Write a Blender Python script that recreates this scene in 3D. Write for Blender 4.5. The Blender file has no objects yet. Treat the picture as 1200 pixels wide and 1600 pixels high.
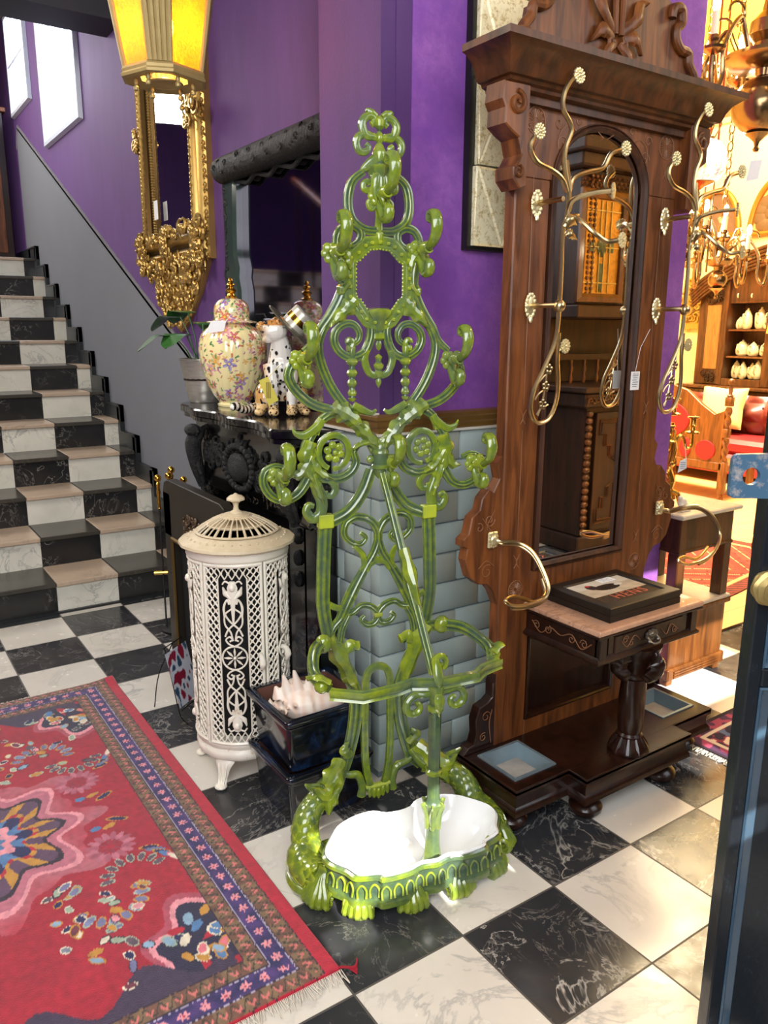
import bpy, bmesh, math, random
from mathutils import Vector, Matrix
from mathutils import noise as mn
random.seed(7)
PI=math.pi
sc=bpy.context.scene
COL=sc.collection
# ------------------------------------------------------------------ camera
RM=Matrix(((0.8272102751847016,-0.5618717190135059,0.00483032107195519),
 (-0.12330929584376937,-0.1899144820459422,-0.9740263379743564),
 (0.5481952008065776,0.8051289715828325,-0.2263832168809675)))
CP=Vector((-0.47868782682511973,-4.272284430673889,1.517580104105569))
FPX=1223.93
cam=bpy.data.cameras.new('camera'); co=bpy.data.objects.new('camera',cam); COL.objects.link(co)
cam.sensor_fit='VERTICAL'; cam.sensor_height=36.0; cam.sensor_width=27.0; cam.lens=FPX/1600*36.0
cam.clip_start=0.02; cam.clip_end=100
m4=Matrix.Identity(4)
for i in range(3):
    m4[i][0]=RM[0][i]; m4[i][1]=-RM[1][i]; m4[i][2]=-RM[2][i]; m4[i][3]=CP[i]
co.matrix_world=m4
sc.camera=co
# ------------------------------------------------------------------ view + light
sc.view_settings.view_transform='Standard'
sc.view_settings.look='None'
sc.view_settings.exposure=0.55
sc.view_settings.gamma=1.0
sc.view_settings.use_curve_mapping=False
w=bpy.data.worlds.new('sky'); sc.world=w; w.use_nodes=True
bg=w.node_tree.nodes['Background']; bg.inputs[0].default_value=(0.72,0.84,1.0,1); bg.inputs[1].default_value=0.55
def area(name,loc,target,sx,sy,power,col,spread=None):
    l=bpy.data.lights.new(name,'AREA'); l.shape='RECTANGLE'; l.size=sx; l.size_y=sy; l.energy=power; l.color=col
    if spread: l.spread=spread
    o=bpy.data.objects.new(name,l); COL.objects.link(o); o.location=loc
    d=Vector(target)-Vector(loc); o.rotation_euler=d.to_track_quat('-Z','Y').to_euler(); return o
def lamp(name,loc,power,col,r=.03):
    l=bpy.data.lights.new(name,'POINT'); l.energy=power; l.color=col; l.shadow_soft_size=r
    o=bpy.data.objects.new(name,l); COL.objects.link(o); o.location=loc; return o
# area lights added inside the front wall for assumed daylight, no doorway built
area('assumed_daylight',(-0.6,-5.1,2.2),(0.8,-2.0,0.9),3.2,2.6,165,(0.95,0.97,1.0))
area('assumed_daylight_right',(2.6,-5.1,2.6),(1.6,-2.2,0.8),2.4,1.8,42,(0.88,0.94,1.0))
# fill light added above the head of the stairs, no skylight built
area('landing_fill',(-0.6,3.8,4.0),(0.2,1.0,0.8),1.8,1.2,60,(1.0,0.96,0.9))
area('hall_overhead_area',(-1.2,-0.8,3.2),(0.2,-0.6,0.6),1.0,1.0,38,(1.0,0.93,0.82))  # area light high over the hall, without a fitting
# the warm showroom
area('showroom_overhead_area',(5.6,0.4,4.3),(5.4,0.2,0.0),2.6,2.6,430,(1.0,0.84,0.56),spread=math.radians(110))  # area light added over the showroom, without a fitting
area('showroom_wall_fill',(6.6,0.6,4.7),(8.5,1.2,2.9),2.0,2.0,170,(1.0,0.90,0.66))  # added to brighten the yellow far wall, no fitting there
area('showroom_ceiling_area',(5.2,-0.2,4.0),(6.8,0.6,5.25),1.2,1.2,60,(1.0,0.88,0.55))  # area light aimed up at the ceiling, without a fitting
SUN_DIR=Vector((0.10,0.80,-0.62)).normalized()
sl=bpy.data.lights.new('sun','SUN'); sl.energy=9.0; sl.angle=0.006; sl.color=(1.0,0.96,0.88)
so=bpy.data.objects.new('sun',sl); COL.objects.link(so); so.rotation_euler=SUN_DIR.to_track_quat('-Z','Y').to_euler()

# ------------------------------------------------------------------ materials
def srgb(h):
    h=h.lstrip('#'); r=[int(h[i:i+2],16)/255 for i in (0,2,4)]
    return tuple(c/12.92 if c<=0.04045 else ((c+0.055)/1.055)**2.4 for c in r)+(1.0,)
class NT:
    def __init__(s,name):
        s.m=bpy.data.materials.new(name); s.m.use_nodes=True; s.t=s.m.node_tree; s.b=s.t.nodes['Principled BSDF']
    def n(s,ty,**k):
        o=s.t.nodes.new(ty)
        for a,b in k.items():
            if a.startswith('i_'):
                key=a[2:]; key=int(key) if key.isdigit() else key.replace('_',' ')
                o.inputs[key].default_value=b
            else: setattr(o,a,b)
        return o
    def l(s,a,b): s.t.links.new(a,b)
    def coord(s,scale=(1,1,1),kind='Object',rot=(0,0,0)):
        tc=s.n('ShaderNodeTexCoord'); mp=s.n('ShaderNodeMapping'); mp.inputs['Scale'].default_value=scale; mp.inputs['Rotation'].default_value=rot
        s.l(tc.outputs[kind],mp.inputs[0]); return mp.outputs[0]
    def noise(s,vec,scale,detail=4,rough=.55,dist=0):
        o=s.n('ShaderNodeTexNoise'); o.inputs['Scale'].default_value=scale; o.inputs['Detail'].default_value=detail
        o.inputs['Roughness'].default_value=rough; o.inputs['Distortion'].default_value=dist
        s.l(vec,o.inputs['Vector']); return o.outputs['Fac']
    def ramp(s,fac,stops):
        o=s.n('ShaderNodeValToRGB'); e=o.color_ramp.elements
        while len(e)<len(stops): e.new(0.5)
        for i,(p,c) in enumerate(stops): e[i].position=p; e[i].color=c
        s.l(fac,o.inputs[0]); return o.outputs[0]
    def mix(s,fac,a,b,mode='MIX'):
        o=s.n('ShaderNodeMix',data_type='RGBA',blend_type=mode)
        for val,i in ((fac,0),(a,6),(b,7)):
            if hasattr(val,'is_linked') or hasattr(val,'links'): s.l(val,o.inputs[i])
            else: o.inputs[i].default_value=val
        return o.outputs[2]
    def math(s,op,a,b=0.0,c=None):
        o=s.n('ShaderNodeMath',operation=op)
        for i,v in enumerate((a,b) if c is None else (a,b,c)):
            if hasattr(v,'links'): s.l(v,o.inputs[i])
            else: o.inputs[i].default_value=v
        return o.outputs[0]
    def bump(s,h,strength=.3,dist=.01):
        o=s.n('ShaderNodeBump'); o.inputs['Strength'].default_value=strength; o.inputs['Distance'].default_value=dist
        s.l(h,o.inputs['Height']); s.l(o.outputs[0],s.b.inputs['Normal'])
    def set(s,col=None,rough=None,metal=None,coat=None,spec=None,**k):
        if col is not None:
            if hasattr(col,'links'): s.l(col,s.b.inputs['Base Color'])
            else: s.b.inputs['Base Color'].default_value=col
        if rough is not None:
            if hasattr(rough,'links'): s.l(rough,s.b.inputs['Roughness'])
            else: s.b.inputs['Roughness'].default_value=rough
        if metal is not None: s.b.inputs['Metallic'].default_value=metal
        if coat is not None: s.b.inputs['Coat Weight'].default_value=coat; s.b.inputs['Coat Roughness'].default_value=.06
        if spec is not None: s.b.inputs['Specular IOR Level'].default_value=spec
        return s.m
def plain(name,c,rough=.5,metal=0,var=.25,scale=12,coat=None,bump=0,c2=None,spec=None):
    t=NT(name); v=t.coord(); f=t.noise(v,scale,5)
    a=srgb(c); b=srgb(c2) if c2 else tuple(x*(1-var) for x in a[:3])+(1,)
    t.set(t.mix(t.math('MULTIPLY',f,1.0),a,b),rough,metal,coat,spec)
    if bump: t.bump(t.noise(v,scale*5,3),bump,.004)
    return t.m
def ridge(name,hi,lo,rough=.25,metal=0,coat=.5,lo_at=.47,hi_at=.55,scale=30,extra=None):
    """glaze or gilding that is lighter on the edges and darker in the hollows"""
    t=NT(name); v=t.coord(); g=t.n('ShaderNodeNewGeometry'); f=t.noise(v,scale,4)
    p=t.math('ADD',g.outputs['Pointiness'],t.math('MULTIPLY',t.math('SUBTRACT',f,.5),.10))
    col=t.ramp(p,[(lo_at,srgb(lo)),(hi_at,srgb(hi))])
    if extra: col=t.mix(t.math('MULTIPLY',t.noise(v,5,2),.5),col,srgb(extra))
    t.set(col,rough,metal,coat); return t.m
def vcol(name,rough=.4,coat=None,metal=0,bump=0,bs=200):
    t=NT(name); a=t.n('ShaderNodeAttribute'); a.attribute_name='col'; t.set(a.outputs['Color'],rough,metal,coat)
    if bump: t.bump(t.noise(t.coord(),bs,2),bump,.004)
    return t.m
def wood(name,c1,c2,rough=.35,grain=(1,1,9),coat=.25,scale=7):
    coat*=.45
    t=NT(name); v=t.coord((grain[0]*1.0,grain[1],1.0/grain[2]) if True else grain); f=t.noise(v,scale*4,6,.6,.6); g=t.noise(t.coord(),2.5,3)
    f2=t.ramp(f,[(.36,(0,0,0,1)),(.64,(1,1,1,1))]); c=t.mix(f2,srgb(c1),srgb(c2)); c=t.mix(t.math('MULTIPLY',g,.5),c,srgb(c2)); t.set(c,rough,0,coat,.35); t.bump(f,.06,.002); return t.m
def emit(name,c,s):
    t=NT(name); t.b.inputs['Base Color'].default_value=srgb(c); t.b.inputs['Emission Color'].default_value=srgb(c); t.b.inputs['Emission Strength'].default_value=s; return t.m
def marble(t,v,base,vein,vs=3.0,amt=.5,width=.06):
    n1=t.noise(v,vs,6,.62,1.4); k=t.math('ABSOLUTE',t.math('SUBTRACT',n1,.5)); 
    ve=t.ramp(k,[(0,(1,1,1,1)),(width,(0,0,0,1))]); cl=t.noise(v,vs*.6,3)
    ve=t.math('MULTIPLY',ve,t.ramp(cl,[(.45,(0,0,0,1)),(.65,(1,1,1,1))]))
    return t.mix(t.math('MULTIPLY',ve,amt),base,vein)
def cloudy(t,v,a,b,s=6): return t.mix(t.noise(v,s,6,.6),a,b)
M={}
t=NT('checker_floor'); v=t.coord()
sx=t.n('ShaderNodeSeparateXYZ'); t.l(v,sx.inputs[0])
ux=t.math('DIVIDE',sx.outputs[0],.33); uy=t.math('DIVIDE',sx.outputs[1],.33)
fx=t.math('FLOOR',ux); fy=t.math('FLOOR',uy)
par=t.math('FLOORED_MODULO',t.math('ADD',t.math('ADD',fx,fy),101.5),2.0); blk=t.math('GREATER_THAN',par,1.0)
# each tile is cut from another slab: shift the veining per tile
cb=t.n('ShaderNodeCombineXYZ'); t.l(t.math('MULTIPLY',t.math('SINE',t.math('ADD',t.math('MULTIPLY',fx,12.9),t.math('MULTIPLY',fy,78.2))),9.0),cb.inputs[2]); t.l(t.math('MULTIPLY',fy,1.37),cb.inputs[0]); t.l(t.math('MULTIPLY',fx,2.11),cb.inputs[1])
va=t.n('ShaderNodeVectorMath',operation='ADD'); t.l(v,va.inputs[0]); t.l(cb.outputs[0],va.inputs[1]); vv=va.outputs[0]
wh=marble(t,vv,cloudy(t,vv,srgb('#e4e0d8'),srgb('#c6c1b8'),5),srgb('#7d8288'),2.6,.55,.03)
wh=t.mix(t.math('MULTIPLY',t.noise(vv,1.2,2),.3),wh,srgb('#cdbda2'))
bk=marble(t,vv,cloudy(t,vv,srgb('#20242b'),srgb('#3c3a3a'),9),srgb('#cfcac2'),2.3,.9,.010)
bk=marble(t,vv,bk,srgb('#8d8880'),5.5,.8,.012); bk=marble(t,vv,bk,srgb('#c9c3b8'),1.3,.9,.005)
# grout
def edge(u):
    f=t.math('FRACT',u); d=t.math('MINIMUM',f,t.math('SUBTRACT',1.0,f)); return d
ed=t.math('MINIMUM',edge(ux),edge(uy)); gr=t.math('LESS_THAN',ed,.0085)
colr=t.mix(blk,wh,bk); colr=t.mix(gr,colr,srgb('#4b4743'))
t.set(colr,t.math('ADD',t.math('MULTIPLY',t.noise(v,14,4),.42),t.math('MULTIPLY',gr,.3)),0,None,.55); M['floor']=t.m
t.b.inputs['Roughness'].default_value=.14
def slab(name,a,b,vein,amt,wd,rough=.22,vs=5,off=0):
    t=NT(name); v=t.coord(); t.set(marble(t,v,cloudy(t,v,srgb(a),srgb(b),7),srgb(vein),vs,amt,wd),rough); return t.m
M['tile_white']=slab('stair_white_marble','#f0ebdd','#c9c6b6','#77797a',.55,.03)
M['tile_black']=slab('stair_black_marble','#17191d','#2d2b29','#a9a59c',.75,.010)
M['tile_tan']=slab('worn_tread_marble','#c9b096','#a89683','#74695e',.4,.03,.3)
M['tile_dark']=slab('worn_dark_tread','#33302b','#49453d','#7e786d',.4,.008,.25)
M['skirt']=plain('slate_skirting','#26292b',.35,var=.3)
M['grey_wall']=plain('grey_painted_plaster','#7f8289',.75,var=.12,scale=3,bump=.12)
t=NT('purple_wallcovering'); v=t.coord((1,1,.25)); v2=t.coord()
c=t.mix(t.noise(v,9,6,.65),srgb('#3c2054'),srgb('#64387c')); c=t.mix(t.math('MULTIPLY',t.noise(v2,3,4),.55),c,srgb('#301a47'))
t.set(c,.72); t.b.inputs['Sheen Weight'].default_value=.35; t.b.inputs['Sheen Tint'].default_value=srgb('#c08ae0'); t.bump(t.noise(v2,90,3),.15,.004); M['purple']=t.m
t=NT('crushed_purple_velvet'); v2=t.coord(); c=t.mix(t.noise(v2,24,8,.75,.3),srgb('#4c1d72'),srgb('#b06cc4'))
c=t.mix(t.ramp(t.noise(v2,3.5,5),[(.40,(0,0,0,1)),(.62,(.75,.75,.75,1))]),c,srgb('#6a3290')); t.set(c,.8); t.b.inputs['Sheen Weight'].default_value=.5; t.b.inputs['Sheen Tint'].default_value=srgb('#c79af0'); t.bump(t.noise(v2,60,6,.8),.35,.006); M['velvet']=t.m
t=NT('grey_painted_brick'); v2=t.coord(); c=cloudy(t,v2,srgb('#98a8a5'),srgb('#b2c0bc'),3); t.set(c,.55); t.bump(t.noise(v2,22,5),.35,.006); M['brick']=t.m
M['ceil']=plain('dark_ceiling_paint','#3b3a40',.7)
M['white_paint']=plain('white_gloss_paint','#ded9cc',.4,var=.08)
t=NT('gilt_rail'); v=t.coord((1,1,6)); t.set(t.mix(t.noise(t.coord(),8,4),srgb('#b08a4c'),srgb('#6d4b22')),.35,.6); M['gilt_rail']=t.m
M['yellow_wall']=plain('yellow_showroom_wall','#f6e3a4',.7,var=.05,scale=2)
M['yellow_ceil']=plain('deep_yellow_ceiling','#f4d658',.7,var=.05,scale=2)
M['orange_wall']=plain('terracotta_wall','#b8663a',.7,var=.15)
t=NT('pine_boards'); v=t.coord((.35,1,1)); c=t.mix(t.noise(v,14,6,.6,.4),srgb('#d8b173'),srgb('#b98c52'))
sy=t.n('ShaderNodeSeparateXYZ'); t.l(t.coord(),sy.inputs[0]); fr=t.math('FRACT',t.math('DIVIDE',sy.outputs[1],.14)); ln=t.math('LESS_THAN',fr,.025)
t.set(t.mix(ln,c,srgb('#6b4a28')),.4); M['boards']=t.m

# ------------------------------------------------------------------ mesh kit
def cr(pts,n=6,closed=False):
    P=[Vector(p) for p in pts]; out=[]; N=len(P)
    rng=range(N) if closed else range(N-1)
    for i in rng:
        if closed: a,b,c,d=P[(i-1)%N],P[i],P[(i+1)%N],P[(i+2)%N]
        else:
            b,c=P[i],P[i+1]; a=P[i-1] if i else b*2-c; d=P[i+2] if i+2<N else c*2-b
        for k in range(n):
            u=k/n
            out.append(.5*((2*b)+(c-a)*u+(2*a-5*b+4*c-d)*u*u+(3*b-a-3*c+d)*u*u*u))
    if not closed: out.append(P[-1].copy())
    return out
def lerp_list(rs,n):
    if not isinstance(rs,(list,tuple)): return [rs]*n
    m=len(rs); out=[]
    for i in range(n):
        x=i/(n-1)*(m-1); k=min(int(x),m-2); out.append(rs[k]+(rs[k+1]-rs[k])*(x-k))
    return out
ROUND=lambda a:1.0
FLUTE=lambda a:.80+.22*abs(math.cos(1.5*a))
class MB:
    def __init__(s): s.v=[]; s.f=[]; s.mi=[]; s.c=[]; s.usec=False; s.cur=(1,1,1,1); s.cm=0; s.X=None
    def av(s,p):
        if s.X is not None: p=s.X@Vector(p)
        s.v.append(tuple(p)); s.c.append(s.cur); return len(s.v)-1
    def af(s,idx): s.f.append(tuple(idx)); s.mi.append(s.cm)
    def color(s,c): s.cur=c; s.usec=True
    def tube(s,path,r,n=8,up=None,closed=False,flat=1.0,prof=ROUND,caps=True,twist=0):
        P=[Vector(p) for p in path]; N=len(P)
        if N<2: return s
        R=lerp_list(r,N); F=lerp_list(flat,N)
        T=[]
        for i in range(N):
            a=P[(i-1)%N] if closed else P[max(i-1,0)]; b=P[(i+1)%N] if closed else P[min(i+1,N-1)]
            d=b-a; T.append(d.normalized() if d.length>1e-9 else (T[-1] if T else Vector((0,0,1))))
        if up is None:
            u=Vector((0,0,1)) if abs(T[0].z)<.9 else Vector((1,0,0))
            u=(u-T[0]*u.dot(T[0])).normalized()
        rings=[]
        for i in range(N):
            if up is not None: u=Vector(up); u=u-T[i]*u.dot(T[i]); u=u.normalized() if u.length>1e-6 else T[i].orthogonal().normalized()
            else:
                u=u-T[i]*u.dot(T[i]); u=u.normalized() if u.length>1e-6 else T[i].orthogonal().normalized()
            w=T[i].cross(u); rg=[]
            for k in range(n):
                a=2*PI*k/n+twist*i; q=prof(a)*R[i]
                rg.append(s.av(P[i]+w*(math.cos(a)*q)+u*(math.sin(a)*q*F[i])))
            rings.append(rg)
        for i in range(N if closed else N-1):
            A=rings[i];B=rings[(i+1)%N]
            for k in range(n): s.af((A[k],B[k],B[(k+1)%n],A[(k+1)%n]))
        if caps and not closed: s.af(rings[0]); s.af(rings[-1][::-1])
        return s
    def lathe(s,prof,n=24,c=(0,0,0),a0=0,a1=2*PI,mod=None,capb=True,capt=True,sx=1,sy=1):
        full=abs(a1-a0-2*PI)<1e-6; m=n if full else n+1; rings=[]
        for (r,z) in prof:
            rg=[]
            for k in range(m):
                a=a0+(a1-a0)*k/n; q=r*(mod(a,z) if mod else 1)
                rg.append(s.av((c[0]+q*math.cos(a)*sx,c[1]+q*math.sin(a)*sy,c[2]+z)))
            rings.append(rg)
        for i in range(len(rings)-1):
            for k in range(n): s.af((rings[i][k],rings[i][(k+1)%m],rings[i+1][(k+1)%m],rings[i+1][k]))
        if full:
            if capb and prof[0][0]>1e-5: s.af(rings[0][::-1])
            if capt and prof[-1][0]>1e-5: s.af(rings[-1])
        return s
    def box(s,x0,x1,y0,y1,z0,z1,b=0):
        if b>0:
            o=[];
            for (z,ins) in ((z0,b),(z0+b,0),(z1-b,0),(z1,b)):
                o.append([s.av(p) for p in ((x0+b,y0+ins,z),(x1-b,y0+ins,z),(x1-ins,y0+b,z),(x1-ins,y1-b,z),(x1-b,y1-ins,z),(x0+b,y1-ins,z),(x0+ins,y1-b,z),(x0+ins,y0+b,z))])
            for i in range(3):
                for k in range(8): s.af((o[i][k],o[i][(k+1)%8],o[i+1][(k+1)%8],o[i+1][k]))
            s.af(o[0][::-1]); s.af(o[3]); return s
        q=[s.av((x,y,z)) for z in (z0,z1) for x,y in ((x0,y0),(x1,y0),(x1,y1),(x0,y1))]
        for f in ((3,2,1,0),(4,5,6,7),(0,1,5,4),(1,2,6,5),(2,3,7,6),(3,0,4,7)): s.af([q[i] for i in f])
        return s
    def prism(s,poly,d,frame,b=0,back=True):
        """poly in 2-D, extruded by d along frame's third axis; frame=(origin,ax,ay,an)"""
        o,ax,ay,an=[Vector(x) for x in frame]
        L=[(0,0),(d,0)] if b==0 else [(0,0),(d-b,0),(d,b)]
        n=len(poly); cx=sum(p[0] for p in poly)/n; cy=sum(p[1] for p in poly)/n; rings=[]
        for (h,ins) in L:
            rg=[]
            for i,(x,y) in enumerate(poly):
                if ins:
                    px,py=poly[i-1]; nx,ny=poly[(i+1)%n]; tx,ty=nx-px,ny-py; q=math.hypot(tx,ty) or 1
                    sg=s._sg(poly); x+=-ty/q*ins*sg; y+=tx/q*ins*sg
                rg.append(s.av(o+ax*x+ay*y+an*h))
            rings.append(rg)
        for i in range(len(rings)-1):
            for k in range(n): s.af((rings[i][k],rings[i][(k+1)%n],rings[i+1][(k+1)%n],rings[i+1][k]))
        if back: s.af(rings[0][::-1])
        s.af(rings[-1]); return s
    def _sg(s,poly):
        a=sum(poly[i-1][0]*poly[i][1]-poly[i][0]*poly[i-1][1] for i in range(len(poly))); return 1 if a>0 else -1
    def ell(s,c,r,nu=12,nv=8,X=None):
        if not isinstance(r,(tuple,list)): r=(r,r,r)
        rings=[]
        for j in range(nv+1):
            ph=-PI/2+PI*j/nv; z=math.sin(ph); q=math.cos(ph); rg=[]
            if j in (0,nv): 
                p=Vector((0,0,z*r[2])); p=X@p if X else p; rg=[s.av(p+Vector(c))]
            else:
                for k in range(nu):
                    a=2*PI*k/nu; p=Vector((q*math.cos(a)*r[0],q*math.sin(a)*r[1],z*r[2])); p=X@p if X else p; rg.append(s.av(p+Vector(c)))
            rings.append(rg)
        for j in range(nv):
            A,B=rings[j],rings[j+1]
            for k in range(nu):
                if len(A)==1: s.af((A[0],B[(k+1)%nu],B[k]))
                elif len(B)==1: s.af((A[k],A[(k+1)%nu],B[0]))
                else: s.af((A[k],A[(k+1)%nu],B[(k+1)%nu],B[k]))
        return s
    def sweep(s,path,sec,up=(0,0,1),closed=False,caps=True):
        """section points (out,up) swept along path, mitred; out = tangent x up"""
        P=[Vector(p) for p in path]; N=len(P); U=Vector(up).normalized(); rings=[]
        for i in range(N):
            a=(P[i]-P[(i-1)%N]) if (closed or i) else (P[1]-P[0]); b=(P[(i+1)%N]-P[i]) if (closed or i<N-1) else (P[i]-P[i-1])
            a=a.normalized(); b=b.normalized(); oa=a.cross(U).normalized(); ob=b.cross(U).normalized(); o=(oa+ob)
            o=o.normalized() if o.length>1e-6 else oa; k=1/max(.3,o.dot(oa))
            rings.append([s.av(P[i]+o*(x*k)+U*y) for x,y in sec])
        n=len(sec)
        for i in range(N if closed else N-1):
            A,B=rings[i],rings[(i+1)%N]
            for k in range(n): s.af((A[k],A[(k+1)%n],B[(k+1)%n],B[k]))
        if caps and not closed: s.af(rings[0][::-1]); s.af(rings[-1])
        return s
    def grid(s,fn,nu,nv,cfn=None,thick=False):
        ids=[]
        for j in range(nv+1):
            row=[]
            for i in range(nu+1):
                if cfn: s.cur=cfn(i/nu,j/nv); s.usec=True
                row.append(s.av(fn(i/nu,j/nv)))
            ids.append(row)
        for j in range(nv):
            for i in range(nu): s.af((ids[j][i],ids[j][i+1],ids[j+1][i+1],ids[j+1][i]))
        return s
    def build(s,name,mats,parent=None,smooth=True,ang=35,loc=None,rot=None,kind=None,recalc=True):
        me=bpy.data.meshes.new(name); me.from_pydata(s.v,[],s.f)
        if not isinstance(mats,(list,tuple)): mats=[mats]
        for m in mats: me.materials.append(m)
        if len(mats)>1: me.polygons.foreach_set('material_index',s.mi)
        if s.usec:
            a=me.color_attributes.new('col','FLOAT_COLOR','POINT'); a.data.foreach_set('color',[x for c in s.c for x in c])
        if smooth:
            me.polygons.foreach_set('use_smooth',[True]*len(me.polygons)); me.update(); me.set_sharp_from_angle(angle=math.radians(ang))
        me.validate()
        if recalc:
            bm=bmesh.new(); bm.from_mesh(me); bmesh.ops.recalc_face_normals(bm,faces=bm.faces); bm.to_mesh(me); bm.free()
        me.update()
        o=bpy.data.objects.new(name,me); COL.objects.link(o)
        if parent: o.parent=parent
        if loc is not None: o.location=loc
        if rot is not None: o.rotation_euler=rot
        if kind: o['kind']=kind
        return o
def thing(name,label,cat,loc=(0,0,0),rz=0,group=None,rot=None):
    o=bpy.data.objects.new(name,None); COL.objects.link(o); o.empty_display_size=.1
    o.location=loc; o.rotation_euler=rot if rot else (0,0,rz); o['label']=label; o['category']=cat
    if group: o['group']=group
    return o
def tag(o,label,cat,group=None):
    o['label']=label; o['category']=cat
    if group: o['group']=group
    return o
def struct(name,mb,m,**k): return mb.build(name,m,kind='structure',**k)
def dup(root,loc,rz=None,label=None,scale=None):
    r=root.copy(); COL.objects.link(r); r.location=loc
    if rz is not None: r.rotation_euler=(0,0,rz)
    if scale: r.scale=scale
    if label: r['label']=label
    for ch in list(root.children):
        c=ch.copy(); COL.objects.link(c); c.parent=r
        for g in list(ch.children):
            d=g.copy(); COL.objects.link(d); d.parent=c
    return r
def spiral(c,r0,r1,a0,turns,n=20,ax=(1,0,0),ay=(0,0,1)):
    c=Vector(c);ax=Vector(ax);ay=Vector(ay); out=[]
    for i in range(n+1):
        u=i/n; a=a0+turns*2*PI*u; r=r0+(r1-r0)*u; out.append(c+ax*(r*math.cos(a))+ay*(r*math.sin(a)))
    return out
# a vertical plane in the room on which outlines are laid out
class Plane:
    def __init__(s,o,ang):
        s.o=Vector(o); s.ex=Vector((math.cos(ang),math.sin(ang),0)); s.ey=Vector((-math.sin(ang),math.cos(ang),0))
    def at(s,x,y,ly=0.0):
        d=RM.transposed()@Vector(((x-600)/FPX,(y-800)/FPX,1)); t=((s.o+s.ey*ly-CP).dot(s.ey))/d.dot(s.ey); P=CP+d*t-s.o
        return Vector((P.dot(s.ex),ly,P.z))
    def poly(s,pts,ly=0.0): return [s.at(x,y,ly) for x,y in pts]
def leaf(mb,pts,w,n=(0,-1,0),thick=.006,lobes=0,cup=.3):
    """acanthus leaf: a ribbed, tapering blade along pts"""
    P=cr(pts,6); N=len(P); nn=Vector(n)
    rows=[]
    for i,p in enumerate(P):
        u=i/(N-1); t=(P[min(i+1,N-1)]-P[max(i-1,0)]).normalized(); sd=t.cross(nn).normalized(); up=sd.cross(t).normalized()
        if up.dot(nn)<0: up=-up
        ww=w*(math.sin(PI*min(1,.12+.88*u)**.8)**.8)*(1+.22*math.cos(lobes*2*PI*u) if lobes else 1)+.0015
        rows.append([mb.av(p+sd*(ww*a)+up*(thick*h)) for a,h in ((-1,-cup),(-.55,.9),(0,.35+.9),(.55,.9),(1,-cup),(.5,-1),(-.5,-1))])
    for i in range(N-1):
        for k in range(7): mb.af((rows[i][k],rows[i][(k+1)%7],rows[i+1][(k+1)%7],rows[i+1][k]))
    mb.af(rows[0][::-1]); mb.af(rows[-1]); return mb

# ------------------------------------------------------------------ room shell
mb=MB(); mb.grid(lambda u,v:(-3.2+u*11.7,-5.4+v*5.6,0),40,24)
mb.box(-3.2,8.5,-5.4,.2,-.08,-.002)
struct('floor',mb,M['floor'],smooth=False)
mb=MB(); mb.box(2.33,8.5,-2.10,3.6,0.0,.012)
struct('floor_showroom',mb,M['boards'],smooth=False)
# stair wall (purple) with grey dado
mb=MB(); mb.box(1.12,1.22,-1.9,9.2,0,4.3); struct('wall_left',mb,M['purple'],smooth=False)
F=((1.12,0,0),(0,1,0),(0,0,1),(-1,0,0))
mb=MB(); mb.prism([(-.9,0),(4.15,0),(4.15,3.20),(4.085,3.309),(-.03,1.36),(-.9,.95)],.008,F); struct('wall_left_dado',mb,M['grey_wall'],smooth=False)
mb=MB(); mb.sweep([(1.112,-.9,.95),(1.112,4.09,3.315)],[(0,-.02),(.012,-.02),(.026,-.008),(.030,.008),(.02,.018),(0,.02)],up=(0,-.43,.9))
mb.sweep([(1.112,4.09,3.315),(1.112,4.2,3.15)],[(0,-.02),(.02,-.02),(.02,.02),(0,.02)],up=(0,.8,.5))
struct('trim_1',mb,plain('grey_rail_paint','#8e8c92',.45))
# stairs
RIS=.178; GO=.33; N=12; XR=1.09; W0=MB(); nos=.022
def stepY(k): return .05+GO*k
for k in range(N):
    for i in range(-8,4):
        xa=i*GO; xb=min((i+1)*GO,XR)
        white=((i+k+1)%2==0)
        z0=k*RIS; z1=(k+1)*RIS; y=stepY(k)+nos
        W0.cm=0 if white else 1
        W0.box(xa+.0012,xb-.0012,y,y+.03,z0,z1-.026)
        W0.cm=2 if white else 3
        W0.box(xa+.0012,xb-.0012,y-nos,y+GO+.004 if k<N-1 else y+2.2,z1-.026,z1,b=.004)
    W0.cm=4; W0.box(-8*GO,XR,stepY(k)+nos+.012,stepY(k)+nos+(2.2 if k==N-1 else .5),k*RIS,(k+1)*RIS-.028)
W0.cm=4; W0.box(-8*GO,XR+.02,stepY(0)+nos-.02,stepY(0)+nos,0,.012)
struct('stairs',W0,[M['tile_white'],M['tile_black'],M['tile_tan'],M['tile_dark'],M['skirt']],ang=20)
# stepped slate skirting on the wall
mb=MB(); poly=[(-.35,0)]; top=[(-.35,.12)]
for k in range(N):
    y=stepY(k); poly+=[(y+nos+.03,k*RIS),(y+nos+.03,(k+1)*RIS)]; top+=[(y-.055,k*RIS+.11),(y-.055,(k+1)*RIS+.105)]
poly+=[(stepY(N-1)+1.5,N*RIS)]; top+=[(stepY(N-1)+1.5,N*RIS+.11)]
P=poly+top[::-1]
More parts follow.
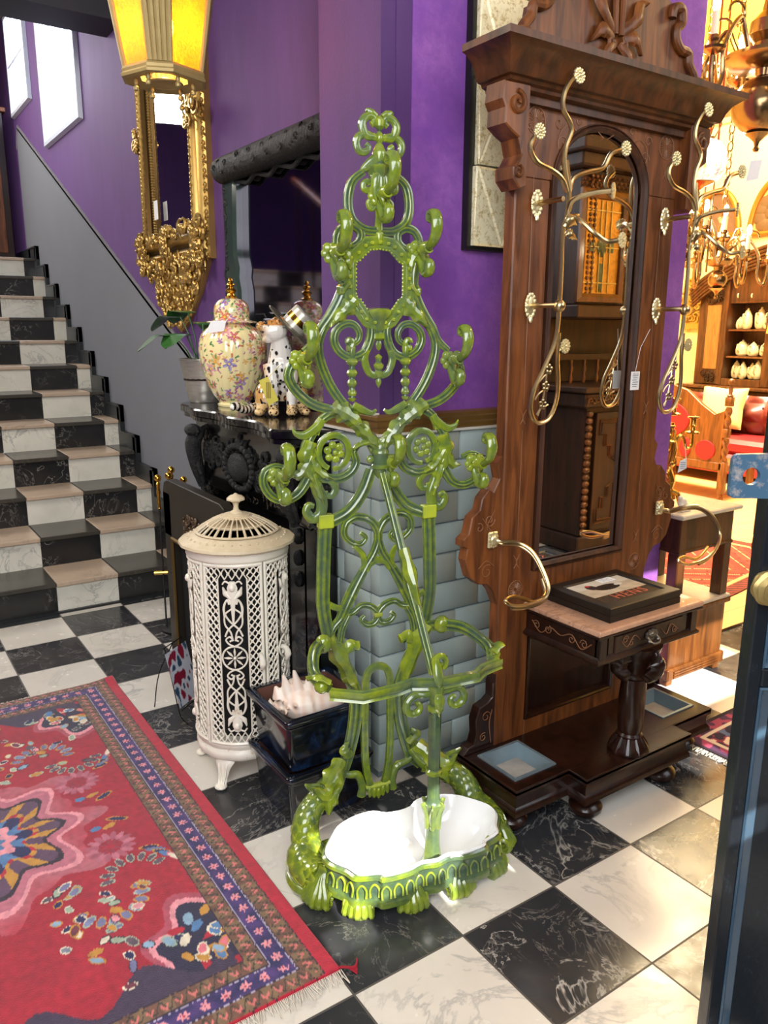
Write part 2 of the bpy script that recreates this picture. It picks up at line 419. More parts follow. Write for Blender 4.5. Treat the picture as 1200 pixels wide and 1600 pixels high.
# split in quads for clean extrusion
for k in range(N):
    y=stepY(k)
    mb.box(1.086,1.114,y-.055,y+.03,k*RIS-.03,(k+1)*RIS+.105); mb.box(1.086,1.114,y-.055,y+GO-.055,(k+1)*RIS-.01,(k+1)*RIS+.105)
    mb.box(1.080,1.086,y-.055,y-.043,k*RIS+.09,(k+1)*RIS+.105); mb.box(1.080,1.086,y-.055,y+GO-.055,(k+1)*RIS+.093,(k+1)*RIS+.105)
mb.box(1.086,1.114,-.4,.0,0,.11); mb.box(1.086,1.114,stepY(N-1)+.2,stepY(N-1)+2,N*RIS,N*RIS+.105)
struct('baseboard_left',mb,M['skirt'],smooth=False)
# upper hall: far wall, beam, ceiling
mb=MB(); mb.box(-3.2,1.3,6.6,6.7,0,4.3); struct('wall_landing',mb,M['purple'],smooth=False)
mb=MB(); mb.box(-3.3,-3.2,-5.4,6.7,0,4.3); struct('wall_far_left',mb,M['purple'],smooth=False)
mb=MB(); mb.box(-3.2,1.12,.83,1.15,3.27,4.3); struct('trim_2',mb,plain('charcoal_beam_paint','#37353d',.7),smooth=False)
mb=MB(); mb.box(-3.3,1.22,-5.3,6.7,4.3,4.4); mb.box(1.22,2.6,-5.3,2.7,4.3,4.4); struct('ceiling',mb,plain('cream_ceiling_paint','#cfc8bd',.8),smooth=False)
# pier with purple covering above a painted brick dado
ZR=1.20
mb=MB(); mb.box(.88,1.22,-2.25,-1.9,ZR,4.3); struct('wall_pier',mb,M['purple'],smooth=False)
mb=MB(); mb.box(.885,1.85,-2.243,-1.95,0,ZR); struct('wall_right_dado',mb,plain('brick_joint_paint','#7c898f',.6),smooth=False)
mb=MB(); random.seed(3)
nc=11; h=.107
for r in range(nc+1):
    z0=.026+(r-1)*h; z1=min(z0+h-.006,ZR-.002); z0=max(z0,.001)
    if z1-z0<.02: continue
    x=.88; off=(.11 if r%2 else .215); first=True
    while x<1.85:
        xe=min(x+(off if first else .215),1.85); first=False
        j=random.uniform(-.0015,.0015); mb.box(x+(.0 if x<.9 else .0025),xe-.0025,-2.25+j-.003,-2.2,z0,z1,b=.0035); x=xe
    y=-2.2
    while y<-1.9:
        ye=min(y+(.165 if r%2 else .10),-1.9); mb.box(.876,.9,y+.003,ye-.003,z0,z1,b=.003); y=ye
struct('wall_right_bricks',mb,M['brick'],ang=50)
mb=MB(); mb.box(.985,1.85,-2.256,-1.9,ZR,4.3); mb.box(1.85,2.33,-2.256,-1.9,0,4.3)
struct('wall_right',mb,M['velvet'],smooth=False)
mb=MB(); mb.box(.93,.985,-2.2535,-2.25,ZR,4.3); struct('trim_3',mb,M['purple'],smooth=False)
# gilt dado rail with white edge
sec=[(0,-.03),(.006,-.03),(.010,-.024),(.010,-.012),(.018,-.004),(.020,.010),(.026,.016),(.026,.026),(.010,.032),(0,.032)]
mb=MB(); mb.sweep([(.876,-1.9,ZR+.03),(.876,-2.254,ZR+.03),(1.85,-2.254,ZR+.03)],[(x,y) for x,y in sec]); struct('trim_4',mb,M['gilt_rail'],ang=20)
mb=MB(); mb.sweep([(.876,-1.9,ZR),(.876,-2.254,ZR),(1.85,-2.254,ZR)],[(0,-.006),(.014,-.006),(.014,.002),(0,.002)]); mb.sweep([(.876,-1.9,ZR+.064),(.876,-2.254,ZR+.064)],[(0,-.004),(.02,-.004),(.02,.002),(0,.002)])
struct('trim_5',mb,M['white_paint'],smooth=False)
# showroom shell
XS=8.5
mb=MB(); mb.box(XS,XS+.1,-5.4,3.7,0,5.3); struct('wall_showroom_east',mb,M['yellow_wall'],smooth=False)
mb=MB(); mb.box(2.2,XS,3.6,3.7,0,5.3); struct('wall_showroom_north',mb,M['yellow_wall'],smooth=False)
mb=MB(); mb.box(2.23,2.33,-1.9,3.6,0,5.3); mb.box(2.23,2.33,-5.3,-1.9,4.3,5.3); struct('wall_showroom_west',mb,M['yellow_wall'],smooth=False)
mb=MB(); mb.box(2.23,XS+.1,-5.4,3.7,5.25,5.35); struct('ceiling_showroom',mb,M['yellow_ceil'],smooth=False)
mb=MB(); mb.box(XS-.01,XS,-5.4,3.6,3.95,4.62); struct('wall_showroom_frieze',mb,M['orange_wall'],smooth=False)
mb=MB(); mb.sweep([(XS,3.6,4.62),(XS,-5.4,4.62)],[(0,0),(.03,0),(.05,.04),(.10,.10),(.12,.16),(.40,.58),(.42,.63),(0,.63)]); struct('trim_6',mb,M['yellow_ceil'],ang=25)
mb=MB(); mb.sweep([(XS-.01,3.6,3.90),(XS-.01,-5.4,3.90)],[(0,0),(.03,.01),(.05,.05),(.02,.07),(0,.07)]); struct('trim_7',mb,M['yellow_wall'],ang=25)
# unseen wall added behind the camera, slotted so sunbeams land in chosen spots
FY=-5.2; mb=MB()
def wallY(holes,x0,x1,z0,z1,y0,y1):
    xs=sorted({x0,x1}|{h[0] for h in holes}|{h[1] for h in holes}); zs=sorted({z0,z1}|{h[2] for h in holes}|{h[3] for h in holes})
    for a,b in zip(xs,xs[1:]):
        for c,d in zip(zs,zs[1:]):
            mx,mz=(a+b)/2,(c+d)/2
            if any(h[0]<mx<h[1] and h[2]<mz<h[3] for h in holes): continue
            mb.box(a,b,y0,y1,c,d)
def hole(X,Y,Z,w,hh):
    k=(FY-Y)/SUN_DIR.y; x=X+SUN_DIR.x*k; z=Z+SUN_DIR.z*k; return (x-w/2,x+w/2,z-hh/2,z+hh/2)
holes=[hole(2.55,-2.28,0,.75,.42),hole(1.93,-2.78,.0,.2,.12),hole(.99,-2.80,0,.10,.09),hole(1.32,-3.16,0,.10,.05),hole(.60,-2.68,.11,.34,.30),hole(1.13,-2.25,.575,.06,.05),hole(1.19,-2.25,.53,.035,.04),
 hole(1.02,-2.62,.06,.05,.05),hole(.72,-2.80,.05,.03,.2),hole(1.52,-2.93,0,.06,.03),hole(1.80,-2.75,.66,.14,.08),hole(.42,-2.79,0,.14,.10),hole(2.25,-2.45,.62,.3,.14)]
wallY(holes,-3.3,8.6,0,5.35,FY-.04,FY); struct('wall_sun_mask',mb,plain('sun_mask_dark','#2b2724',.6),smooth=False)
# ------------------------------------------------------------------ green cast iron hall tree
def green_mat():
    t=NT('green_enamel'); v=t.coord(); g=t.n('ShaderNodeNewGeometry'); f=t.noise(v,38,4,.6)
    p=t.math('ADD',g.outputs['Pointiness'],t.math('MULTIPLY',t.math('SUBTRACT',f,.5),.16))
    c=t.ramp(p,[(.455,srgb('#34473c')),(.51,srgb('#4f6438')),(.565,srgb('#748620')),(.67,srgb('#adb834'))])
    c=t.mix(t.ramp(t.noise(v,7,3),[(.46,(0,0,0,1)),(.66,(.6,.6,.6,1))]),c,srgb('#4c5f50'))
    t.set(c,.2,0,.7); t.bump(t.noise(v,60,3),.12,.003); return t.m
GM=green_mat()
ga=math.radians(-10); gO=Vector((0.735,-2.44,0))+Vector((math.cos(ga),math.sin(ga),0))*.012
GP=Plane(gO,ga)
stand=thing('cast_iron_hall_tree','tall green enamelled cast iron hall tree with scrolls, coat hooks and white drip pan','hall tree',gO,ga)
NR=(0,-1,0)
def both(mb,pts,r,y=0,n=8,flat=.75,prof=ROUND,k=5,only=None,caps=True):
    P=[GP.at(a,b,y) for a,b in pts] if not isinstance(pts[0],Vector) else pts
    P=cr(P,k)
    for s in (1,-1):
        if only and s!=only: continue
        Q=[Vector((p.x*s,p.y,p.z)) for p in P]
        mb.tube(Q,r,n=n,up=NR,flat=flat,prof=prof,caps=caps)
def ball(mb,px,py,r,y=0,s2=True,flat=1):
    p=GP.at(px,py,y)
    for s in ((1,-1) if s2 else (1,)): mb.ell((p.x*s if s2 else p.x,p.y,p.z),(r,r*flat,r),10,7)
def lf(mb,pts,w,y=-.008,mir=True,lobes=3,thick=.01):
    P=[GP.at(a,b,y) for a,b in pts]
    for s in ((1,-1) if mir else (1,)):
        leaf(mb,[Vector((p.x*s,p.y,p.z)) for p in P],w,lobes=lobes,thick=thick)
FP=lambda a:.86+.20*max(0,math.cos(3*a-PI/2+PI))    # three ribs, one on the face
def FPr(a): return .74+.30*(.5+.5*math.cos(6*(a-PI/2)))**.8
# finial
mb=MB()
both(mb,[(585,214),(573,212),(567,202),(566,191),(573,182),(582,182),(585,190),(580,195)],[.010,.012,.010,.008],n=10)
both(mb,[(588,216),(572,209),(560,214),(557,225),(562,236),(571,237),(576,230),(571,224)],[.008,.011,.010,.007],n=10)
c=GP.at(588,166); 
mb.lathe([(.001,1.985),(.007,1.99),(.012,2.0),(.010,2.012),(.004,2.02),(.014,2.03),(.016,2.045),(.006,2.056),(.001,2.058)],12)
mb.lathe([(.010,1.93),(.016,1.945),(.020,1.965),(.012,1.985),(.006,1.992)],10)
both(mb,[(588,182),(581,176),(574,172),(571,174)],[.008,.010,.006,.002],n=8)
mb.lathe([(.014,1.865),(.022,1.872),(.018,1.885),(.022,1.90),(.034,1.925),(.036,1.932),(.030,1.936),(.018,1.94),(.014,1.95)],16,mod=lambda a,z:1+.07*math.cos(8*a))
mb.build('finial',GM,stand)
# crown leaf and ring
mb=MB()
both(mb,[(596,247),(607,257),(618,269),(620,274)],[.014,.014,.010,.004],y=-.004)
both(mb,[(617,273),(633,290),(639,313),(638,337),(630,353),(613,362),(588,361)],[.010,.013,.013,.013,.011],prof=FPr,n=24)
for dx in (-1,0,1): leaf(mb,[(dx*.006,-.012,1.925),(dx*.016,-.02,1.90),(dx*.020,-.018,1.865),(dx*.012,-.014,1.835)],.012,lobes=0)
both(mb,[(590,262),(584,277),(584,291),(577,298),(569,295),(568,287),(574,283),(578,288)],[.010,.010,.009,.007],y=-.004,n=10)
mb.tube([(0,-.002,1.93),(0,-.004,1.86),(0,0,1.81),(0,0,1.766)],[.013,.016,.010,.014],n=8,up=NR,flat=.7)
mb.lathe([(.001,1.742),(.010,1.748),(.013,1.76),(.008,1.775),(.003,1.785)],10)
both(mb,[(580,312),(576,318),(580,326),(586,322)],[.008,.009,.007],y=-.006)
mb.build('crown_ring',GM,stand)
# cartouche frame
mb=MB(); cz=GP.at(588,437).z
out=[]
K=[(0,.083),(.030,.080),(.036,.074),(.062,.050),(.072,.046),(.074,.038),(.074,-.040),(.072,-.048),(.060,-.056),(.034,-.090),(.026,-.095),(0,-.100)]
pts=[(x,z) for x,z in K]+[(-x,z) for x,z in K[::-1][1:-1]]
dense=[]
for i in range(len(pts)):
    a=pts[i];b=pts[(i+1)%len(pts)]; L=math.hypot(a[0]-b[0],a[1]-b[1]); m=max(1,int(L/.010))
    for k in range(m):
        u=k/m; dense.append((a[0]+(b[0]-a[0])*u,a[1]+(b[1]-a[1])*u))
ring=[]
for i,(x,z) in enumerate(dense):
    ring.append((x,z))
def fr(off,y,rr,nn=8,flat=.6): 
    mb.tube([(x*(1+off),y,cz+z*(1+off*.9)) for x,z in ring],rr,n=nn,up=NR,closed=True,flat=flat)
fr(.0,-.004,.007); fr(.16,-.002,.012); fr(.30,-.005,.008)
for i,(x,z) in enumerate(ring):
    mb.ell((x*.93,-.008,cz+z*.94),.0032,5,4)
    if i%2==0: mb.ell((x*1.17,-.011,cz+z*1.15),(.006,.006,.006),6,4)
mb.build('cartouche_frame',GM,stand)
# pendant under the cartouche, and centre drop
mb=MB()
mb.lathe([(.001,1.462),(.006,1.467),(.009,1.48),(.006,1.488),(.016,1.495),(.016,1.507),(.010,1.512),(.014,1.52),(.020,1.545),(.034,1.56),(.036,1.57),(.026,1.575)],14,mod=lambda a,z:1+.08*math.cos(7*a))
mb.build('pendant',GM,stand)
mb=MB()
z0=GP.at(590,606).z; z1=GP.at(589,553).z; H_=z1-z0
mb.lathe([(.001,0),(.007,.1*H_),(.009,.2*H_),(.006,.28*H_),(.012,.36*H_),(.013,.46*H_),(.008,.52*H_),(.014,.60*H_),(.015,.68*H_),(.008,.76*H_),(.008,.84*H_),(.011,.92*H_),(.001,H_)],12,c=(0,0,z0))
both(mb,[(611,547),(613,562),(607,580),(598,586),(592,582),(594,575)],[.012,.011,.010,.007],n=10)
mb.build('centre_drop',GM,stand)
# shoulder scrolls, stiles, baskets
mb=MB()
both(mb,[(644,390),(633,389),(622,380),(621,365),(632,357),(646,361),(654,374),(656,392)],[.008,.012,.013,.012,.012],n=24,prof=FPr)
ball(mb,640,387,.012,-.003)
both(mb,[(648,388),(648,407),(645,423),(645,447),(649,467),(661,492),(674,513),(684,532),(700,548)],[.020,.017,.019,.016,.018,.017,.016,.012,.010],n=24,prof=FPr,flat=.6)
lf(mb,[(640,445),(652,458),(653,452),(651,446)],.010)
lf(mb,[(632,470),(640,480),(655,495),(668,512)],.022)
lf(mb,[(652,395),(643,408),(640,425)],.016)
both(mb,[(700,553),(714,566),(719,585),(706,608),(685,626),(655,637),(640,648)],[.010,.014,.014,.014,.013],n=24,prof=FPr)
both(mb,[(672,511),(680,536),(677,563),(664,597),(645,627),(627,645)],[.012,.013,.014,.014,.016],n=24,prof=FPr)
both(mb,[(657,493),(635,485),(614,495),(604,514),(607,537),(617,553),(634,558),(650,549),(658,533),(655,517),(643,507),(630,508),(622,519),(623,531),(632,538),(640,535)],[.012,.012,.013,.012,.012,.011,.009,.007],n=24,prof=FPr)
both(mb,[(607,535),(612,552),(613,565)],[.010,.010,.009],n=10)
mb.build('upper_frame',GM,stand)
# beaded spindles
for s in (1,-1):
    mb=MB(); a=GP.at(638,534); b=GP.at(632,624); prof=[(.010,0),(.013,.08)]
    L=a.z-b.z; bz=[.17,.34,.52,.70]
    pr=[(.007,0),(.012,.05),(.007,.09)]
    for i,q in enumerate((.15,.32,.49,.68)):
        r=.013+.0015*i
        pr+=[(.008,q-.085),(r*.8,q-.055),(r,q-.01),(r*.8,q+.035),(.008,q+.06)]
    pr+=[(.009,.80),(.011,.9),(.006,1.0)]
    pr.sort(key=lambda t:t[1])
    mb.lathe([(r,z*L) for r,z in pr],12,c=(abs(b.x)*s,-.004,b.z))
    mb.tube(spiral((abs(a.x)*s,-.006,a.z-.002),.004,.016,0 if s>0 else PI,.8*s,10),[.007,.008,.009],n=8,up=NR)
    mb.build('beaded_spindle',GM,stand)
# crossing acanthus at the waist
mb=MB()
lf(mb,[(664,631),(650,640),(634,652),(620,665)],.026,y=-.014,thick=.018)
lf(mb,[(636,653),(620,668),(606,686),(598,700)],.020,y=-.012,thick=.014)
both(mb,[(660,634),(634,652),(612,675),(597,705)],[.012,.018,.016,.013],n=10)
both(mb,[(634,630),(622,638),(608,644),(600,640)],[.010,.012,.008,.004],y=-.012)
lf(mb,[(600,700),(611,690),(626,692),(634,697)],.008,y=-.010,lobes=0)
lf(mb,[(598,702),(590,690),(585,680)],.009,y=-.010,lobes=0)
mb.build('waist_leaves',GM,stand)
# clamp
mb=MB(); c=GP.at(586,716); mb.lathe([(.001,.05),(.012,.048),(.019,.038),(.020,.030),(.024,.026),(.026,.018),(.023,.012),(.023,-.014),(.026,-.018),(.026,-.026),(.020,-.030),(.016,-.046),(.006,-.056)][::-1],18,c=(0,-.012,c.z))
for s in (1,-1): mb.ell((s*.030,-.012,c.z),(.012,.010,.012),10,6)
mb.build('clamp',GM,stand)
# side scroll work
mb=MB()
both(mb,[(540,648),(522,645),(507,652),(497,664),(491,678)],[.012,.014,.012,.014],n=24,prof=FPr)
both(mb,[(503,655),(496,667),(478,680),(463,678),(456,668)],[.012,.014,.013,.008,.002],y=-.004,n=8)
both(mb,[(492,672),(482,688),(477,707),(484,728),(503,744),(527,748),(547,738),(556,722),(553,706),(560,696),(574,692)],[.012,.015,.016,.015,.014,.013,.011,.009,.006],n=24,prof=FPr)
rc=GP.at(521,706)
for s in (1,-1):
    mb.tube([Vector((s*(abs(rc.x)+.044*math.cos(a)),0,rc.z+.047*math.sin(a))) for a in [(-1.2+PI*1.9*i/36) for i in range(37)]],[.008,.010,.011,.010,.008],n=10,up=NR,prof=FPr)
    for k in range(6):
        a=k*PI/3+.3; mb.ell((s*(abs(rc.x)+.020*math.cos(a)),-.006,rc.z+.020*math.sin(a)),(.0115,.008,.0115),8,6)
    mb.ell((s*abs(rc.x),-.014,rc.z),(.008,.007,.008),8,6)
both(mb,[(480,686),(487,712),(484,740),(467,770),(446,781),(425,776),(412,757),(414,738),(430,729),(447,732)],[.012,.016,.015,.013,.013,.013,.012,.010,.008],n=24,prof=FPr)
lf(mb,[(487,690),(480,712),(484,738),(492,758)],.022); lf(mb,[(484,714),(500,738),(520,748)],.014); lf(mb,[(486,712),(470,740),(455,745)],.016)
both(mb,[(489,738),(495,762),(503,784),(500,804),(488,810),(479,800),(482,790),(490,791)],[.016,.018,.017,.016,.014,.011,.008],n=12)
lf(mb,[(489,740),(497,765),(505,788)],.014)
both(mb,[(503,750),(517,752),(524,763),(519,774),(510,774),(509,767)],[.008,.011,.011,.009,.006],n=10)
mb.build('side_scrolls',GM,stand)
# middle frame
mb=MB()
both(mb,[(602,732),(615,765),(637,791),(672,804)],[.017,.018,.019,.018],n=24,prof=FPr,flat=.6)
both(mb,[(508,815),(506,860),(505,900),(505,948),(514,996),(528,1028)],[.021,.021,.021,.021,.020,.019],n=24,prof=FPr,flat=.55)
both(mb,[(536,1036),(547,1060),(556,1092),(552,1142),(537,1200),(520,1228)],[.018,.019,.022,.022,.020,.014],n=24,prof=FPr,flat=.55)
for s in (1,-1): 
    q=GP.at(508,814); mb.box(s*abs(q.x)-.022,s*abs(q.x)+.022,-.016,.012,q.z-.020,q.z+.020,b=.003)
lf(mb,[(560,1010),(548,1010),(536,1030),(546,1062)],.018,y=-.012); lf(mb,[(514,1000),(530,1022),(548,1060),(556,1078)],.026,y=-.014,thick=.02)
mb.build('side_frame',GM,stand)
mb=MB()
both(mb,[(563,832),(571,840),(563,850),(550,848),(538,836),(541,817),(559,807),(581,815),(591,836),(585,861),(571,886),(557,912),(548,930)],[.007,.008,.009,.010,.011,.012,.012,.013,.013,.013,.016,.018],n=24,prof=FPr,flat=.7)
both(mb,[(553,853),(566,866),(570,885),(565,893)],[.007,.009,.011,.010],n=8)
both(mb,[(590,870),(602,872),(580,880),(572,892)],[.002,.006,.010,.009],n=8)
both(mb,[(548,930),(540,948),(532,966),(520,982),(517,1000),(528,1030)],[.018,.017,.012,.012,.012],n=24,prof=FPr,flat=.7)
both(mb,[(538,952),(526,950),(514,945)],[.011,.010,.010],n=8)
both(mb,[(546,958),(535,982),(531,1010),(534,1035)],[.010,.011,.011,.010],n=24,prof=FPr)
both(mb,[(542,960),(552,956),(565,946),(581,948),(591,960),(585,973),(573,976),(565,969),(570,962)],[.012,.010,.010,.011,.011,.010,.009,.006],n=24,prof=FPr)
z=GP.at(592,959).z; mb.box(-.012,.012,-.012,.008,z-.006,z+.006,b=.002)
mb.build('inner_scrolls',GM,stand)
# lower loop
mb=MB()
z=lambda y:GP.at(592,y).z
half=[(0,z(1040)),(.028,z(1046)),(.040,z(1062)),(.042,z(1100)),(.043,z(1150)),(.038,z(1195)),(.022,z(1226)),(0,z(1236))]
mb.tube(cr([(x,0,zz) for x,zz in half]+[(-x,0,zz) for x,zz in half[::-1][1:-1]],5,closed=True),.013,n=10,up=NR,closed=True,prof=FPr,flat=.7)
mb.prism([(.042*math.cos(a),.046*math.sin(a)) for a in [PI+PI*i/14 for i in range(15)]],.016,((0,.004,z(1222)),(1,0,0),(0,0,1),(0,-1,0)),b=.006)
for k in range(5): mb.ell(((k-2)*.015,-.012,z(1226)-.022+abs(k-2)*.005),(.0065,.005,.018),8,6)
for s in (1,-1):
    mb.tube(cr([(s*.13,0,z(1190)-.0),(s*.10,-.002,z(1198)),(s*.066,0,z(1203)),(s*.052,0,z(1222)),(s*.055,0,z(1236))],6),[.008,.011,.013,.012,.014],n=10,up=NR)
mb.build('lower_loop',GM,stand)
# coat hooks
def hook(px,py,sc_=1.0):
    mb=MB(); p=GP.at(px,py); 
    def q(l): return cr([Vector((p.x+x*sc_,p.y+y*sc_,p.z+zz*sc_)) for x,y,zz in l],5)
    up=(1,0,0)
    mb.tube(q([(0,.0,0),(0,-.025,.004),(0,-.055,.004),(0,-.088,.022),(0,-.102,.055),(0,-.092,.085),(0,-.070,.090),(0,-.064,.074),(0,-.074,.068)]),[.012,.010,.009,.010,.011,.011,.010,.009,.006],n=10,up=up,flat=1.5)
    for k in range(4): mb.tube(q([(.013*math.cos(a),-.034-.008*k,.005+.013*math.sin(a)) for a in [2*PI*i/10 for i in range(10)]]),.0035,n=5,closed=False)
    mb.tube(q([(0,-.004,-.01),(0,-.022,-.040),(0,-.040,-.062),(0,-.062,-.058),(0,-.066,-.038),(0,-.054,-.030),(0,-.050,-.038)]),[.012,.011,.011,.011,.009,.007],n=10,up=up,flat=1.3)
    for dx,dz,r in ((0,0,.017),(-.018,.012,.014),(.016,.014,.013),(-.016,-.014,.013),(.014,-.016,.012),(0,-.026,.012),(-.026,-.002,.011)):
        mb.ell((p.x+dx*sc_,p.y-.010,p.z+dz*sc_),(r*sc_,r*.8*sc_,r*sc_),8,6)
    leaf(mb,q([(-.008,-.014,.02),(-.006,-.03,.0),(0,-.03,-.03)]),.010,lobes=2)
    mb.build('coat_hook',GM,stand)
for px,py in ((592,307),(520,396),(655,392),(470,562),(703,562)): hook(px,py)
hook(436,744); hook(740,722); hook(604,722,.9)
# umbrella rail and its arms
zt=.60
rail=[(-.262,-.10),(-.285,-.17),(-.268,-.24),(-.235,-.275),(-.17,-.315),(-.10,-.305),(-.03,-.285),(.0,-.30),(.03,-.285),(.10,-.305),(.17,-.315),(.235,-.275),(.268,-.24)]
rail=[(-.245,-.255),(-.175,-.305),(-.075,-.300),(-.03,-.285),(.03,-.312),(.085,-.312),(.155,-.312),(.19,-.285),(.262,-.262)]
mb=MB(); sec=[(-.012,.010),(-.004,.014),(.004,.010),(.012,.014),(.014,.004),(.010,-.008),(.014,-.014),(-.008,-.014),(-.010,-.004)]
mb.sweep([(x,y,zt) for x,y in rail],sec)
for s in (1,-1):
    mb.tube(cr([(s*.245,-.245,zt+.01),(s*.262,-.215,zt+.02),(s*.262,-.17,zt+.03),(s*.235,-.10,zt+.05),(s*.19,-.04,zt+.045),(s*.155,-.005,zt+.03)],6),[.014,.018,.015,.018,.020,.016],n=24,prof=FPr)
    mb.ell((s*.262,-.232,zt+.014),(.020,.022,.020),10,7); mb.ell((s*.19,-.05,zt+.05),(.026,.022,.028),10,7)
    leaf(mb,[(s*.245,-.255,zt+.03),(s*.275,-.24,zt+.045),(s*.295,-.21,zt+.03)],.014,n=(0,0,1),lobes=2)
mb.build('umbrella_rail',GM,stand)
# front post with scroll brackets
px0,py0=.032,-.312
mb=MB(); mb.lathe([(.030,.0),(.032,.02),(.026,.03),(.024,.05),(.030,.055),(.024,.075),(.020,.12),(.018,.20),(.026,.245),(.020,.25),(.017,.26),(.0165,.33),(.022,.335),(.022,.345),(.016,.35),(.0165,.52),(.021,.525),(.021,.535),(.014,.54),(.020,.57),(.022,.595)],16,c=(px0,py0,0),mod=lambda a,z:1+.10*abs(math.cos(3*a)))
for k in range(6):
    a=k*PI/3; leaf(mb,[(px0+.018*math.cos(a),py0+.018*math.sin(a),.17),(px0+.022*math.cos(a),py0+.022*math.sin(a),.215),(px0+.032*math.cos(a),py0+.032*math.sin(a),.25)],.010,n=(math.cos(a),math.sin(a),0))
for s in (1,-1):
    mb.tube(cr([Vector((px0+s*.014,py0,.575))]+[Vector((px0+s*(.060-.0)+s*r*math.cos(a),py0,.545+r*math.sin(a))) for r,a in [(.036-.0026*i,2.2-.62*i) for i in range(12)]],4),[.008,.010,.011,.010,.008,.007],n=10,up=NR)
leaf(mb,[(px0,py0-.02,.58),(px0,py0-.026,.55),(px0,py0-.018,.515)],.014)
mb.build('front_post',GM,stand)
# raking strut from clamp to rail
mb=MB(); c=GP.at(590,738); a=Vector((.004,-.022,c.z-.0)); b=Vector((px0,py0+.012,zt+.02))
mb.tube([a+(b-a)*(i/16) for i in range(17)],[.012,.011,.012,.013,.018,.012,.012,.012],n=24,prof=FPr)
d=(b-a).normalized()
leaf(mb,[a+(b-a)*.38+Vector((0,-.018,0)),a+(b-a)*.5+Vector((0,-.022,0)),a+(b-a)*.66+Vector((0,-.016,0))],.018,n=(0,-1,.4),lobes=2,thick=.012)
leaf(mb,[b+Vector((.0,-.01,.05)),b+Vector((0,-.03,.0)),b+Vector((0,-.026,-.03))],.013)
mb.tube(spiral(b+Vector((.012,-.004,.035)),.024,.006,-1,1.1,14),[.008,.010,.007],n=8,up=NR)
mb.build('raking_strut',GM,stand)
# base: lobed skirt, feet, dolphins, drip pan
half=[(0,-.405),(.035,-.398),(.075,-.402),(.13,-.400),(.175,-.385),(.215,-.355),(.250,-.310),(.268,-.25),(.250,-.19)]
half=[(.0,-.400),(.04,-.392),(.085,-.402),(.15,-.398),(.165,-.382),(.215,-.365),(.232,-.33),(.262,-.285),(.262,-.24),(.225,-.185)]
rim=[(-x,y) for x,y in half[::-1]]+half[1:]
zr=.125
mb=MB()
pa=cr([(x,y,0) for x,y in rim],4)
# flared panelled apron under the rim
def ring_off(k,z):
    cx,cy=0,-.25; return [Vector((cx+(p.x-cx)*k,cy+(p.y-cy)*k,z)) for p in pa]
levels=[(1.00,zr),(1.03,zr-.004),(1.04,zr-.012),(1.01,zr-.018),(1.01,zr-.05),(1.025,.062),(1.05,.056),(1.06,.048),(1.06,.036),(1.03,.030)]
R=[[mb.av(p) for p in ring_off(k,z)] for k,z in levels]
for i in range(len(R)-1):
    for k in range(len(pa)-1): mb.af((R[i][k],R[i][k+1],R[i+1][k+1],R[i+1][k]))
# inner face
R2=[[mb.av(p) for p in ring_off(k,z)] for k,z in ((1.0,zr),(.97,zr-.01),(.98,.05),(1.03,.030))]
for i in range(3):
    for k in range(len(pa)-1): mb.af((R2[i][k+1],R2[i][k],R2[i+1][k],R2[i+1][k+1]))
# gadroon arches on the apron
tot=[0]
for i in range(1,len(pa)): tot.append(tot[-1]+(pa[i]-pa[i-1]).length)
def along(s_):
    for i in range(1,len(pa)):
        if tot[i]>=s_:
            u=(s_-tot[i-1])/(tot[i]-tot[i-1]); p=pa[i-1].lerp(pa[i],u); t=(pa[i]-pa[i-1]).normalized(); return p,t
    return pa[-1],(pa[-1]-pa[-2]).normalized()
s_=.02
while s_<tot[-1]-.02:
    p,t=along(s_); k=1.015; P0=Vector((p.x*k,-.25+(p.y+.25)*k,0)); o=Vector((t.y,-t.x,0)); 
    w=.0115; pts=[P0+t*(-w)+o*.006+Vector((0,0,.064)),P0+t*(-w)+o*.002+Vector((0,0,.085)),P0+o*.001+Vector((0,0,.098)),P0+t*w+o*.002+Vector((0,0,.085)),P0+t*w+o*.006+Vector((0,0,.064))]
    mb.tube(cr(pts,4),.0032,n=6); s_+=.033
mb.build('base_apron',GM,stand)
for (fx,fy) in ((-.290,-.270),(-.205,-.350),(-.068,-.385),(.078,-.385),(.212,-.350),(.298,-.262)):
    mb=MB(); d=Vector((fx*.8,fy+.10,0)).normalized(); sd=Vector((-d.y,d.x,0)); b=Vector((fx,fy,0))-d*.016
    for k in range(-2,3):
        o=sd*(k*.0110); f_=1-abs(k)*.12
        mb.tube(cr([b-d*.004+o*.25+Vector((0,0,.098)),b+d*.002+o*.40+Vector((0,0,.078)),b+d*.018+o*.75+Vector((0,0,.060)),b+d*.040*f_+o*1.35+Vector((0,0,.036)),b+d*.050*f_+o*1.6+Vector((0,0,.015)),b+d*.036*f_+o*1.6+Vector((0,0,.004)),b+d*.014+o*1.3+Vector((0,0,.006))],4),[.007,.009,.009,.0105,.0105,.009,.008],n=8)
    mb.lathe([(.034,.0),(.036,.010),(.030,.022),(.010,.03)],18,c=tuple(b+d*.014))
    for s in (1,-1): mb.tube(spiral(b+sd*(s*.036)+d*.018+Vector((0,0,.028)),.018,.004,-PI/2,1.2,12,ax=d,ay=(0,0,1)),[.008,.008,.005],n=7,up=sd)
    mb.build('foot',GM,stand)
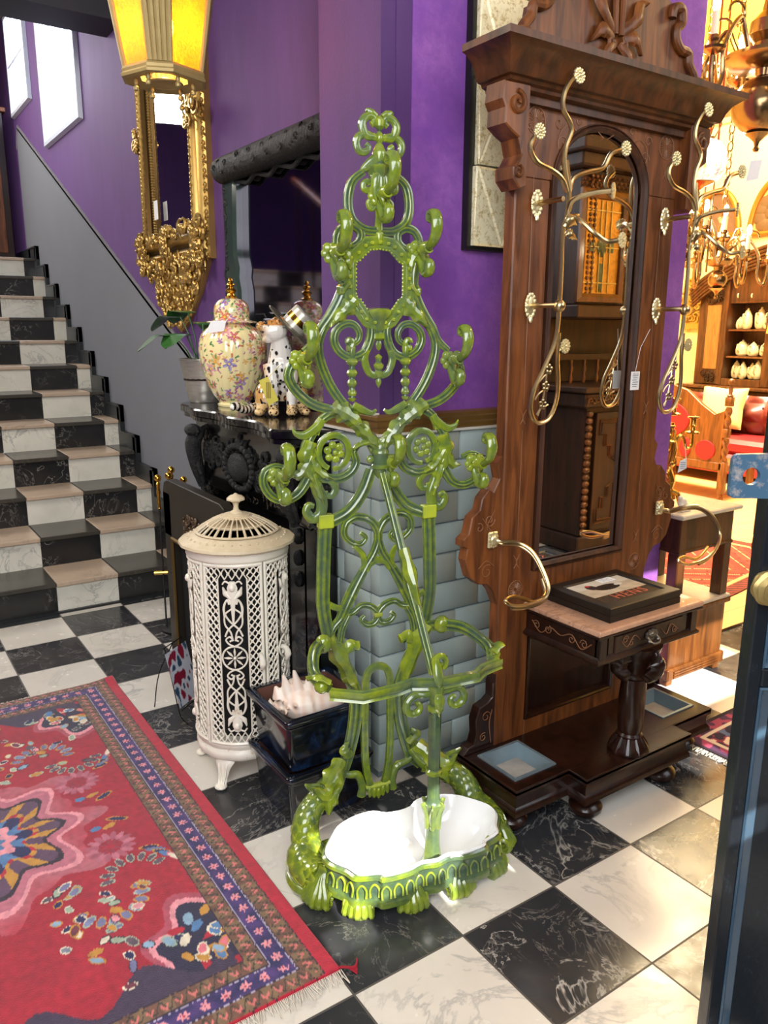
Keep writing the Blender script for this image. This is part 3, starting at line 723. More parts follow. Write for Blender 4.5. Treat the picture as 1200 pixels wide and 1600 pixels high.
def fish_scale(mb,path,r,up=None):
    P=cr(path,6); N=len(P); R=lerp_list(r,N)
    mb.tube(P,[x*.96 for x in R],n=14)
    for i in range(1,N-1,2):
        t=(P[min(i+1,N-1)]-P[i-1]).normalized(); a1=t.orthogonal().normalized(); a2=t.cross(a1)
        for k in range(7):
            a=2*PI*(k+.5*((i//2)%2))/7; nrm=a1*math.cos(a)+a2*math.sin(a); c=P[i]+nrm*R[i]*.90
            X=Matrix((a2*math.cos(a)-a1*math.sin(a),t,nrm)).transposed()
            mb.ell(c,(R[i]*.46,R[i]*.60,R[i]*.16),8,5,X=X)
for s in (1,-1):
    mb=MB()
    # head at the foot of the frame, snout up and out, body curving down to the apron
    fish_scale(mb,[(s*.150,-.02,.175),(s*.205,-.045,.165),(s*.258,-.075,.125),(s*.275,-.115,.075),(s*.272,-.165,.050)],[.024,.032,.037,.042,.046])
    mb.tube(cr([(s*.120,.0,.235),(s*.150,-.02,.195),(s*.190,-.042,.178),(s*.214,-.055,.168)],6),[.022,.032,.036,.026],n=14)
    leaf(mb,[(s*.13,-.02,.25),(s*.165,-.055,.225),(s*.205,-.085,.205),(s*.235,-.085,.225)],.030,n=(0,-.8,.6),lobes=3,thick=.014)
    leaf(mb,[(s*.15,-.055,.20),(s*.185,-.085,.17),(s*.20,-.095,.135)],.024,n=(0,-1,.2),lobes=2,thick=.012)
    leaf(mb,[(s*.10,-.02,.26),(s*.118,-.03,.29),(s*.105,-.02,.31)],.016,n=(0,-1,.2),lobes=2)
    mb.tube(cr([(s*.205,-.055,.20),(s*.238,-.06,.213),(s*.258,-.07,.232)],5),[.014,.012,.004],n=8)
    mb.ell((s*.185,-.080,.195),.009,8,6)
    # swelling scaled shoulder that meets the apron
    fish_scale(mb,[(s*.268,-.105,.055),(s*.295,-.150,.050),(s*.290,-.205,.045),(s*.275,-.245,.060)],[.040,.048,.050,.034])
    mb.tube(cr([(s*.27,-.07,.018),(s*.325,-.14,.016),(s*.330,-.21,.016),(s*.30,-.27,.018)],6),[.016,.020,.020,.016],n=8)
    mb.build('dolphin',GM,stand)
mb=MB()
mb.tube(cr([(-.26,-.10,.02),(-.20,-.08,.02),(0,-.075,.02),(.20,-.08,.02),(.26,-.10,.02)],5),.018,n=8)
mb.build('base_back_rail',GM,stand)
# white enamel pan
back=[(.225,-.185),(.19,-.150),(.13,-.128),(.075,-.128),(.04,-.152),(.0,-.158)]
full=half+back[1:]; loop=[(x,y) for x,y in full]+[(-x,y) for x,y in full[::-1][1:-1]]
pl=cr([(x,y,0) for x,y in loop],3,closed=True); mb=MB(); cx,cy=0,-.27
lv=[(1.0,zr+.004),(.975,zr+.010),(.955,zr+.006),(.90,zr-.030),(.82,zr-.062),(.70,zr-.080),(.45,zr-.088),(.15,zr-.090)]
R=[[mb.av((cx+(p.x-cx)*k,cy+(p.y-cy)*k,z)) for p in pl] for k,z in lv]; n=len(pl)
for i in range(len(R)-1):
    for k in range(n): mb.af((R[i][k],R[i][(k+1)%n],R[i+1][(k+1)%n],R[i+1][k]))
mb.af(R[-1])
R3=[[mb.av((cx+(p.x-cx)*k,cy+(p.y-cy)*k,z)) for p in pl] for k,z in ((1.0,zr+.004),(.93,zr-.03),(.7,zr-.09),(.3,zr-.10))]
for i in range(3):
    for k in range(n): mb.af((R3[i][(k+1)%n],R3[i][k],R3[i+1][k],R3[i+1][(k+1)%n]))
PAN=plain('white_enamel','#f1f1ef',.18,var=.05,coat=.6)
pan=mb.build('drip_pan',PAN,stand,ang=60); pan['label']='white enamel drip pan'
mb=MB(); mb.lathe([(.001,.0),(.016,.0),(.014,.012),(.007,.018),(.007,.030),(.015,.040),(.016,.048),(.008,.054),(.001,.055)],14,c=(-.02,-.235,zr-.088)); mb.build('pan_knob',PAN,pan)
# ------------------------------------------------------------------ carved wooden hall stand
WD=wood('walnut_stand','#8a4f24','#4a2610',.45,coat=.1); WDK=wood('dark_walnut','#34190f','#1b0d08',.28,coat=.4)
CUT=plain('carved_line','#2a130a',.5); CUTL=plain('worn_carved_line','#8b5c3c',.45)
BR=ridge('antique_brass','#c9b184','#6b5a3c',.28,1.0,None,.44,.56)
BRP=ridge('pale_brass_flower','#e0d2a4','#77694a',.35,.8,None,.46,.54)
X0=1.515; Y0=-2.525
HP=Plane((X0,Y0,0),0)
hs=thing('hall_stand','tall carved walnut hall stand with arched mirror, small marble shelf table and drip trays','hall stand',(X0,Y0,0))
def mould(mb,path,sec,closed=False): mb.sweep(path,sec,closed=closed)
# plinth
def plinth_outline(o,yb=.06):
    return [(-.487-o,yb),(-.487-o,-.245-o),(-.262-o,-.245-o),(-.262-o,-.318-o),(.262+o,-.318-o),(.262+o,-.245-o),(.487+o,-.245-o),(.487+o,yb)]
mb=MB()
lv=[(-.004,.172),(0,.168),(0,.150),(-.006,.147),(-.010,.140),(-.010,.110),(-.004,.104),(.0,.098),(.002,.085),(-.006,.078),(-.02,.074)]
TX=((-.448,-.270),(.270,.448)); TY=(-.198,-.022)
R=[[mb.av((x,y,z)) for x,y in plinth_outline(o)] for o,z in lv]
for i in range(len(R)-1):
    for k in range(8): mb.af((R[i][k],R[i][(k+1)%8],R[i+1][(k+1)%8],R[i+1][k]))
mb.af(R[-1])
# top boards round the two tray openings
zt_=.172
for a,b,c,d in ((-.487,-.448,-.245,.06),(.448,.487,-.245,.06),(-.27,.27,-.245,.06),(-.262,.262,-.318,-.245),(-.448,-.27,-.245,-.198),(.27,.448,-.245,-.198),(-.448,-.27,-.022,.06),(.27,.448,-.022,.06)):
    mb.box(a,b,c,d,zt_-.012,zt_-.0005 if c>-.3 else zt_-.0008)
mb.build('plinth',WDK,hs,ang=25)
ZN=plain('zinc_grey','#6f8189',.35,.5,c2='#93a1a6'); GRIT=plain('tray_dust','#a7a096',.8,var=.4,scale=40)
for (a,b) in TX:
    mb=MB(); c,d=TY; t_=.010
    for k,(o,z) in enumerate(((0,.174),(t_,.174),(t_+.018,.128))): pass
    def rg(o,z): return [mb.av(p) for p in ((a+o,c+o,z),(b-o,c+o,z),(b-o,d-o,z),(a+o,d-o,z))]
    L_=[rg(0,.166),rg(0,.176),rg(t_,.176),rg(t_+.016,.130)]
    for i in range(3):
        for k in range(4): mb.af((L_[i][k],L_[i][(k+1)%4],L_[i+1][(k+1)%4],L_[i+1][k]))
    tr=mb.build('drip_tray',ZN,hs,smooth=False); tr['label']='grey zinc drip tray'
    mb=MB(); mb.box(a+t_+.012,b-t_-.012,c+t_+.012,d-t_-.012,.124,.132); mb.build('tray_bottom',GRIT,tr,smooth=False)
for x,y in ((-.43,-.165),(-.185,-.255),(.31,-.235),(.185,-.26),(.43,-.165),(-.43,.02),(.43,.02)):
    if (x,y)==(.31,-.235): continue
    mb=MB(); mb.lathe([(.02,.0),(.040,.004),(.052,.018),(.054,.032),(.044,.046),(.026,.054),(.024,.062),(.036,.068),(.036,.078)],20,c=(x,y,0)); mb.build('bun_foot',plain('ebonised_foot','#20262b',.25) if False else WDK,hs)
# back frame: posts, rails, arched mirror surround
ZS=1.945; RA=.218; ZB=.755; zc=2.135
mb=MB()
for s in (1,-1):
    a,b=sorted((s*.360,s*.222))
    mb.box(a,b,0,.045,.168,ZS,b=.004)
mb.box(-.223,.223,.0,.045,.53,ZB-.0,b=.003); mb.box(-.223,.223,0,.045,.168,.225,b=.003)
# spandrel board with arch cut
arc=[(RA*math.cos(a),ZS+RA*.82*math.sin(a)) for a in [PI*i/24 for i in range(25)]]
for y,fl_ in ((0,0),(.045,1)):
    for i in range(24):
        p,q=arc[i],arc[i+1]; u=lambda t:(.36 if t[0]>=0 else -.36,zc)
        P4=[p,(p[0] if abs(p[0])<.36 else p[0],zc),(q[0],zc),q]
        ids=[mb.av((x,y,z)) for x,z in P4]; mb.af(ids if fl_ else ids[::-1])
for s in (1,-1): a,b=sorted((s*.36,s*RA)); mb.box(a,b,0,.045,ZS,zc)
for i in range(24):
    p,q=arc[i],arc[i+1]; mb.af([mb.av((p[0],0,p[1])),mb.av((q[0],0,q[1])),mb.av((q[0],.045,q[1])),mb.av((p[0],.045,p[1]))])
mb.build('back_frame',WD,hs,ang=20,recalc=False)
# moulding around the mirror
mb=MB(); sec=[(0,-.012),(.0,.004),(.004,.006),(.006,.001),(.010,.008),(.014,.010),(.018,.004),(.022,.001),(.022,-.012)]
pth=[(-RA,0,ZB),(RA,0,ZB),(RA,0,ZS)]+[(x,0,z) for x,z in arc[1:-1]]+[(-RA,0,ZS)]
mb.sweep([Vector(p)+Vector((0,-.001,0)) for p in pth],[(-x,y) for x,y in sec],up=(0,-1,0),closed=True)
mb.build('mirror_moulding',wood('mirror_moulding_wood','#5a321a','#2d170c',.55,coat=0),hs,ang=25)
GL=NT('silvered_glass'); GL.set((.86,.86,.84,1),.015,1.0); MIR=GL.m
mb=MB(); mb.v=[];
in_=.0; 
def mloop(o,y):
    return [(-RA+o,y,ZB+o),(RA-o,y,ZB+o),(RA-o,y,ZS)]+[((RA-o)*math.cos(a),y,ZS+(RA*.82-o)*math.sin(a)) for a in [PI*i/24 for i in range(1,24)]]+[(-RA+o,y,ZS)]
A=[mb.av(p) for p in mloop(-.004,.022)]; B=[mb.av(p) for p in mloop(.026,.0165)]
for k in range(len(A)): mb.af((A[k],A[(k+1)%len(A)],B[(k+1)%len(A)],B[k]))
mb.af(B); mb.build('mirror_glass',MIR,hs,smooth=False,recalc=False)
mb=MB(); mb.box(-.26,.26,.03,.042,.7,2.13); mb.build('mirror_backing',WDK,hs,smooth=False)
# lower panel
mb=MB(); mb.box(-.224,.224,.018,.03,.22,.535); 
mb.sweep([(-.222,0,.226),(.222,0,.226),(.222,0,.53),(-.222,0,.53)],[(0,-.02),(0,.003),(-.006,.005),(-.010,-.001),(-.018,-.004),(-.022,-.018)],up=(0,-1,0),closed=True)
mb.build('lower_panel',WDK,hs,ang=25)
# post flutes, rosettes, incised ornament
def rosette(mb,x,z,r,y=-.001):
    mb.tube([(x+r*math.cos(a),y,z+r*math.sin(a)) for a in [2*PI*i/20 for i in range(20)]],.0016,n=5,closed=True)
    for k in range(12):
        a=2*PI*k/12; mb.tube([(x+r*.22*math.cos(a),y,z+r*.22*math.sin(a)),(x+r*.85*math.cos(a-.1),y,z+r*.85*math.sin(a-.1)),(x+r*.85*math.cos(a+.16),y,z+r*.85*math.sin(a+.16)),(x+r*.22*math.cos(a+.1),y,z+r*.22*math.sin(a+.1))],.0013,n=4)
def vine(mb,P,curls=(),r=.0018,y=-.001):
    mb.tube(cr([(x,y,z) for x,z in P],5),[r*.6,r,r,r*.6],n=5)
    for cx,cz,rr,a0,tn in curls: mb.tube(spiral((cx,y,cz),rr,rr*.25,a0,tn,14),r*.8,n=5)
mb=MB()
for s in (1,-1):
    rosette(mb,s*.292,2.095,.036); rosette(mb,s*.292,.705,.030)
    vine(mb,[(s*.292,1.95),(s*.292,1.30)],r=.0016); vine(mb,[(s*.292,1.22),(s*.292,.86)],r=.0016)
    for z in (2.02,1.26,.80):
        for q in (-1,1): vine(mb,[(s*.292+q*.014,z+.022),(s*.292+q*.004,z+.008),(s*.292,z-.006),(s*.292+q*.010,z-.022)],r=.002)
    vine(mb,[(s*.01,2.085),(s*.06,2.108),(s*.11,2.085),(s*.16,2.10),(s*.195,2.075),(s*.20,2.03)],[(s*.185,2.045,.026,0,1.2),(s*.12,2.118,.014,0,s*.9),(s*.20,2.10,.018,0,s)],r=.0022)
vine(mb,[(-.16,.60),(-.10,.625),(-.04,.60),(.03,.63),(.09,.60),(.15,.62)],[(-.07,.62,.015,0,1),(.06,.61,.015,0,-1)])
mb.build('carved_ornament',CUTL,hs)
# side ears and foot brackets
ear=[(.358,1.145),(.385,1.125),(.372,1.075),(.395,1.035),(.415,1.045),(.44,1.02),(.448,.985),(.478,.965),(.490,.915),(.512,.900),(.512,.880),(.492,.870),(.500,.835),(.478,.775),(.445,.748),(.410,.742),(.385,.715),(.358,.66)]
fbk=[(.358,.43),(.372,.40),(.372,.35),(.392,.335),(.425,.325),(.440,.285),(.436,.235),(.445,.20),(.470,.195),(.488,.172),(.358,.172)]
for s in (1,-1):
    mb=MB(); E_=[(s*x,z) for x,z in (ear if s>0 else ear[::-1])]
    mb.prism(E_,.036,((0,.040,0),(1,0,0),(0,0,1),(0,-1,0)),b=.003); e=mb.build('side_ear',WD,hs,ang=30)
    mb=MB(); y=.0015
    vine(mb,[(s*.39,.98),(s*.42,.93),(s*.40,.91),(s*.44,.96)],[(s*.41,.95,.022,0,s*1.3),(s*.45,.93,.016,2,s)],y=y,r=.0016); vine(mb,[(s*.385,.80),(s*.42,.82),(s*.45,.80)],[(s*.415,.785,.024,1,1.2)],y=y,r=.0016)
    mb.build('ear_carving',CUTL,e)
    mb=MB(); E_=[(s*x,z) for x,z in (fbk if s>0 else fbk[::-1])]
    mb.prism(E_,.036,((0,.035,0),(1,0,0),(0,0,1),(0,-1,0)),b=.003); e=mb.build('foot_bracket',WDK,hs,ang=30)
    mb=MB(); vine(mb,[(s*.375,.19),(s*.385,.26),(s*.375,.31)],[(s*.40,.29,.02,0,1.2),(s*.41,.22,.016,1,1.3)],y=-.004,r=.0018); mb.build('bracket_carving',CUTL,e)
    # corbel under the cornice
    cb=[(.358,2.165),(.452,2.165),(.458,2.12),(.446,2.10),(.448,2.06),(.425,2.045),(.395,2.03),(.382,1.99),(.398,1.965),(.412,1.955),(.410,1.925),(.385,1.90),(.360,1.91)]
    mb=MB(); E_=[(s*x,z) for x,z in (cb if s>0 else cb[::-1])]
    mb.prism(E_,.075,((0,.030,0),(1,0,0),(0,0,1),(0,-1,0)),b=.004)
    mb.tube(spiral((s*.408,-.048,2.115),.030,.006,PI/2,1.3*s,20),[.006,.008,.005],n=8,up=(0,-1,0)); mb.tube(spiral((s*.395,-.046,1.945),.018,.004,PI/2,1.2*s,14),[.006,.006,.004],n=8,up=(0,-1,0))
    mb.build('corbel',WD,hs,ang=30)
# cornice
sec=[(-.10,0),(.0,0),(.010,.004),(.012,.012),(.024,.016),(.028,.024),(.040,.026),(.046,.034),(.052,.052),(.066,.075),(.086,.090),(.098,.094),(.098,.112),(-.10,.112)]
mb=MB(); mb.sweep([(-.42,.06,2.150),(-.42,-.030,2.150),(.42,-.030,2.150),(.42,.06,2.150)],[(x,z) for x,z in sec][::-1] if False else sec); mb.box(-.41,.41,-.02,.06,2.13,2.262)
mb.build('cornice',wood('cornice_wood','#643618','#38200f',.45,coat=.1),hs,ang=22)
# pediment
pd=[(0,2.26),(.385,2.26),(.375,2.30),(.345,2.33),(.338,2.375),(.30,2.385),(.272,2.40),(.268,2.425),(.285,2.44),(.29,2.47),(.262,2.50),(.20,2.52),(.14,2.50),(.10,2.53),(.05,2.60),(0,2.62)]
P=pd+[(-x,z) for x,z in pd[::-1][1:-1]]
mb=MB(); mb.prism(P,.03,((0,.02,0),(1,0,0),(0,0,1),(0,-1,0)),b=.003)
for s in (1,-1):
    mb.tube(cr([(s*.39,-.014,2.275),(s*.372,-.018,2.315),(s*.345,-.018,2.345),(s*.338,-.018,2.372),(s*.30,-.018,2.378),(s*.275,-.018,2.40),(s*.272,-.018,2.43),(s*.295,-.018,2.45),(s*.285,-.018,2.485),(s*.25,-.018,2.48),(s*.245,-.018,2.455)],5),[.016,.014,.015,.014,.014,.018,.014],n=10)
    mb.ell((s*.385,-.03,2.285),(.026,.03,.024),10,7)
    mb.tube(cr([(s*.012,-.016,2.62),(s*.016,-.020,2.45),(s*.012,-.024,2.36)],5),[.010,.010,.008],n=8)
    leaf(mb,[(s*.02,-.02,2.37),(s*.07,-.03,2.41),(s*.10,-.02,2.46),(s*.13,-.02,2.47)],.020,lobes=2); leaf(mb,[(s*.02,-.02,2.35),(s*.07,-.03,2.36),(s*.11,-.02,2.325)],.018,lobes=2); leaf(mb,[(s*.01,-.02,2.34),(s*.045,-.03,2.31),(s*.06,-.02,2.28)],.014)
    mb.tube(spiral((s*.022,-.024,2.335),.020,.005,PI/2,-s*1.1,12),[.006,.006,.004],n=6,up=(0,-1,0))
mb.build('pediment',WD,hs,ang=30)
# small table
ZT=.655
mb=MB(); mb.box(-.236,.236,-.300,.0,.555,.625,b=.002); mb.box(-.19,.19,-.304,-.29,.558,.622)
for a,b in ((-.236,-.205),(.205,.236)): mb.box(a,b,-.312,-.29,.553,.627,b=.002)
mb.sweep([(-.236,.0,.545),(-.236,-.305,.545),(.236,-.305,.545),(.236,.0,.545)],[(-.05,-.006),(.004,-.006),(.012,.0),(.012,.006),(.005,.012),(0,.018),(-.05,.018)])
mb.sweep([(-.236,.0,.620),(-.236,-.305,.620),(.236,-.305,.620),(.236,.0,.620)],[(-.05,-.0),(.002,.0),(.010,.006),(.016,.010),(.016,.016),(-.05,.016)])
mb.build('table_frame',WDK,hs,ang=25)
mb=MB(); mb.box(-.254,.254,-.322,.0,.636,ZT,b=.004); t=NT('rouge_marble'); v=t.coord(); c=t.mix(t.noise(v,30,6,.7),srgb('#d6ac8c'),srgb('#b98568')); t.set(marble(t,v,c,srgb('#6e4434'),9,.7,.04),.2)
mt=mb.build('marble_top',t.m,hs); mt['label']='pink veined marble top'
mb=MB(); mb.box(-.165,.165,-.309,-.295,.560,.620,b=.003); dr=mb.build('drawer',WDK,hs)
mb=MB(); y=-.3105
vine(mb,[(-.14,.60),(-.11,.575),(-.08,.605),(-.05,.585)],[(-.12,.60,.014,0,1.4),(-.09,.583,.012,1,1)],y=y); vine(mb,[(.14,.58),(.10,.605),(.08,.575),(.05,.60)],[(.12,.585,.014,0,-1.4)],y=y); mb.build('drawer_carving',CUTL,dr)
mb=MB(); PEW=ridge('blackened_pewter','#8a8378','#26221e',.35,.9,None)
for k in range(9):
    a=2*PI*k/9; mb.ell((.022*math.cos(a),-.314,.592+.013*math.sin(a)),(.009,.005,.007),7,5)
mb.ell((0,-.316,.592),(.014,.007,.010),8,6); mb.tube(cr([(-.022,-.316,.586),(-.020,-.332,.574),(0,-.336,.570),(.020,-.332,.574),(.022,-.316,.586)],5),.0035,n=7)
for s in (1,-1): mb.ell((s*.021,-.324,.576),.007,8,6)
mb.build('drawer_handle',PEW,dr)
mb=MB()
for x in (-.238,):
    def pt(y,z): return (x-.0,y,z)
mb.tube(cr([(-.238,-.28,.60),(-.238,-.24,.572),(-.238,-.20,.605),(-.238,-.155,.588),(-.238,-.11,.60),(-.238,-.07,.57),(-.238,-.03,.60)],5),.0018,n=5)
for yy,a in ((-.25,0),(-.20,1),(-.10,2),(-.05,.5)): mb.tube(spiral((-.238,yy,.59),.016,.004,a,1.3,12,ax=(0,1,0)),.0015,n=5)
mb.build('apron_carving',CUTL,hs)
# pillar
mb=MB(); cx,cy=0.0,-.262
mb.lathe([(.060,.170),(.064,.176),(.062,.186),(.050,.206),(.040,.222),(.042,.230),(.036,.238)],24,c=(cx,cy,0),mod=lambda a,z:1+(.07*abs(math.cos(5*a)) if z<.21 else 0))
for k in range(10):
    a=2*PI*k/10; mb.tube([(cx+.058*math.cos(a),cy+.058*math.sin(a),.178),(cx+.050*math.cos(a),cy+.050*math.sin(a),.200),(cx+.038*math.cos(a),cy+.038*math.sin(a),.224)],[.011,.010,.006],n=7)
prof=[(.034,.238)]+[(.036+.004*math.sin(i/16*PI),.238+.19*i/16) for i in range(17)]+[(.034,.430),(.046,.436),(.048,.446),(.040,.452),(.044,.47),(.06,.50),(.075,.53),(.08,.548)]
mb.lathe(prof,32,c=(cx,cy,0),mod=lambda a,z:1+(.09*abs(math.sin(1.5*a+(z-.24)*16))**.5 if .24<z<.43 else 0))
mb.build('pillar',WDK,hs,ang=50)
mb=MB()
for k,(dx,dy) in enumerate(((1,0),(-1,0),(0,-1),(0,1))):
    if dy==1: continue
    L3=[(dx*.045,cy+dy*.045,.445),(dx*.075,cy+dy*.075,.47),(dx*.085,cy+dy*.085,.505),(dx*.11,cy+dy*.06,.535)]
    leaf(mb,L3,.034,n=(dx,dy,.3),lobes=3,thick=.018)
    c=Vector((dx*.112,cy+dy*.055,.52)); mb.tube(spiral(c,.026,.006,0,1.2,14,ax=(dx,dy,0)) if True else [],[.010,.010,.006],n=8)
mb.box(-.10,.10,cy-.03,cy+.25,.50,.546,b=.006)
mb.build('pillar_bracket',WDK,hs,ang=50)
# brass hat and coat hook trees
def brflower(mb,c,n,r):
    n=Vector(n).normalized(); a1=n.orthogonal().normalized(); a2=n.cross(a1); c=Vector(c)
    X=Matrix((a1,a2,n)).transposed()
    for q,m_,rr in ((.78,12,.24),(.45,8,.22)):
        for k in range(m_):
            a=2*PI*k/m_+q; mb.ell(c+(a1*math.cos(a)+a2*math.sin(a))*(r*q)+n*(r*.15*(1-q)),(r*rr,r*rr,r*.2),6,4,X=X)
    mb.ell(c+n*r*.15,(r*.28,r*.28,r*.22),7,5,X=X); mb.ell(c,(r*.8,r*.8,r*.12),10,4,X=X)
def hooktree(mirror=False):
    yy=-.105
    g=lambda l,d=0: [HP.at(a,b,yy-d) for a,b in l]
    root=thing('brass_hook_tree','x','coat hooks',(X0,Y0,0))
    mb=MB(); rt=lambda p,r=.0065: mb.tube(cr(p,6),r,n=8)
    # stem: two rods bound together, opening to a looped foot
    rt(g([(885,250),(889,290),(887,330),(879,365),(877,420),(874,478),(868,530),(850,575),(834,610),(829,640),(838,660),(856,655),(868,630),(872,600),(871,560),(873,520)]))
    rt(g([(882,540),(872,548),(868,575)])[:2],.006)
    mb.ell(HP.at(874,478,yy),(.018,.018,.018),14,10)
    rt(g([(889,300),(882,260),(884,230),(893,200),(880,170),(882,145),(893,125),(903,120)]),.007)
    rt(g([(886,300),(878,280),(862,266),(840,254),(829,235),(831,220),(843,207)]),.007)
    rt(g([(889,300),(896,278),(920,268),(942,262),(955,240),(975,233)]),.007)
    rt([HP.at(888,330,yy),HP.at(896,312,yy-.02),HP.at(925,302,yy-.06),HP.at(955,298,yy-.10)],.007)
    rt([HP.at(886,345,yy),HP.at(893,338,yy-.01),HP.at(908,345,yy-.04),HP.at(930,365,yy-.07),HP.at(948,377,yy-.08),HP.at(968,375,yy-.10)],.007)
    for px,py in ((838,318),(828,478)):
        a=HP.at(px,py,0); mb.tube([a,a+Vector((0,yy,0))],.0075,n=10)
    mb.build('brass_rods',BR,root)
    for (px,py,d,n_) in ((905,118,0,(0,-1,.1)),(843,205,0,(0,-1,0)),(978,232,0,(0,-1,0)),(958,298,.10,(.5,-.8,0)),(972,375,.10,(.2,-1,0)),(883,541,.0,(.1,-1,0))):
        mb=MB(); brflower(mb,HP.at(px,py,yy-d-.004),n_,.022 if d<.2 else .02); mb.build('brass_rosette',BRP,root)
    for px,py in ((838,318),(828,478)):
        mb=MB(); a=HP.at(px,py,-.004); mb.ell(a,(.020,.006,.036),10,8)
        for k in range(14):
            q=2*PI*k/14; mb.ell((a.x+.017*math.cos(q),a.y-.003,a.z+.033*math.sin(q)),(.006,.005,.007),6,4)
        mb.ell((a.x,a.y-.006,a.z-.040),(.007,.005,.010),6,4); mb.build('wall_plate',BRP,root)
    for (x1,y1,x2,y2) in ((884,340,900,352),(884,356,905,335),(884,362,900,375)):
        mb=MB(); leaf(mb,[HP.at(x1,y1,yy-.01),HP.at((x1+x2)/2,(y1+y2)/2-3,yy-.02),HP.at(x2,y2,yy-.01)],.012,lobes=4,thick=.004); mb.build('ivy_leaf',BR,root)
    mb=MB(); ax=g([(840,650),(848,625),(852,600),(856,570)]); mb.tube(cr(ax,5),.003,n=6)
    for (px,py) in ((848,632),(853,604),(858,577)):
        c=HP.at(px,py,yy-.004)
        for k in range(5):
            a=.2+k*PI*.4; mb.ell((c.x+.010*math.cos(a),c.y,c.z+.010*math.sin(a)),(.0065,.003,.0065),7,5)
    for l in ([(838,648),(845,638),(856,632)],[(836,625),(842,615),(856,605)],[(840,600),(850,588),(860,580)]): mb.tube(cr(g(l),5),.0028,n=6)
    mb.build('leaf_spray',BR,root)
    return root
ht=hooktree(); ht['label']='brass hat hooks with rosette ends on the left post of the hall stand'
h2=dup(ht,(X0+.585,Y0,0),label='brass hat hooks with rosette ends on the right post of the hall stand')
for o in (ht,h2): o['group']='brass hook trees on the hall stand'
# brass umbrella loops on the ears
def umb(loc,label,trace):
    root=thing('umbrella_holder',label,'umbrella holder',loc,0,'brass umbrella loops')
    mb=MB()
    o=Vector((0,0,0))
    R_=Vector(loc)-Vector((X0,Y0,0)); w=[HP.at(px,py,d)-R_ for px,py,d in trace]
    P_=cr(w,7); mb.tube(P_,.0058,n=8); n_=int(len(P_)*.62); mb.tube([p+Vector((.004,.006,-.011))*min(1,i/8) for i,p in enumerate(P_[:n_])],.0052,n=8)
    mb.build('brass_loop',BR,root)
    mb=MB(); mb.box(-.020,.020,-.010,-.0005,-.026,.026,b=.004); mb.ell((0,-.012,0),(.015,.008,.018),10,6)
    for k in range(12):
        q=2*PI*k/12; mb.ell((.017*math.cos(q),-.010,.021*math.sin(q)),(.004,.004,.005),6,4)
    mb.build('rose_plate',BRP,root); return root
pa_=HP.at(768,843,0); pb_=HP.at(1028,793,0)
u1=umb((X0+pa_.x,Y0,pa_.z),'curled brass umbrella loop on the left side ear of the wooden hall stand',[(768,843,-.004),(785,846,-.03),(810,848,-.08),(832,862,-.12),(848,890,-.16),(857,918,-.19),(850,935,-.20),(825,945,-.21),(800,946,-.215),(790,938,-.21),(805,932,-.20),(835,940,-.19),(851,928,-.17),(846,905,-.14)])
u2=umb((X0+pb_.x,Y0,pb_.z),'curled brass umbrella loop on the right side ear of the wooden hall stand',[(1028,793,-.004),(1045,797,-.03),(1070,792,-.08),(1095,792,-.12),(1115,808,-.15),(1125,835,-.17),(1118,858,-.19),(1100,875,-.20),(1075,882,-.20),(1060,876,-.20),(1068,870,-.19),(1088,873,-.18),(1106,855,-.165)])
# framed picture lying on the table
fr_=thing('framed_picture','thick black box frame with a poultry picture lying flat on the hall stand marble top','picture',(X0,Y0,ZT+.001))
BLK=plain('black_brown_frame','#1d1712',.4,var=.3)
mb=MB(); a,b,c,d=-.172,.170,-.288,-.022; W_=.042; hgt=.046
mb.sweep([(a,c,0),(b,c,0),(b,d,0),(a,d,0)],[(0,0),(0,.020),(-.002,.021),(-.002,.023),(0,.024),(0,hgt-.002),(-.003,hgt),(-.036,hgt),(-.042,hgt-.006),(-.042,0)],closed=True)
mb.build('frame',BLK,fr_,ang=30)
# picture: dark hen in a pale landscape, red lettering on a dark band
def hens(u,v):
    n=mn.noise(Vector((u*7,v*7,2))); base=Vector((.62,.52,.38))*(1+.25*n) if v>.33 else Vector((.30,.27,.19))*(1+.3*n)
    if v>.72: base=Vector((.72,.66,.55))*(1+.1*n)
    if v<.34: base=Vector((.06,.045,.03))
    bx,by=(u-.50)/.22,(v-.64)/.13
    if bx*bx+by*by<1: base=Vector((.035,.025,.02))
    bx,by=(u-.29)/.08,(v-.75)/.12
    if bx*bx+by*by<1: base=Vector((.05,.03,.03))
    bx,by=(u-.285)/.035,(v-.84)/.04
    if bx*bx+by*by<1: base=Vector((.55,.05,.04))
    bx,by=(u-.72)/.07,(v-.66)/.05
    if bx*bx+by*by<1: base=Vector((.8,.76,.68))
    return (max(0,base[0]),max(0,base[1]),max(0,base[2]),1)
mb=MB(); mb.grid(lambda u,v:(a+W_+u*(b-a-2*W_),c+W_+v*(d-c-2*W_),.041),90,70,hens); mb.build('picture',vcol('hen_print',.25,.3),fr_,smooth=False,recalc=False)
def text(body,size,mat,parent,loc,rot,name='lettering',ext=.0004,align='CENTER',sp=1.0):
    cu=bpy.data.curves.new(name,'FONT'); cu.body=body; cu.size=size; cu.extrude=ext; cu.align_x=align; cu.align_y='CENTER'; cu.space_character=sp
    cu.materials.append(mat); q=bpy.data.objects.new('tmp',cu); COL.objects.link(q)
    dg=bpy.context.evaluated_depsgraph_get(); dg.update(); me=bpy.data.meshes.new_from_object(q.evaluated_get(dg)); bpy.data.objects.remove(q,do_unlink=True); me.name=name
    o=bpy.data.objects.new(name,me); COL.objects.link(o); o.parent=parent; o.location=loc; o.rotation_euler=rot; return o
text('HENS',.056,plain('brick_red_ink','#c4553a',.5),fr_,(.012,c+.078,.0412),(0,0,0),sp=1.2)
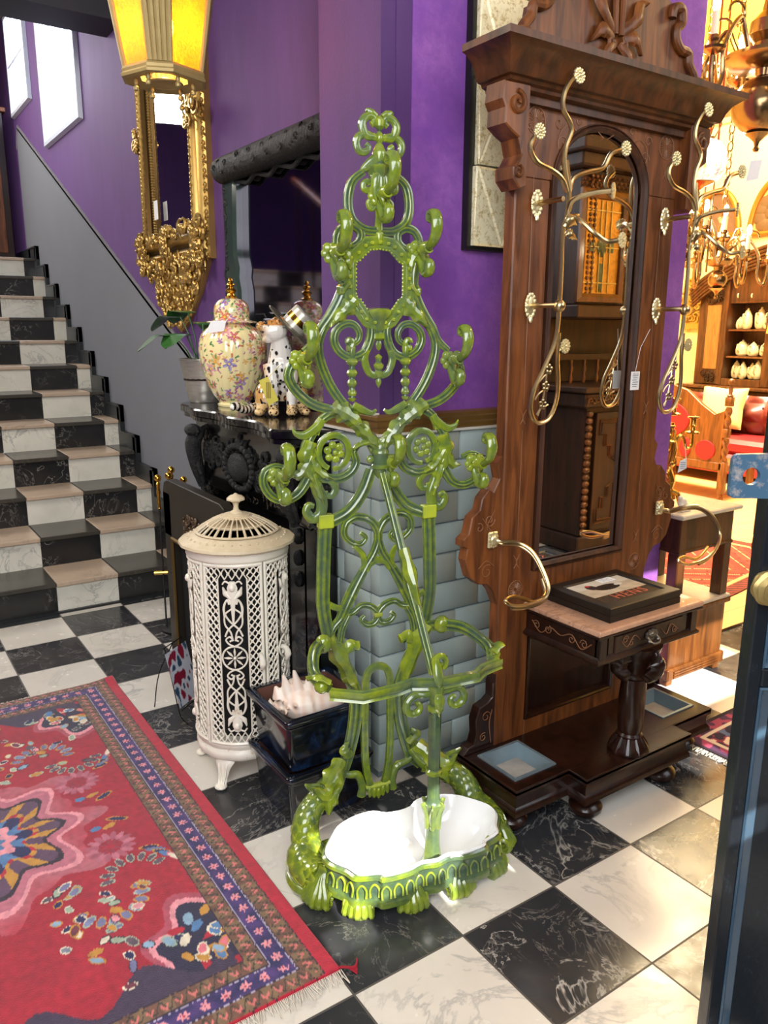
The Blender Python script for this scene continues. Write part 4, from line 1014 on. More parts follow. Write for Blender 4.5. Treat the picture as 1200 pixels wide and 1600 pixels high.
mb=MB(); mb.box(.015,.085,-.095,-.050,.0415,.0420); PAPER=plain('white_card','#eeeeee',.6,var=.04); pc=mb.build('price_card',PAPER,fr_,smooth=False)
INK=plain('grey_ink','#666a70',.6)
mb=MB()
for k in range(4): mb.box(.024,.076-.008*(k%2),-.088+k*.009,-.0865+k*.009,.0420,.0422)
mb.build('printed_lines',INK,pc,smooth=False)
# price card hung on the right hook tree
tagr=thing('price_tag','white printed price tag hanging by the mirror inside the right post','price tag',(X0,Y0,0))
mb=MB(); q0=HP.at(993,581,-.02); mb.box(q0.x-.022,q0.x+.022,-.021,-.020,q0.z-.060,q0.z+.001); cd=mb.build('card',PAPER,tagr,smooth=False)
mb=MB()
for k in range(6): mb.box(q0.x-.015+.003*(k%2),q0.x+.015-.003*(k%3),-.0216,-.0211,q0.z-.014-k*.007,q0.z-.012-k*.007)
mb.build('printed_lines',INK,cd,smooth=False)
text('VILLAS',.010,plain('pale_red_ink','#b08a8a',.6),cd,(q0.x,-.0214,q0.z-.007),(PI/2,0,0),ext=.0001)
mb=MB(); mb.tube([(q0.x-.002,-.0205,q0.z),(q0.x+.004,-.03,q0.z+.08),(q0.x+.02,-.05,q0.z+.14)],.0008,n=4); mb.build('string',PAPER,tagr)
# ------------------------------------------------------------------ helpers for organic shapes
def remesh(mb,name,voxel,smooth=4,paint=None,mat=None,parent=None,sub=0):
    tmp=mb.build('tmp_'+name,[],None,smooth=False) if False else None
    me=bpy.data.meshes.new('tmp'); me.from_pydata(mb.v,[],mb.f); o=bpy.data.objects.new('tmp',me); COL.objects.link(o)
    r=o.modifiers.new('r','REMESH'); r.mode='VOXEL'; r.voxel_size=voxel
    s=o.modifiers.new('s','SMOOTH'); s.iterations=smooth; s.factor=.5
    dg=bpy.context.evaluated_depsgraph_get(); dg.update(); nm=bpy.data.meshes.new_from_object(o.evaluated_get(dg)); bpy.data.objects.remove(o,do_unlink=True); bpy.data.meshes.remove(me)
    nm.name=name
    if paint:
        a=nm.color_attributes.new('col','FLOAT_COLOR','POINT'); c=[]
        for v in nm.vertices: c+=list(paint(v.co))+[1.0]
        a.data.foreach_set('color',c)
    nm.polygons.foreach_set('use_smooth',[True]*len(nm.polygons))
    nm.materials.clear(); nm.materials.append(mat)
    ob=bpy.data.objects.new(name,nm); COL.objects.link(ob)
    if parent: ob.parent=parent
    return ob
def C3(h): return srgb(h)[:3]
def mixc(a,b,t): t=max(0,min(1,t)); return tuple(a[i]+(b[i]-a[i])*t for i in range(3))
# ------------------------------------------------------------------ the big rug
RX0,RX1,RY0,RY1=-.95,.342,-2.895,-.935
RED=C3('#b01530'); RED2=C3('#901028'); PINK=C3('#d9707c'); BRN=C3('#6f5138'); NAVY=C3('#1c1c50'); PUR=C3('#4b3272'); IVO=C3('#dccfb8'); BLU=C3('#4f79a8'); LBL=C3('#86a5bd'); GOLD=C3('#c08a34'); SLA=C3('#5b4a58'); LPK=C3('#e0929b'); DK=C3('#2a1a2c'); SAG=C3('#9fae98')
random.seed(11)
motifs=[]
def petalring(cx,cy,r,n,pl,pw,cols,inner=.55,a0=0,edge=None,a1=2*PI):
    for k in range(n):
        a=a0+(a1-a0)*k/n; motifs.append((cx+r*math.cos(a),cy+r*math.sin(a),pl,pw,a,cols[k%len(cols)],edge))
RCX,RCY=-.30,-1.915
for sy in (1,-1):
  for sx in (1,-1):
    f=lambda x,y:(RCX+sx*x,RCY+sy*y)
    x,y=f(.305,.205); petalring(x,y,.052,16,.021,.010,[C3('#b9697a'),C3('#a85568')]); petalring(x,y,.024,8,.014,.004,[C3('#8d3346')])
    x,y=f(.36,.075); motifs.append((x,y,.035,.012,sy*sx*.5,NAVY,GOLD)); x,y=f(.33,.10); motifs.append((x,y,.022,.010,.4,GOLD,None)); x,y=f(.29,.095); motifs.append((x,y,.016,.012,0,BLU,None))
    for k in range(9):
        a=k*.38-.2; x,y=f(.22+.085*math.cos(a)+.02,.43+.085*math.sin(a)); motifs.append((x,y,.022,.013,(a)*sy*sx if sx*sy>0 else PI-a,[C3('#6f7196'),C3('#7a7fa6')][k%2],[GOLD,SAG][k%2]))
    for k in range(8):
        a=PI+k*.42; x,y=f(.33+.075*math.cos(a),.36+.07*math.sin(a)); motifs.append((x,y,.021,.011,(a)*sy*sx if sx*sy>0 else PI-a,SLA,SAG))
    for k in range(5):
        x,y=f(.40+.012*k,.27+.02*k); motifs.append((x,y,.030,.010,sy*sx*(.3+.2*k),[NAVY,C3('#6d7596'),NAVY,BLU,IVO][k],[GOLD,None,GOLD,None,PINK][k]))
    for k in range(6):
        x,y=f(.16+.035*k*(1-.1*k),.60-.03*k); motifs.append((x,y,.018,.012,k*.6,[GOLD,IVO,SLA,LPK,GOLD,SAG][k],DK if k%2 else None))
    for k in range(7):
        x,y=f(.10+.02*(k%3),.34+.035*k); motifs.append((x,y,.016,.011,k*.9,[SLA,NAVY,SAG,LBL,NAVY,IVO,C3('#7b8296')][k],[IVO,GOLD][k%2]))
    for k in range(26):
        x,y=f(random.uniform(.05,.44),random.uniform(.30,.78)); motifs.append((x,y,random.choice((.024,.018)),random.choice((.013,.010)),random.uniform(0,PI),random.choice([SLA,NAVY,SAG,LBL,C3('#6f7196'),GOLD,LPK,C3('#6b2a3c')]),random.choice([IVO,GOLD,SAG,DK])))
    # corner bouquet
    for k in range(16):
        a=random.uniform(0,PI/2); r=random.uniform(.03,.19); x,y=f(.46-r*math.cos(a),.78-r*math.sin(a)); motifs.append((x,y,.022,.013,random.uniform(0,PI),[BLU,GOLD,LBL,RED,BLU,IVO,GOLD,PINK][k%8],[IVO,GOLD,None][k%3]))
MG={}
for m in motifs:
    for i in range(int((m[0]-.04)//.04),int((m[0]+.04)//.04)+1):
        for j in range(int((m[1]-.04)//.04),int((m[1]+.04)//.04)+1): MG.setdefault((i,j),[]).append(m)
def flower(u,v,r):
    a=math.atan2(v,u); q=math.hypot(u,v); return q<r*(.72+.28*math.cos(6*a))
def rugcol(x,y):
    n=mn.noise(Vector((x*9,y*9,0)))*.5; j=mn.noise(Vector((x*160,y*160,3)))*.0028; x+=j; y+=mn.noise(Vector((x*150,y*150,9)))*.0028
    dx=min(RX1-x,x-RX0); dy=min(RY1-y,y-RY0)
    d=min(dx-.042,dy-.006); s=y if dx-.042<dy-.006 else x
    if d<0: c=RED
    elif d<.048 or .100<=d<.148:
        c=C3('#7a6045') if int(s/.03)%2 else C3('#6d4a3a'); dd=(d if d<.06 else d-.10); w=.024+.015*math.sin(s/.034*2*PI)
        if abs(dd-w)<.0035: c=C3('#35312c')
        t=(s/.034)%1; 
        if abs(t-.5)<.28 and abs(dd-.024)<.013 and abs(abs(t-.5)*.05-(dd-.014))<.0045: c=C3('#cf6f6c')
        if dd<.003 or dd>.045: c=DK
    elif d<.100:
        dd=d-.074; t=((s/.050)%1-.5)*.050; c=mixc(PUR,NAVY,.5+.9*mn.noise(Vector((x*30,y*30,5))))
        if flower(t,dd,.015): c=LPK
        if math.hypot(t,dd)<.003: c=RED
        if d<.051 or d>.097: c=C3('#a9a0b8')
    else:
        # field
        px,py=abs(x-RCX),abs(y-RCY); c=mixc(RED,RED2,.5+n)
        a=math.atan2(py,px); q=math.hypot(px,py*1.0)
        star=.24*(1+.16*math.cos(8*a))*(1+.25*(py/max(q,1e-6))**2)
        if q<star:
            k=q/star
            if k>.93: c=LPK
            elif k>.80: c=C3('#b9697a')
            elif k>.74: c=DK
            elif k>.52: c=C3('#5a3d58') if math.cos(16*a)>-.3 else GOLD
            elif k>.46: c=GOLD if math.cos(24*a)>0 else RED
            elif k>.30: c=NAVY if math.cos(8*a)>0 else BLU
            elif k>.18: c=LPK
            else: c=BLU
        elif q<star+.055+.02*math.cos(16*a): c=mixc(C3('#b5626f'),RED,.35+n*1.5)
        # corner spandrels
        ex,ey=(.465-px),(.80-py)
        if ex>0 and ey>0:
            qq=math.hypot(ex/.20,ey/.26); e2=1+.10*math.cos(5*math.atan2(ey,ex)*2)
            if qq<e2-.09: c=C3('#201c3c') if (qq>.5 or math.sin(40*ex)*math.sin(34*ey)>0) else RED
            elif qq<e2: c=LPK
            elif qq<e2+.10: c=C3('#a8485a')
        if ey<.10 and abs(px-.20)<.24 and ey<.045*(1+math.cos(px*26)): c=C3('#3a2c46') 
        for (mx,my,l,w_,an,cc,eg) in MG.get((int(x//.04),int(y//.04)),()):
            u=(x-mx)*math.cos(an)+(y-my)*math.sin(an); v=-(x-mx)*math.sin(an)+(y-my)*math.cos(an); e=(u/l)**2+(v/w_)**2
            if e<.60: c=cc
            elif e<1: c=eg if eg else cc
    k=1+.28*mn.noise(Vector((x*55,y*55,1)))+.12*n
    return (c[0]*k,c[1]*k,c[2]*k,1)
mb=MB(); NX,NY=250,400
xa=-.36
def rz_(x,y):
    e=min(RX1-x,RY1-y,y-RY0); z=.011*min(1,max(0,e/.008+.3))+.0012*mn.noise(Vector((x*6,y*6,0)))
    return z+.012*math.exp(-((x-RX1)**2+(y-RY1)**2)/.004)
mb.grid(lambda u,v:(RX0+u*(RX1-RX0) if False else xa+u*(RX1-xa),RY0+v*(RY1-RY0),rz_(xa+u*(RX1-xa),RY0+v*(RY1-RY0))),NX,NY,lambda u,v:rugcol(xa+u*(RX1-xa),RY0+v*(RY1-RY0)))
mb.grid(lambda u,v:(RX0+u*(xa-RX0),RY0+v*(RY1-RY0),.011),70,230,lambda u,v:rugcol(RX0+u*(xa-RX0),RY0+v*(RY1-RY0)))
RUGM=NT('wool_pile'); a_=RUGM.n('ShaderNodeAttribute'); a_.attribute_name='col'; RUGM.set(a_.outputs['Color'],.95); RUGM.b.inputs['Sheen Weight'].default_value=.3; RUGM.bump(RUGM.noise(RUGM.coord(),420,2),.5,.004)
rug=thing('rug','red wool rug with blue flowered borders lying on the checkered floor before the stairs','rug',(0,0,0))
mb.build('pile',RUGM.m,rug,recalc=False)
mb=MB(); mb.box(RX0,RX1-.002,RY0+.003,RY1-.003,.0005,.0075); mb.build('backing',plain('rug_back','#7a1022',.9),rug,smooth=False)
mb=MB(); random.seed(5)
for yy,sg in ((RY0,-1),(RY1,1)):
    x=RX0
    while x<RX1:
        l=random.uniform(.018,.045) if sg<0 else random.uniform(.008,.02); dx=random.uniform(-.012,.012); mb.tube([(x,yy,.007),(x+dx*.4,yy+sg*l*.5,.005),(x+dx,yy+sg*l,.003)],.0013,n=4); x+=.0042
for k in range(0): mb.tube(cr([(RX1-.004,RY0+.005,.009),(RX1+.015+k*.003,RY0-.004-k*.002,.007),(RX1+.03+.006*k,RY0-.006+.004*(k-4),.003)],4),.0016,n=4)
fg=mb.build('fringe',plain('cream_wool_fringe','#d8cfc0',.9,var=.2),rug); fg['kind']='stuff'; fg['label']='cream knotted fringe'
mb=MB()
for k in range(9): mb.tube(cr([(RX1-.006,RY0+.006,.010),(RX1+.012+k*.002,RY0-.002-k*.0015,.008),(RX1+.026+.003*k,RY0-.010+.005*(k-4),.003)],4),.0022,n=5)
mb.build('corner_tassel',plain('red_wool_tassel','#a81830',.9),rug)
# ------------------------------------------------------------------ white enamelled stove
st=thing('stove','white pierced cast iron cylinder stove with domed lid on curved legs','stove',(.545,-1.893,0))
SW=NT('chipped_cream_enamel'); v=SW.coord(); g=SW.n('ShaderNodeNewGeometry')
c=SW.mix(SW.ramp(SW.noise(v,26,6,.7),[(.60,(0,0,0,1)),(.72,(1,1,1,1))]),srgb('#ece5d6'),srgb('#b58d62')); SW.set(SW.mix(SW.math('MULTIPLY',SW.noise(v,6,3),.35),c,srgb('#d2c4a8')),.38,0,.2); SWM=SW.m
LID=NT('rusty_cream_enamel'); v=LID.coord(); LID.set(LID.mix(LID.noise(v,30,6,.7),srgb('#e2d5b8'),srgb('#b99f78')),.5); LIDM=LID.m
R0=.162; ZA,ZB2=.155,.790
mb=MB(); mb.lathe([(.10,.085),(.145,.088),(.160,.098),(.166,.112),(.164,.126),(.156,.134),(.158,.140),(.164,.146),(.164,.156),(.150,.158),(.10,.158)],48,mod=lambda a,z:1+.012*math.cos(36*a)); 
mb.build('base_ring',SWM,st,ang=50)
for k in range(4):
    a=math.radians(218)+k*PI/2; d=Vector((math.cos(a),math.sin(a),0)); t_=Vector((-d.y,d.x,0)); mb=MB()
    pth=cr([d*.120+Vector((0,0,.10)),d*.150+Vector((0,0,.080)),d*.158+Vector((0,0,.045)),d*.170+Vector((0,0,.018)),d*.186+Vector((0,0,.006))],6)
    mb.tube(pth,[.040,.036,.022,.016,.017,.014],n=10,up=d,flat=.35); 
    for q in (-1,0,1): mb.tube([p+t_*(q*.018*(1-i/len(pth)*.7))+d*.008 for i,p in enumerate(pth)],.0035,n=5)
    mb.ell(d*.178+Vector((0,0,.010)),(.022,.022,.010),10,6); mb.build('leg',SWM,st)
mb=MB(); mb.lathe([(.10,.788),(.158,.788),(.168,.792),(.172,.800),(.170,.812),(.174,.818),(.168,.826),(.10,.83)],48,mod=lambda a,z:1+.006*math.cos(40*a)); mb.build('top_ring',SWM,st,ang=50)
mb=MB(); mb.lathe([(.105,.16),(.105,.788)],32); mb.build('dark_core',plain('interior_dark','#0d0c0c',.8),st)  # near-black cylinder put in for the shaded inside of the stove
def cyl(a,z,r=R0): return (r*math.cos(a),r*math.sin(a),z)
def pierced(mb,a0,a1,door):
    W_=(a1-a0)*R0; c_=(a0+a1)/2
    P=lambda s,z,r=R0: cyl(c_+s/R0,z,r)
    def line(p,q,r=.0031,n=6,m=3):
        mb.tube([P(p[0]+(q[0]-p[0])*i/m,p[1]+(q[1]-p[1])*i/m) for i in range(m+1)],r,n=n,flat=.7,caps=False)
    hw=W_/2-.003
    for s in (-hw,hw):
        mb.tube([P(s,ZA),P(s,ZB2)],.0055,n=6)
    for z in (ZA+.008,ZB2-.006): mb.tube([P(-hw+2*hw*i/10,z) for i in range(11)],.007,n=6)
    inn=hw*.50
    for s in (-inn,inn): mb.tube([P(s,ZA+.05),P(s,ZB2-.05)],.0028,n=6)
    step=.0265
    def lattice(s0,s1,z0,z1,n):
        w=(s1-s0)/n; m=int((z1-z0)/step); h_=(z1-z0)/m
        for j in range(m):
            for i in range(n):
                a=(s0+i*w,z0+j*h_); b=(s0+(i+1)*w,z0+(j+1)*h_); c2=(s0+i*w,z0+(j+1)*h_); d2=(s0+(i+1)*w,z0+j*h_)
                line(a,b,m=1); line(c2,d2,m=1); q=P((a[0]+b[0])/2,(a[1]+b[1])/2); mb.ell(q,.0058,6,4)
    lattice(-hw+.004,-inn,ZA+.012,ZB2-.012,2); lattice(inn,hw-.004,ZA+.012,ZB2-.012,2)
    lattice(-inn,inn,ZA+.012,ZA+.05,4); lattice(-inn,inn,ZB2-.05,ZB2-.012,4)
    zc_=(ZA+ZB2)/2; rr=R0+.002
    Q=lambda l: cr([P(s,z,rr) for s,z in l],4)
    ring_=[P(inn*.86*math.cos(t),zc_+inn*.86*math.sin(t),rr) for t in [2*PI*i/24 for i in range(24)]]
    mb.tube(ring_,.0032,n=6,closed=True)
    for k in range(8):
        t=2*PI*k/8; q0,q1=inn*.16,inn*.74; mb.tube([P(q*math.cos(t),zc_+q*math.sin(t),rr) for q in (q0,(q0+q1)/2,q1)],[.0025,.0065,.002],n=6,flat=.6)
    mb.ell(P(0,zc_,rr),(.006,.006,.006),8,6)
    for sg in (1,-1):
        Z=lambda z: zc_+sg*z
        for q in (1,-1):
            mb.tube(Q([(0,Z(.040)),(q*.018,Z(.050)),(q*.026,Z(.064)),(q*.014,Z(.074)),(q*.006,Z(.064)),(q*.014,Z(.058))]),.0030,n=6)
            mb.tube(Q([(q*.004,Z(.060)),(q*.010,Z(.090)),(q*.027,Z(.115)),(q*.026,Z(.150)),(q*.004,Z(.170))]),.0030,n=6)
            mb.tube(Q([(q*.028,Z(.075)),(q*.016,Z(.100)),(-q*.012,Z(.128)),(-q*.028,Z(.158)),(-q*.024,Z(.190)),(-q*.012,Z(.200)),(-q*.008,Z(.186))]),.0032,n=6)
            mb.tube(Q([(q*.028,Z(.140)),(q*.030,Z(.175)),(q*.018,Z(.200)),(q*.012,Z(.185))]),.0030,n=6)
            leaf(mb,[P(q*.006,Z(.205),rr),P(q*.022,Z(.222),rr),P(q*.030,Z(.243),rr)],.007,n=(math.cos(c_),math.sin(c_),0),lobes=2,thick=.004)
            mb.tube(Q([(q*.008,Z(.255)),(q*.022,Z(.262)),(q*.031,Z(.252))]),.0028,n=6)
        up=Vector((math.cos(c_),math.sin(c_),0))
        mb.tube([P(0,Z(z),rr) for z in (.120,.16,.20,.225,.24,.262)],[.003,.006,.009,.015,.017,.009],n=8,up=up,flat=.4)
        mb.ell(P(0,Z(.242),rr+.003),(.012,.012,.014),8,6)
for k in range(5):
    a=math.radians(239+72*k); hw=math.radians(34.5); mb=MB(); pierced(mb,a-hw,a+hw,k==0); p=mb.build('pierced_panel' if k else 'stove_door',SWM,st)
    if k in (0,1):
        aa=a+hw-.10 if k==0 else a-hw+.45; mb=MB(); d=Vector((math.cos(aa),math.sin(aa),0)); 
        mb.tube(cr([d*R0+Vector((0,0,.475)),d*(R0+.018)+Vector((0,0,.470)),d*(R0+.024)+Vector((0,0,.45)),d*(R0+.018)+Vector((0,0,.43))],5),[.008,.009,.012,.006],n=10); mb.build('door_knob',SWM,p)
mb=MB(); mb.lathe([(.150,.832),(.186,.826),(.192,.830),(.190,.838),(.170,.846),(.150,.856),(.138,.862),(.134,.858),(.150,.846)],64,mod=lambda a,z:1+(.008*math.cos(48*a) if z<.84 else 0))
for k in range(36):
    a=2*PI*k/36; mb.ell((.160*math.cos(a),.160*math.sin(a),.851),(.005,.005,.004),6,4)
mb.lathe([(.040,.916),(.054,.913),(.056,.910),(.04,.902)],32); mb.lathe([(.136,.862),(.140,.866),(.132,.870),(.130,.862)],48); mb.lathe([(.100,.885),(.102,.890),(.097,.892),(.096,.886)],40)
for k in range(32):
    a=2*PI*k/32; w=1 if k%2 else .55
    q=[(.136,.864),(.115,.880),(.09,.896),(.052,.913)]
    mb.tube([(r*math.cos(a),r*math.sin(a),z) for r,z in q],[.0052*w,.0046*w,.0036*w,.003*w],n=6)
mb.lathe([(.045,.914),(.045,.918),(.030,.922),(.012,.924)],24)
lid=mb.build('lid',LIDM,st,ang=40)
mb=MB(); mb.lathe([(.022,.920),(.020,.926),(.010,.932),(.008,.944),(.011,.956),(.018,.962),(.030,.966),(.030,.971),(.020,.980),(.008,.984),(.004,.988),(.001,.989)],20,mod=lambda a,z:1+(.08*math.cos(8*a) if z>.96 else 0)); mb.build('lid_knob',LIDM,lid)
# ------------------------------------------------------------------ glazed planters and conch shell
PG=NT('blue_black_glaze'); v=PG.coord(); c=PG.mix(PG.ramp(PG.noise(v,7,6,.7,1.2),[(.48,(0,0,0,1)),(.68,(1,1,1,1))]),srgb('#0e1118'),srgb('#1d3558')); c=PG.mix(PG.ramp(PG.noise(v,60,4,.8),[(.62,(0,0,0,1)),(.75,(.6,.6,.6,1))]),c,srgb('#4a3d33')); PG.set(c,.14,0,.4); PGM=PG.m
TERRA=plain('terracotta_inside','#6b4436',.8,var=.3)
def planter(loc,label,h=.185):
    root=thing('planter',label,'planter',loc,0,'glazed planters'); a,b=.160,.150
    def rr(k,z,rc=.02):
        out=[]
        for sx,sy,a0 in ((1,1,0),(-1,1,90),(-1,-1,180),(1,-1,270)):
            for q in range(4):
                an=math.radians(a0+30*q); out.append((sx*(a*k-rc)+rc*math.cos(an),sy*(b*k-rc)+rc*math.sin(an),z))
        return out
    mb=MB(); lv=[(.80,0),(.82,.006),(.90,h-.04),(.915,h-.028),(.99,h-.018),(1.0,h-.010),(1.0,h-.003),(.985,h),(.86,h),(.845,h-.005)]
    R=[[mb.av(p) for p in rr(k,z)] for k,z in lv]
    for i in range(len(R)-1):
        for k in range(16): mb.af((R[i][k],R[i][(k+1)%16],R[i+1][(k+1)%16],R[i+1][k]))
    mb.af(R[0][::-1]); mb.build('pot_body',PGM,root,ang=50)
    mb=MB(); R=[[mb.av(p) for p in rr(k,z)] for k,z in ((.843,h-.004),(.76,.03))]
    for k in range(16): mb.af((R[0][k],R[0][(k+1)%16],R[1][(k+1)%16],R[1][k]))
    mb.af(R[1]); mb.build('inside',TERRA,root,recalc=False); return root
planter((.640,-2.205,0),'lower of the two stacked blue-black glazed planters behind the green hall tree')
planter((.640,-2.203,.186),'upper of the two stacked glazed planters, holding a large shell')
mb=MB(); ax=Vector((.86,-.45,.12)).normalized(); base=Vector((.0,.0,.0))
# spire with growing whorls, knobbed shoulder, flared lip
side=ax.cross(Vector((0,0,1))).normalized(); upv=side.cross(ax)
for i in range(60):
    u=i/59; t=u*5*2*PI; s=-.085+.105*u; r=.006+.044*u**1.5; c=ax*s+(side*math.cos(t)+upv*math.sin(t))*r*.35
    mb.ell(c,r*.9,8,6)
    if i%4==0 and u>.2: mb.tube([c+(side*math.cos(t)+upv*math.sin(t))*r*.6,c+(side*math.cos(t)+upv*math.sin(t))*(r*1.35+.008)-ax*.006],[r*.35,.0015],n=6)
for i in range(30):
    u=i/29; s=.02+.10*u; r=.058*(1-.72*u); mb.ell(ax*s+upv*(-.004),(r,r,r*.9),10,8)
for i in range(14):
    u=i/13; mb.ell(ax*(-.01+.11*u)+upv*(.030-.03*u)+side*(-.045+.012*u),(.022*(1-.4*u),.018,.03*(1-.5*u)),8,6)
for k,(s,l) in enumerate(((-.02,.095),(.010,.105),(.040,.072),(-.045,.065),(.065,.05))): mb.tube([ax*s+upv*.03,ax*(s-.006)+upv*l],[.022,.004],n=8)
for k in range(16):
    t=k*.8; mb.tube([ax*(-.03-.004*k)+(side*math.cos(t)+upv*math.sin(t))*.012,ax*(-.032-.004*k)+(side*math.cos(t)+upv*math.sin(t))*(.052-.0022*k)],[.008,.002],n=6)
def shellp(p):
    k=mn.noise(Vector(p)*30)*.5+.5; k2=.5+.5*math.sin(Vector(p).dot(ax)*260); return mixc(mixc(C3('#efe2cf'),C3('#e3b5a0'),k*.8),C3('#f6efe6'),k2*.5)
sh=thing('conch_shell','large cream and pink conch shell lying in the upper planter','shell',(.605,-2.19,.335)); sh.scale=(1.2,1.2,1.15)
remesh(mb,'shell_body',.0032,3,shellp,vcol('conch',.45,.1),sh)
# ------------------------------------------------------------------ black fireplace
FM=NT('black_carved_marble'); v=FM.coord(); c=marble(FM,v,srgb('#060607'),srgb('#8a7f6e'),6,.8,.012); FM.set(c,.16,0,.4); FMM=FM.m
FCV=NT('black_carving'); v=FCV.coord(); FCV.set(srgb('#0a0a0b'),.5,0,.0); FCV.bump(FCV.noise(v,55,5,.7),.8,.02); FCM=FCV.m
FY0=-1.43; fp=thing('fireplace','black carved marble fireplace with serpentine mantel shelf against the pier','fireplace',(1.12,FY0,0),-PI/2)
ZM=1.19
# local: x to the viewer's right, -y out of the wall; the pier cuts the right rear corner
mb=MB()
out=cr([(-.70,-.003,0),(-.70,-.26,0),(-.63,-.355,0),(-.50,-.37,0),(-.36,-.40,0),(-.18,-.375,0),(0,-.40,0),(.18,-.375,0),(.34,-.40,0),(.44,-.435,0),(.50,-.40,0),(.585,-.27,0)],5)[0:]
pl2=[(p.x,p.y) for p in out]+[(.600,-.243),(.463,-.243),(.463,-.003)]
for z0,z1,ins in ((ZM-.030,ZM,.0),(ZM-.052,ZM-.030,.03)):
    cx,cy=-.03,-.15; q=[(cx+(x-cx)*(1-ins*.8),(cy+(y-cy)*(1-ins*1.6)) if y<-.3 else y) for x,y in pl2]; mb.prism(q,z1-z0,((0,0,z0),(1,0,0),(0,1,0),(0,0,1)),b=.006)
mb.build('mantel_shelf',FMM,fp,ang=35)
mb=MB(); mb.box(-.52,.45,-.33,-.003,.84,ZM-.05,b=.01); mb.box(.45,.545,-.345,-.245,.84,ZM-.05,b=.01); mb.build('frieze',FMM,fp,ang=35)
mb=MB(); random.seed(9)
for k in range(60):
    x=random.uniform(-.40,.36); z=1.0+random.uniform(-.09,.10)*(1-abs(x)/.6); l=random.uniform(.02,.05); a=random.uniform(0,2*PI)
    mb.tube(spiral((x,-.335,z),l,l*.2,a,random.choice((-.9,.9)),10),[.004,.011,.006],n=7,up=(0,-1,0))
for k in range(26):
    a=2*PI*k/26; mb.ell((-.03+.13*math.cos(a),-.345,.98+.085*math.sin(a)),(.018,.014,.014),8,6)
mb.ell((-.03,-.345,.98),(.09,.03,.06),12,8); fc=mb.build('frieze_carving',FCM,fp)
for s in (-1,1):
    mb=MB(); xa_,xb_=(s*.50,s*.36) if s<0 else (.36,.50); a,b=min(xa_,xb_),max(xa_,xb_)
    mb.box(a,b,-.33,-.003 if s<0 else -.10,0,.86,b=.008); 
    if s>0: mb.box(.47,.575,-.33,-.245,0,.86,b=.008)
    mb.box(a-.01,b+.02,-.345,-.25,0,.12,b=.01); mb.build('jamb',FMM,fp,ang=35)
    mb=MB(); xm=s*.44
    mb.tube(cr([(xm,-.34,1.10),(xm,-.375,1.03),(xm,-.362,.93),(xm,-.34,.84)],6),[.030,.036,.030,.018],n=12,up=(0,-1,0)); mb.ell((xm,-.375,1.09),(.045,.035,.028),12,8)
    for q in (-1,1): mb.tube(spiral((xm+q*.028,-.37,1.08),.024,.005,0,1.3*q,14),[.007,.008,.005],n=7,up=(0,-1,0)); leaf(mb,[(xm+q*.006,-.37,.98),(xm+q*.026,-.365,.92),(xm+q*.034,-.345,.86)],.018,lobes=3)
    for z in (.80,.72,.64): mb.ell((xm,-.335,z),(.022,.016,.030),9,7)
    mb.build('corbel_carving',FCM,fp)
mb=MB(); mb.box(-.37,.37,-.20,-.003,0,.85); mb.build('firebox',plain('firebox_black','#050505',.95),fp,smooth=False)  # near-black block filling the opening
# cast iron insert standing in front
ins=thing('fireplace_insert','tall dark iron fireplace insert with gilt edging standing behind the white stove','fireplace insert',(.70,-1.175,0),-PI/2)
IR=plain('dark_iron','#26221d',.45,.4,var=.4,c2='#3b3226'); GE=plain('dull_gilt','#7c6233',.4,.8,var=.4)
pl3=[(-.36,0),(.36,0),(.36,.78),(.34,.84),(.30,.86),(-.30,.86),(-.34,.84),(-.36,.78)]
mb=MB(); mb.prism([(x,z) for x,z in [(-.36,0),(-.27,0),(-.27,.60),(.27,.60),(.27,0),(.36,0),(.36,.78),(.34,.84),(.30,.86),(-.30,.86),(-.34,.84),(-.36,.78)]],.045,((0,.0,0),(1,0,0),(0,0,1),(0,-1,0)),b=.003) if False else None
mb.box(-.36,-.27,-.045,0,0,.80,b=.003); mb.box(.27,.36,-.045,0,0,.80,b=.003); mb.prism([(-.36,.60),(.36,.60),(.36,.80),(.34,.845),(.30,.86),(-.30,.86),(-.34,.845),(-.36,.80)],.045,((0,0,0),(1,0,0),(0,0,1),(0,-1,0)),b=.003); mb.build('iron_plate',IR,ins,ang=30)
mb=MB(); mb.sweep([(-.262,-.046,0),(-.262,-.046,.60),(.262,-.046,.60),(.262,-.046,0)],[(-.004,0),(.012,0),(.010,.008),(.0,.010)],up=(0,-1,0)); mb.build('gilt_edging',GE,ins,ang=30)
mb=MB(); random.seed(4)
for k in range(40):
    mb.tube(spiral((random.uniform(-.10,.10),-.05,.70+random.uniform(-.04,.04)),.016,.003,random.uniform(0,6),1,8),.0045,n=5,up=(0,-1,0))
mb.build('cast_relief',plain('bronze_relief','#5a4632',.5,.5),ins)
mb=MB(); mb.box(-.262,.262,-.012,-.004,.002,.60); mb.build('back_plate',plain('inner_black','#0b0a0a',.8),ins,smooth=False)
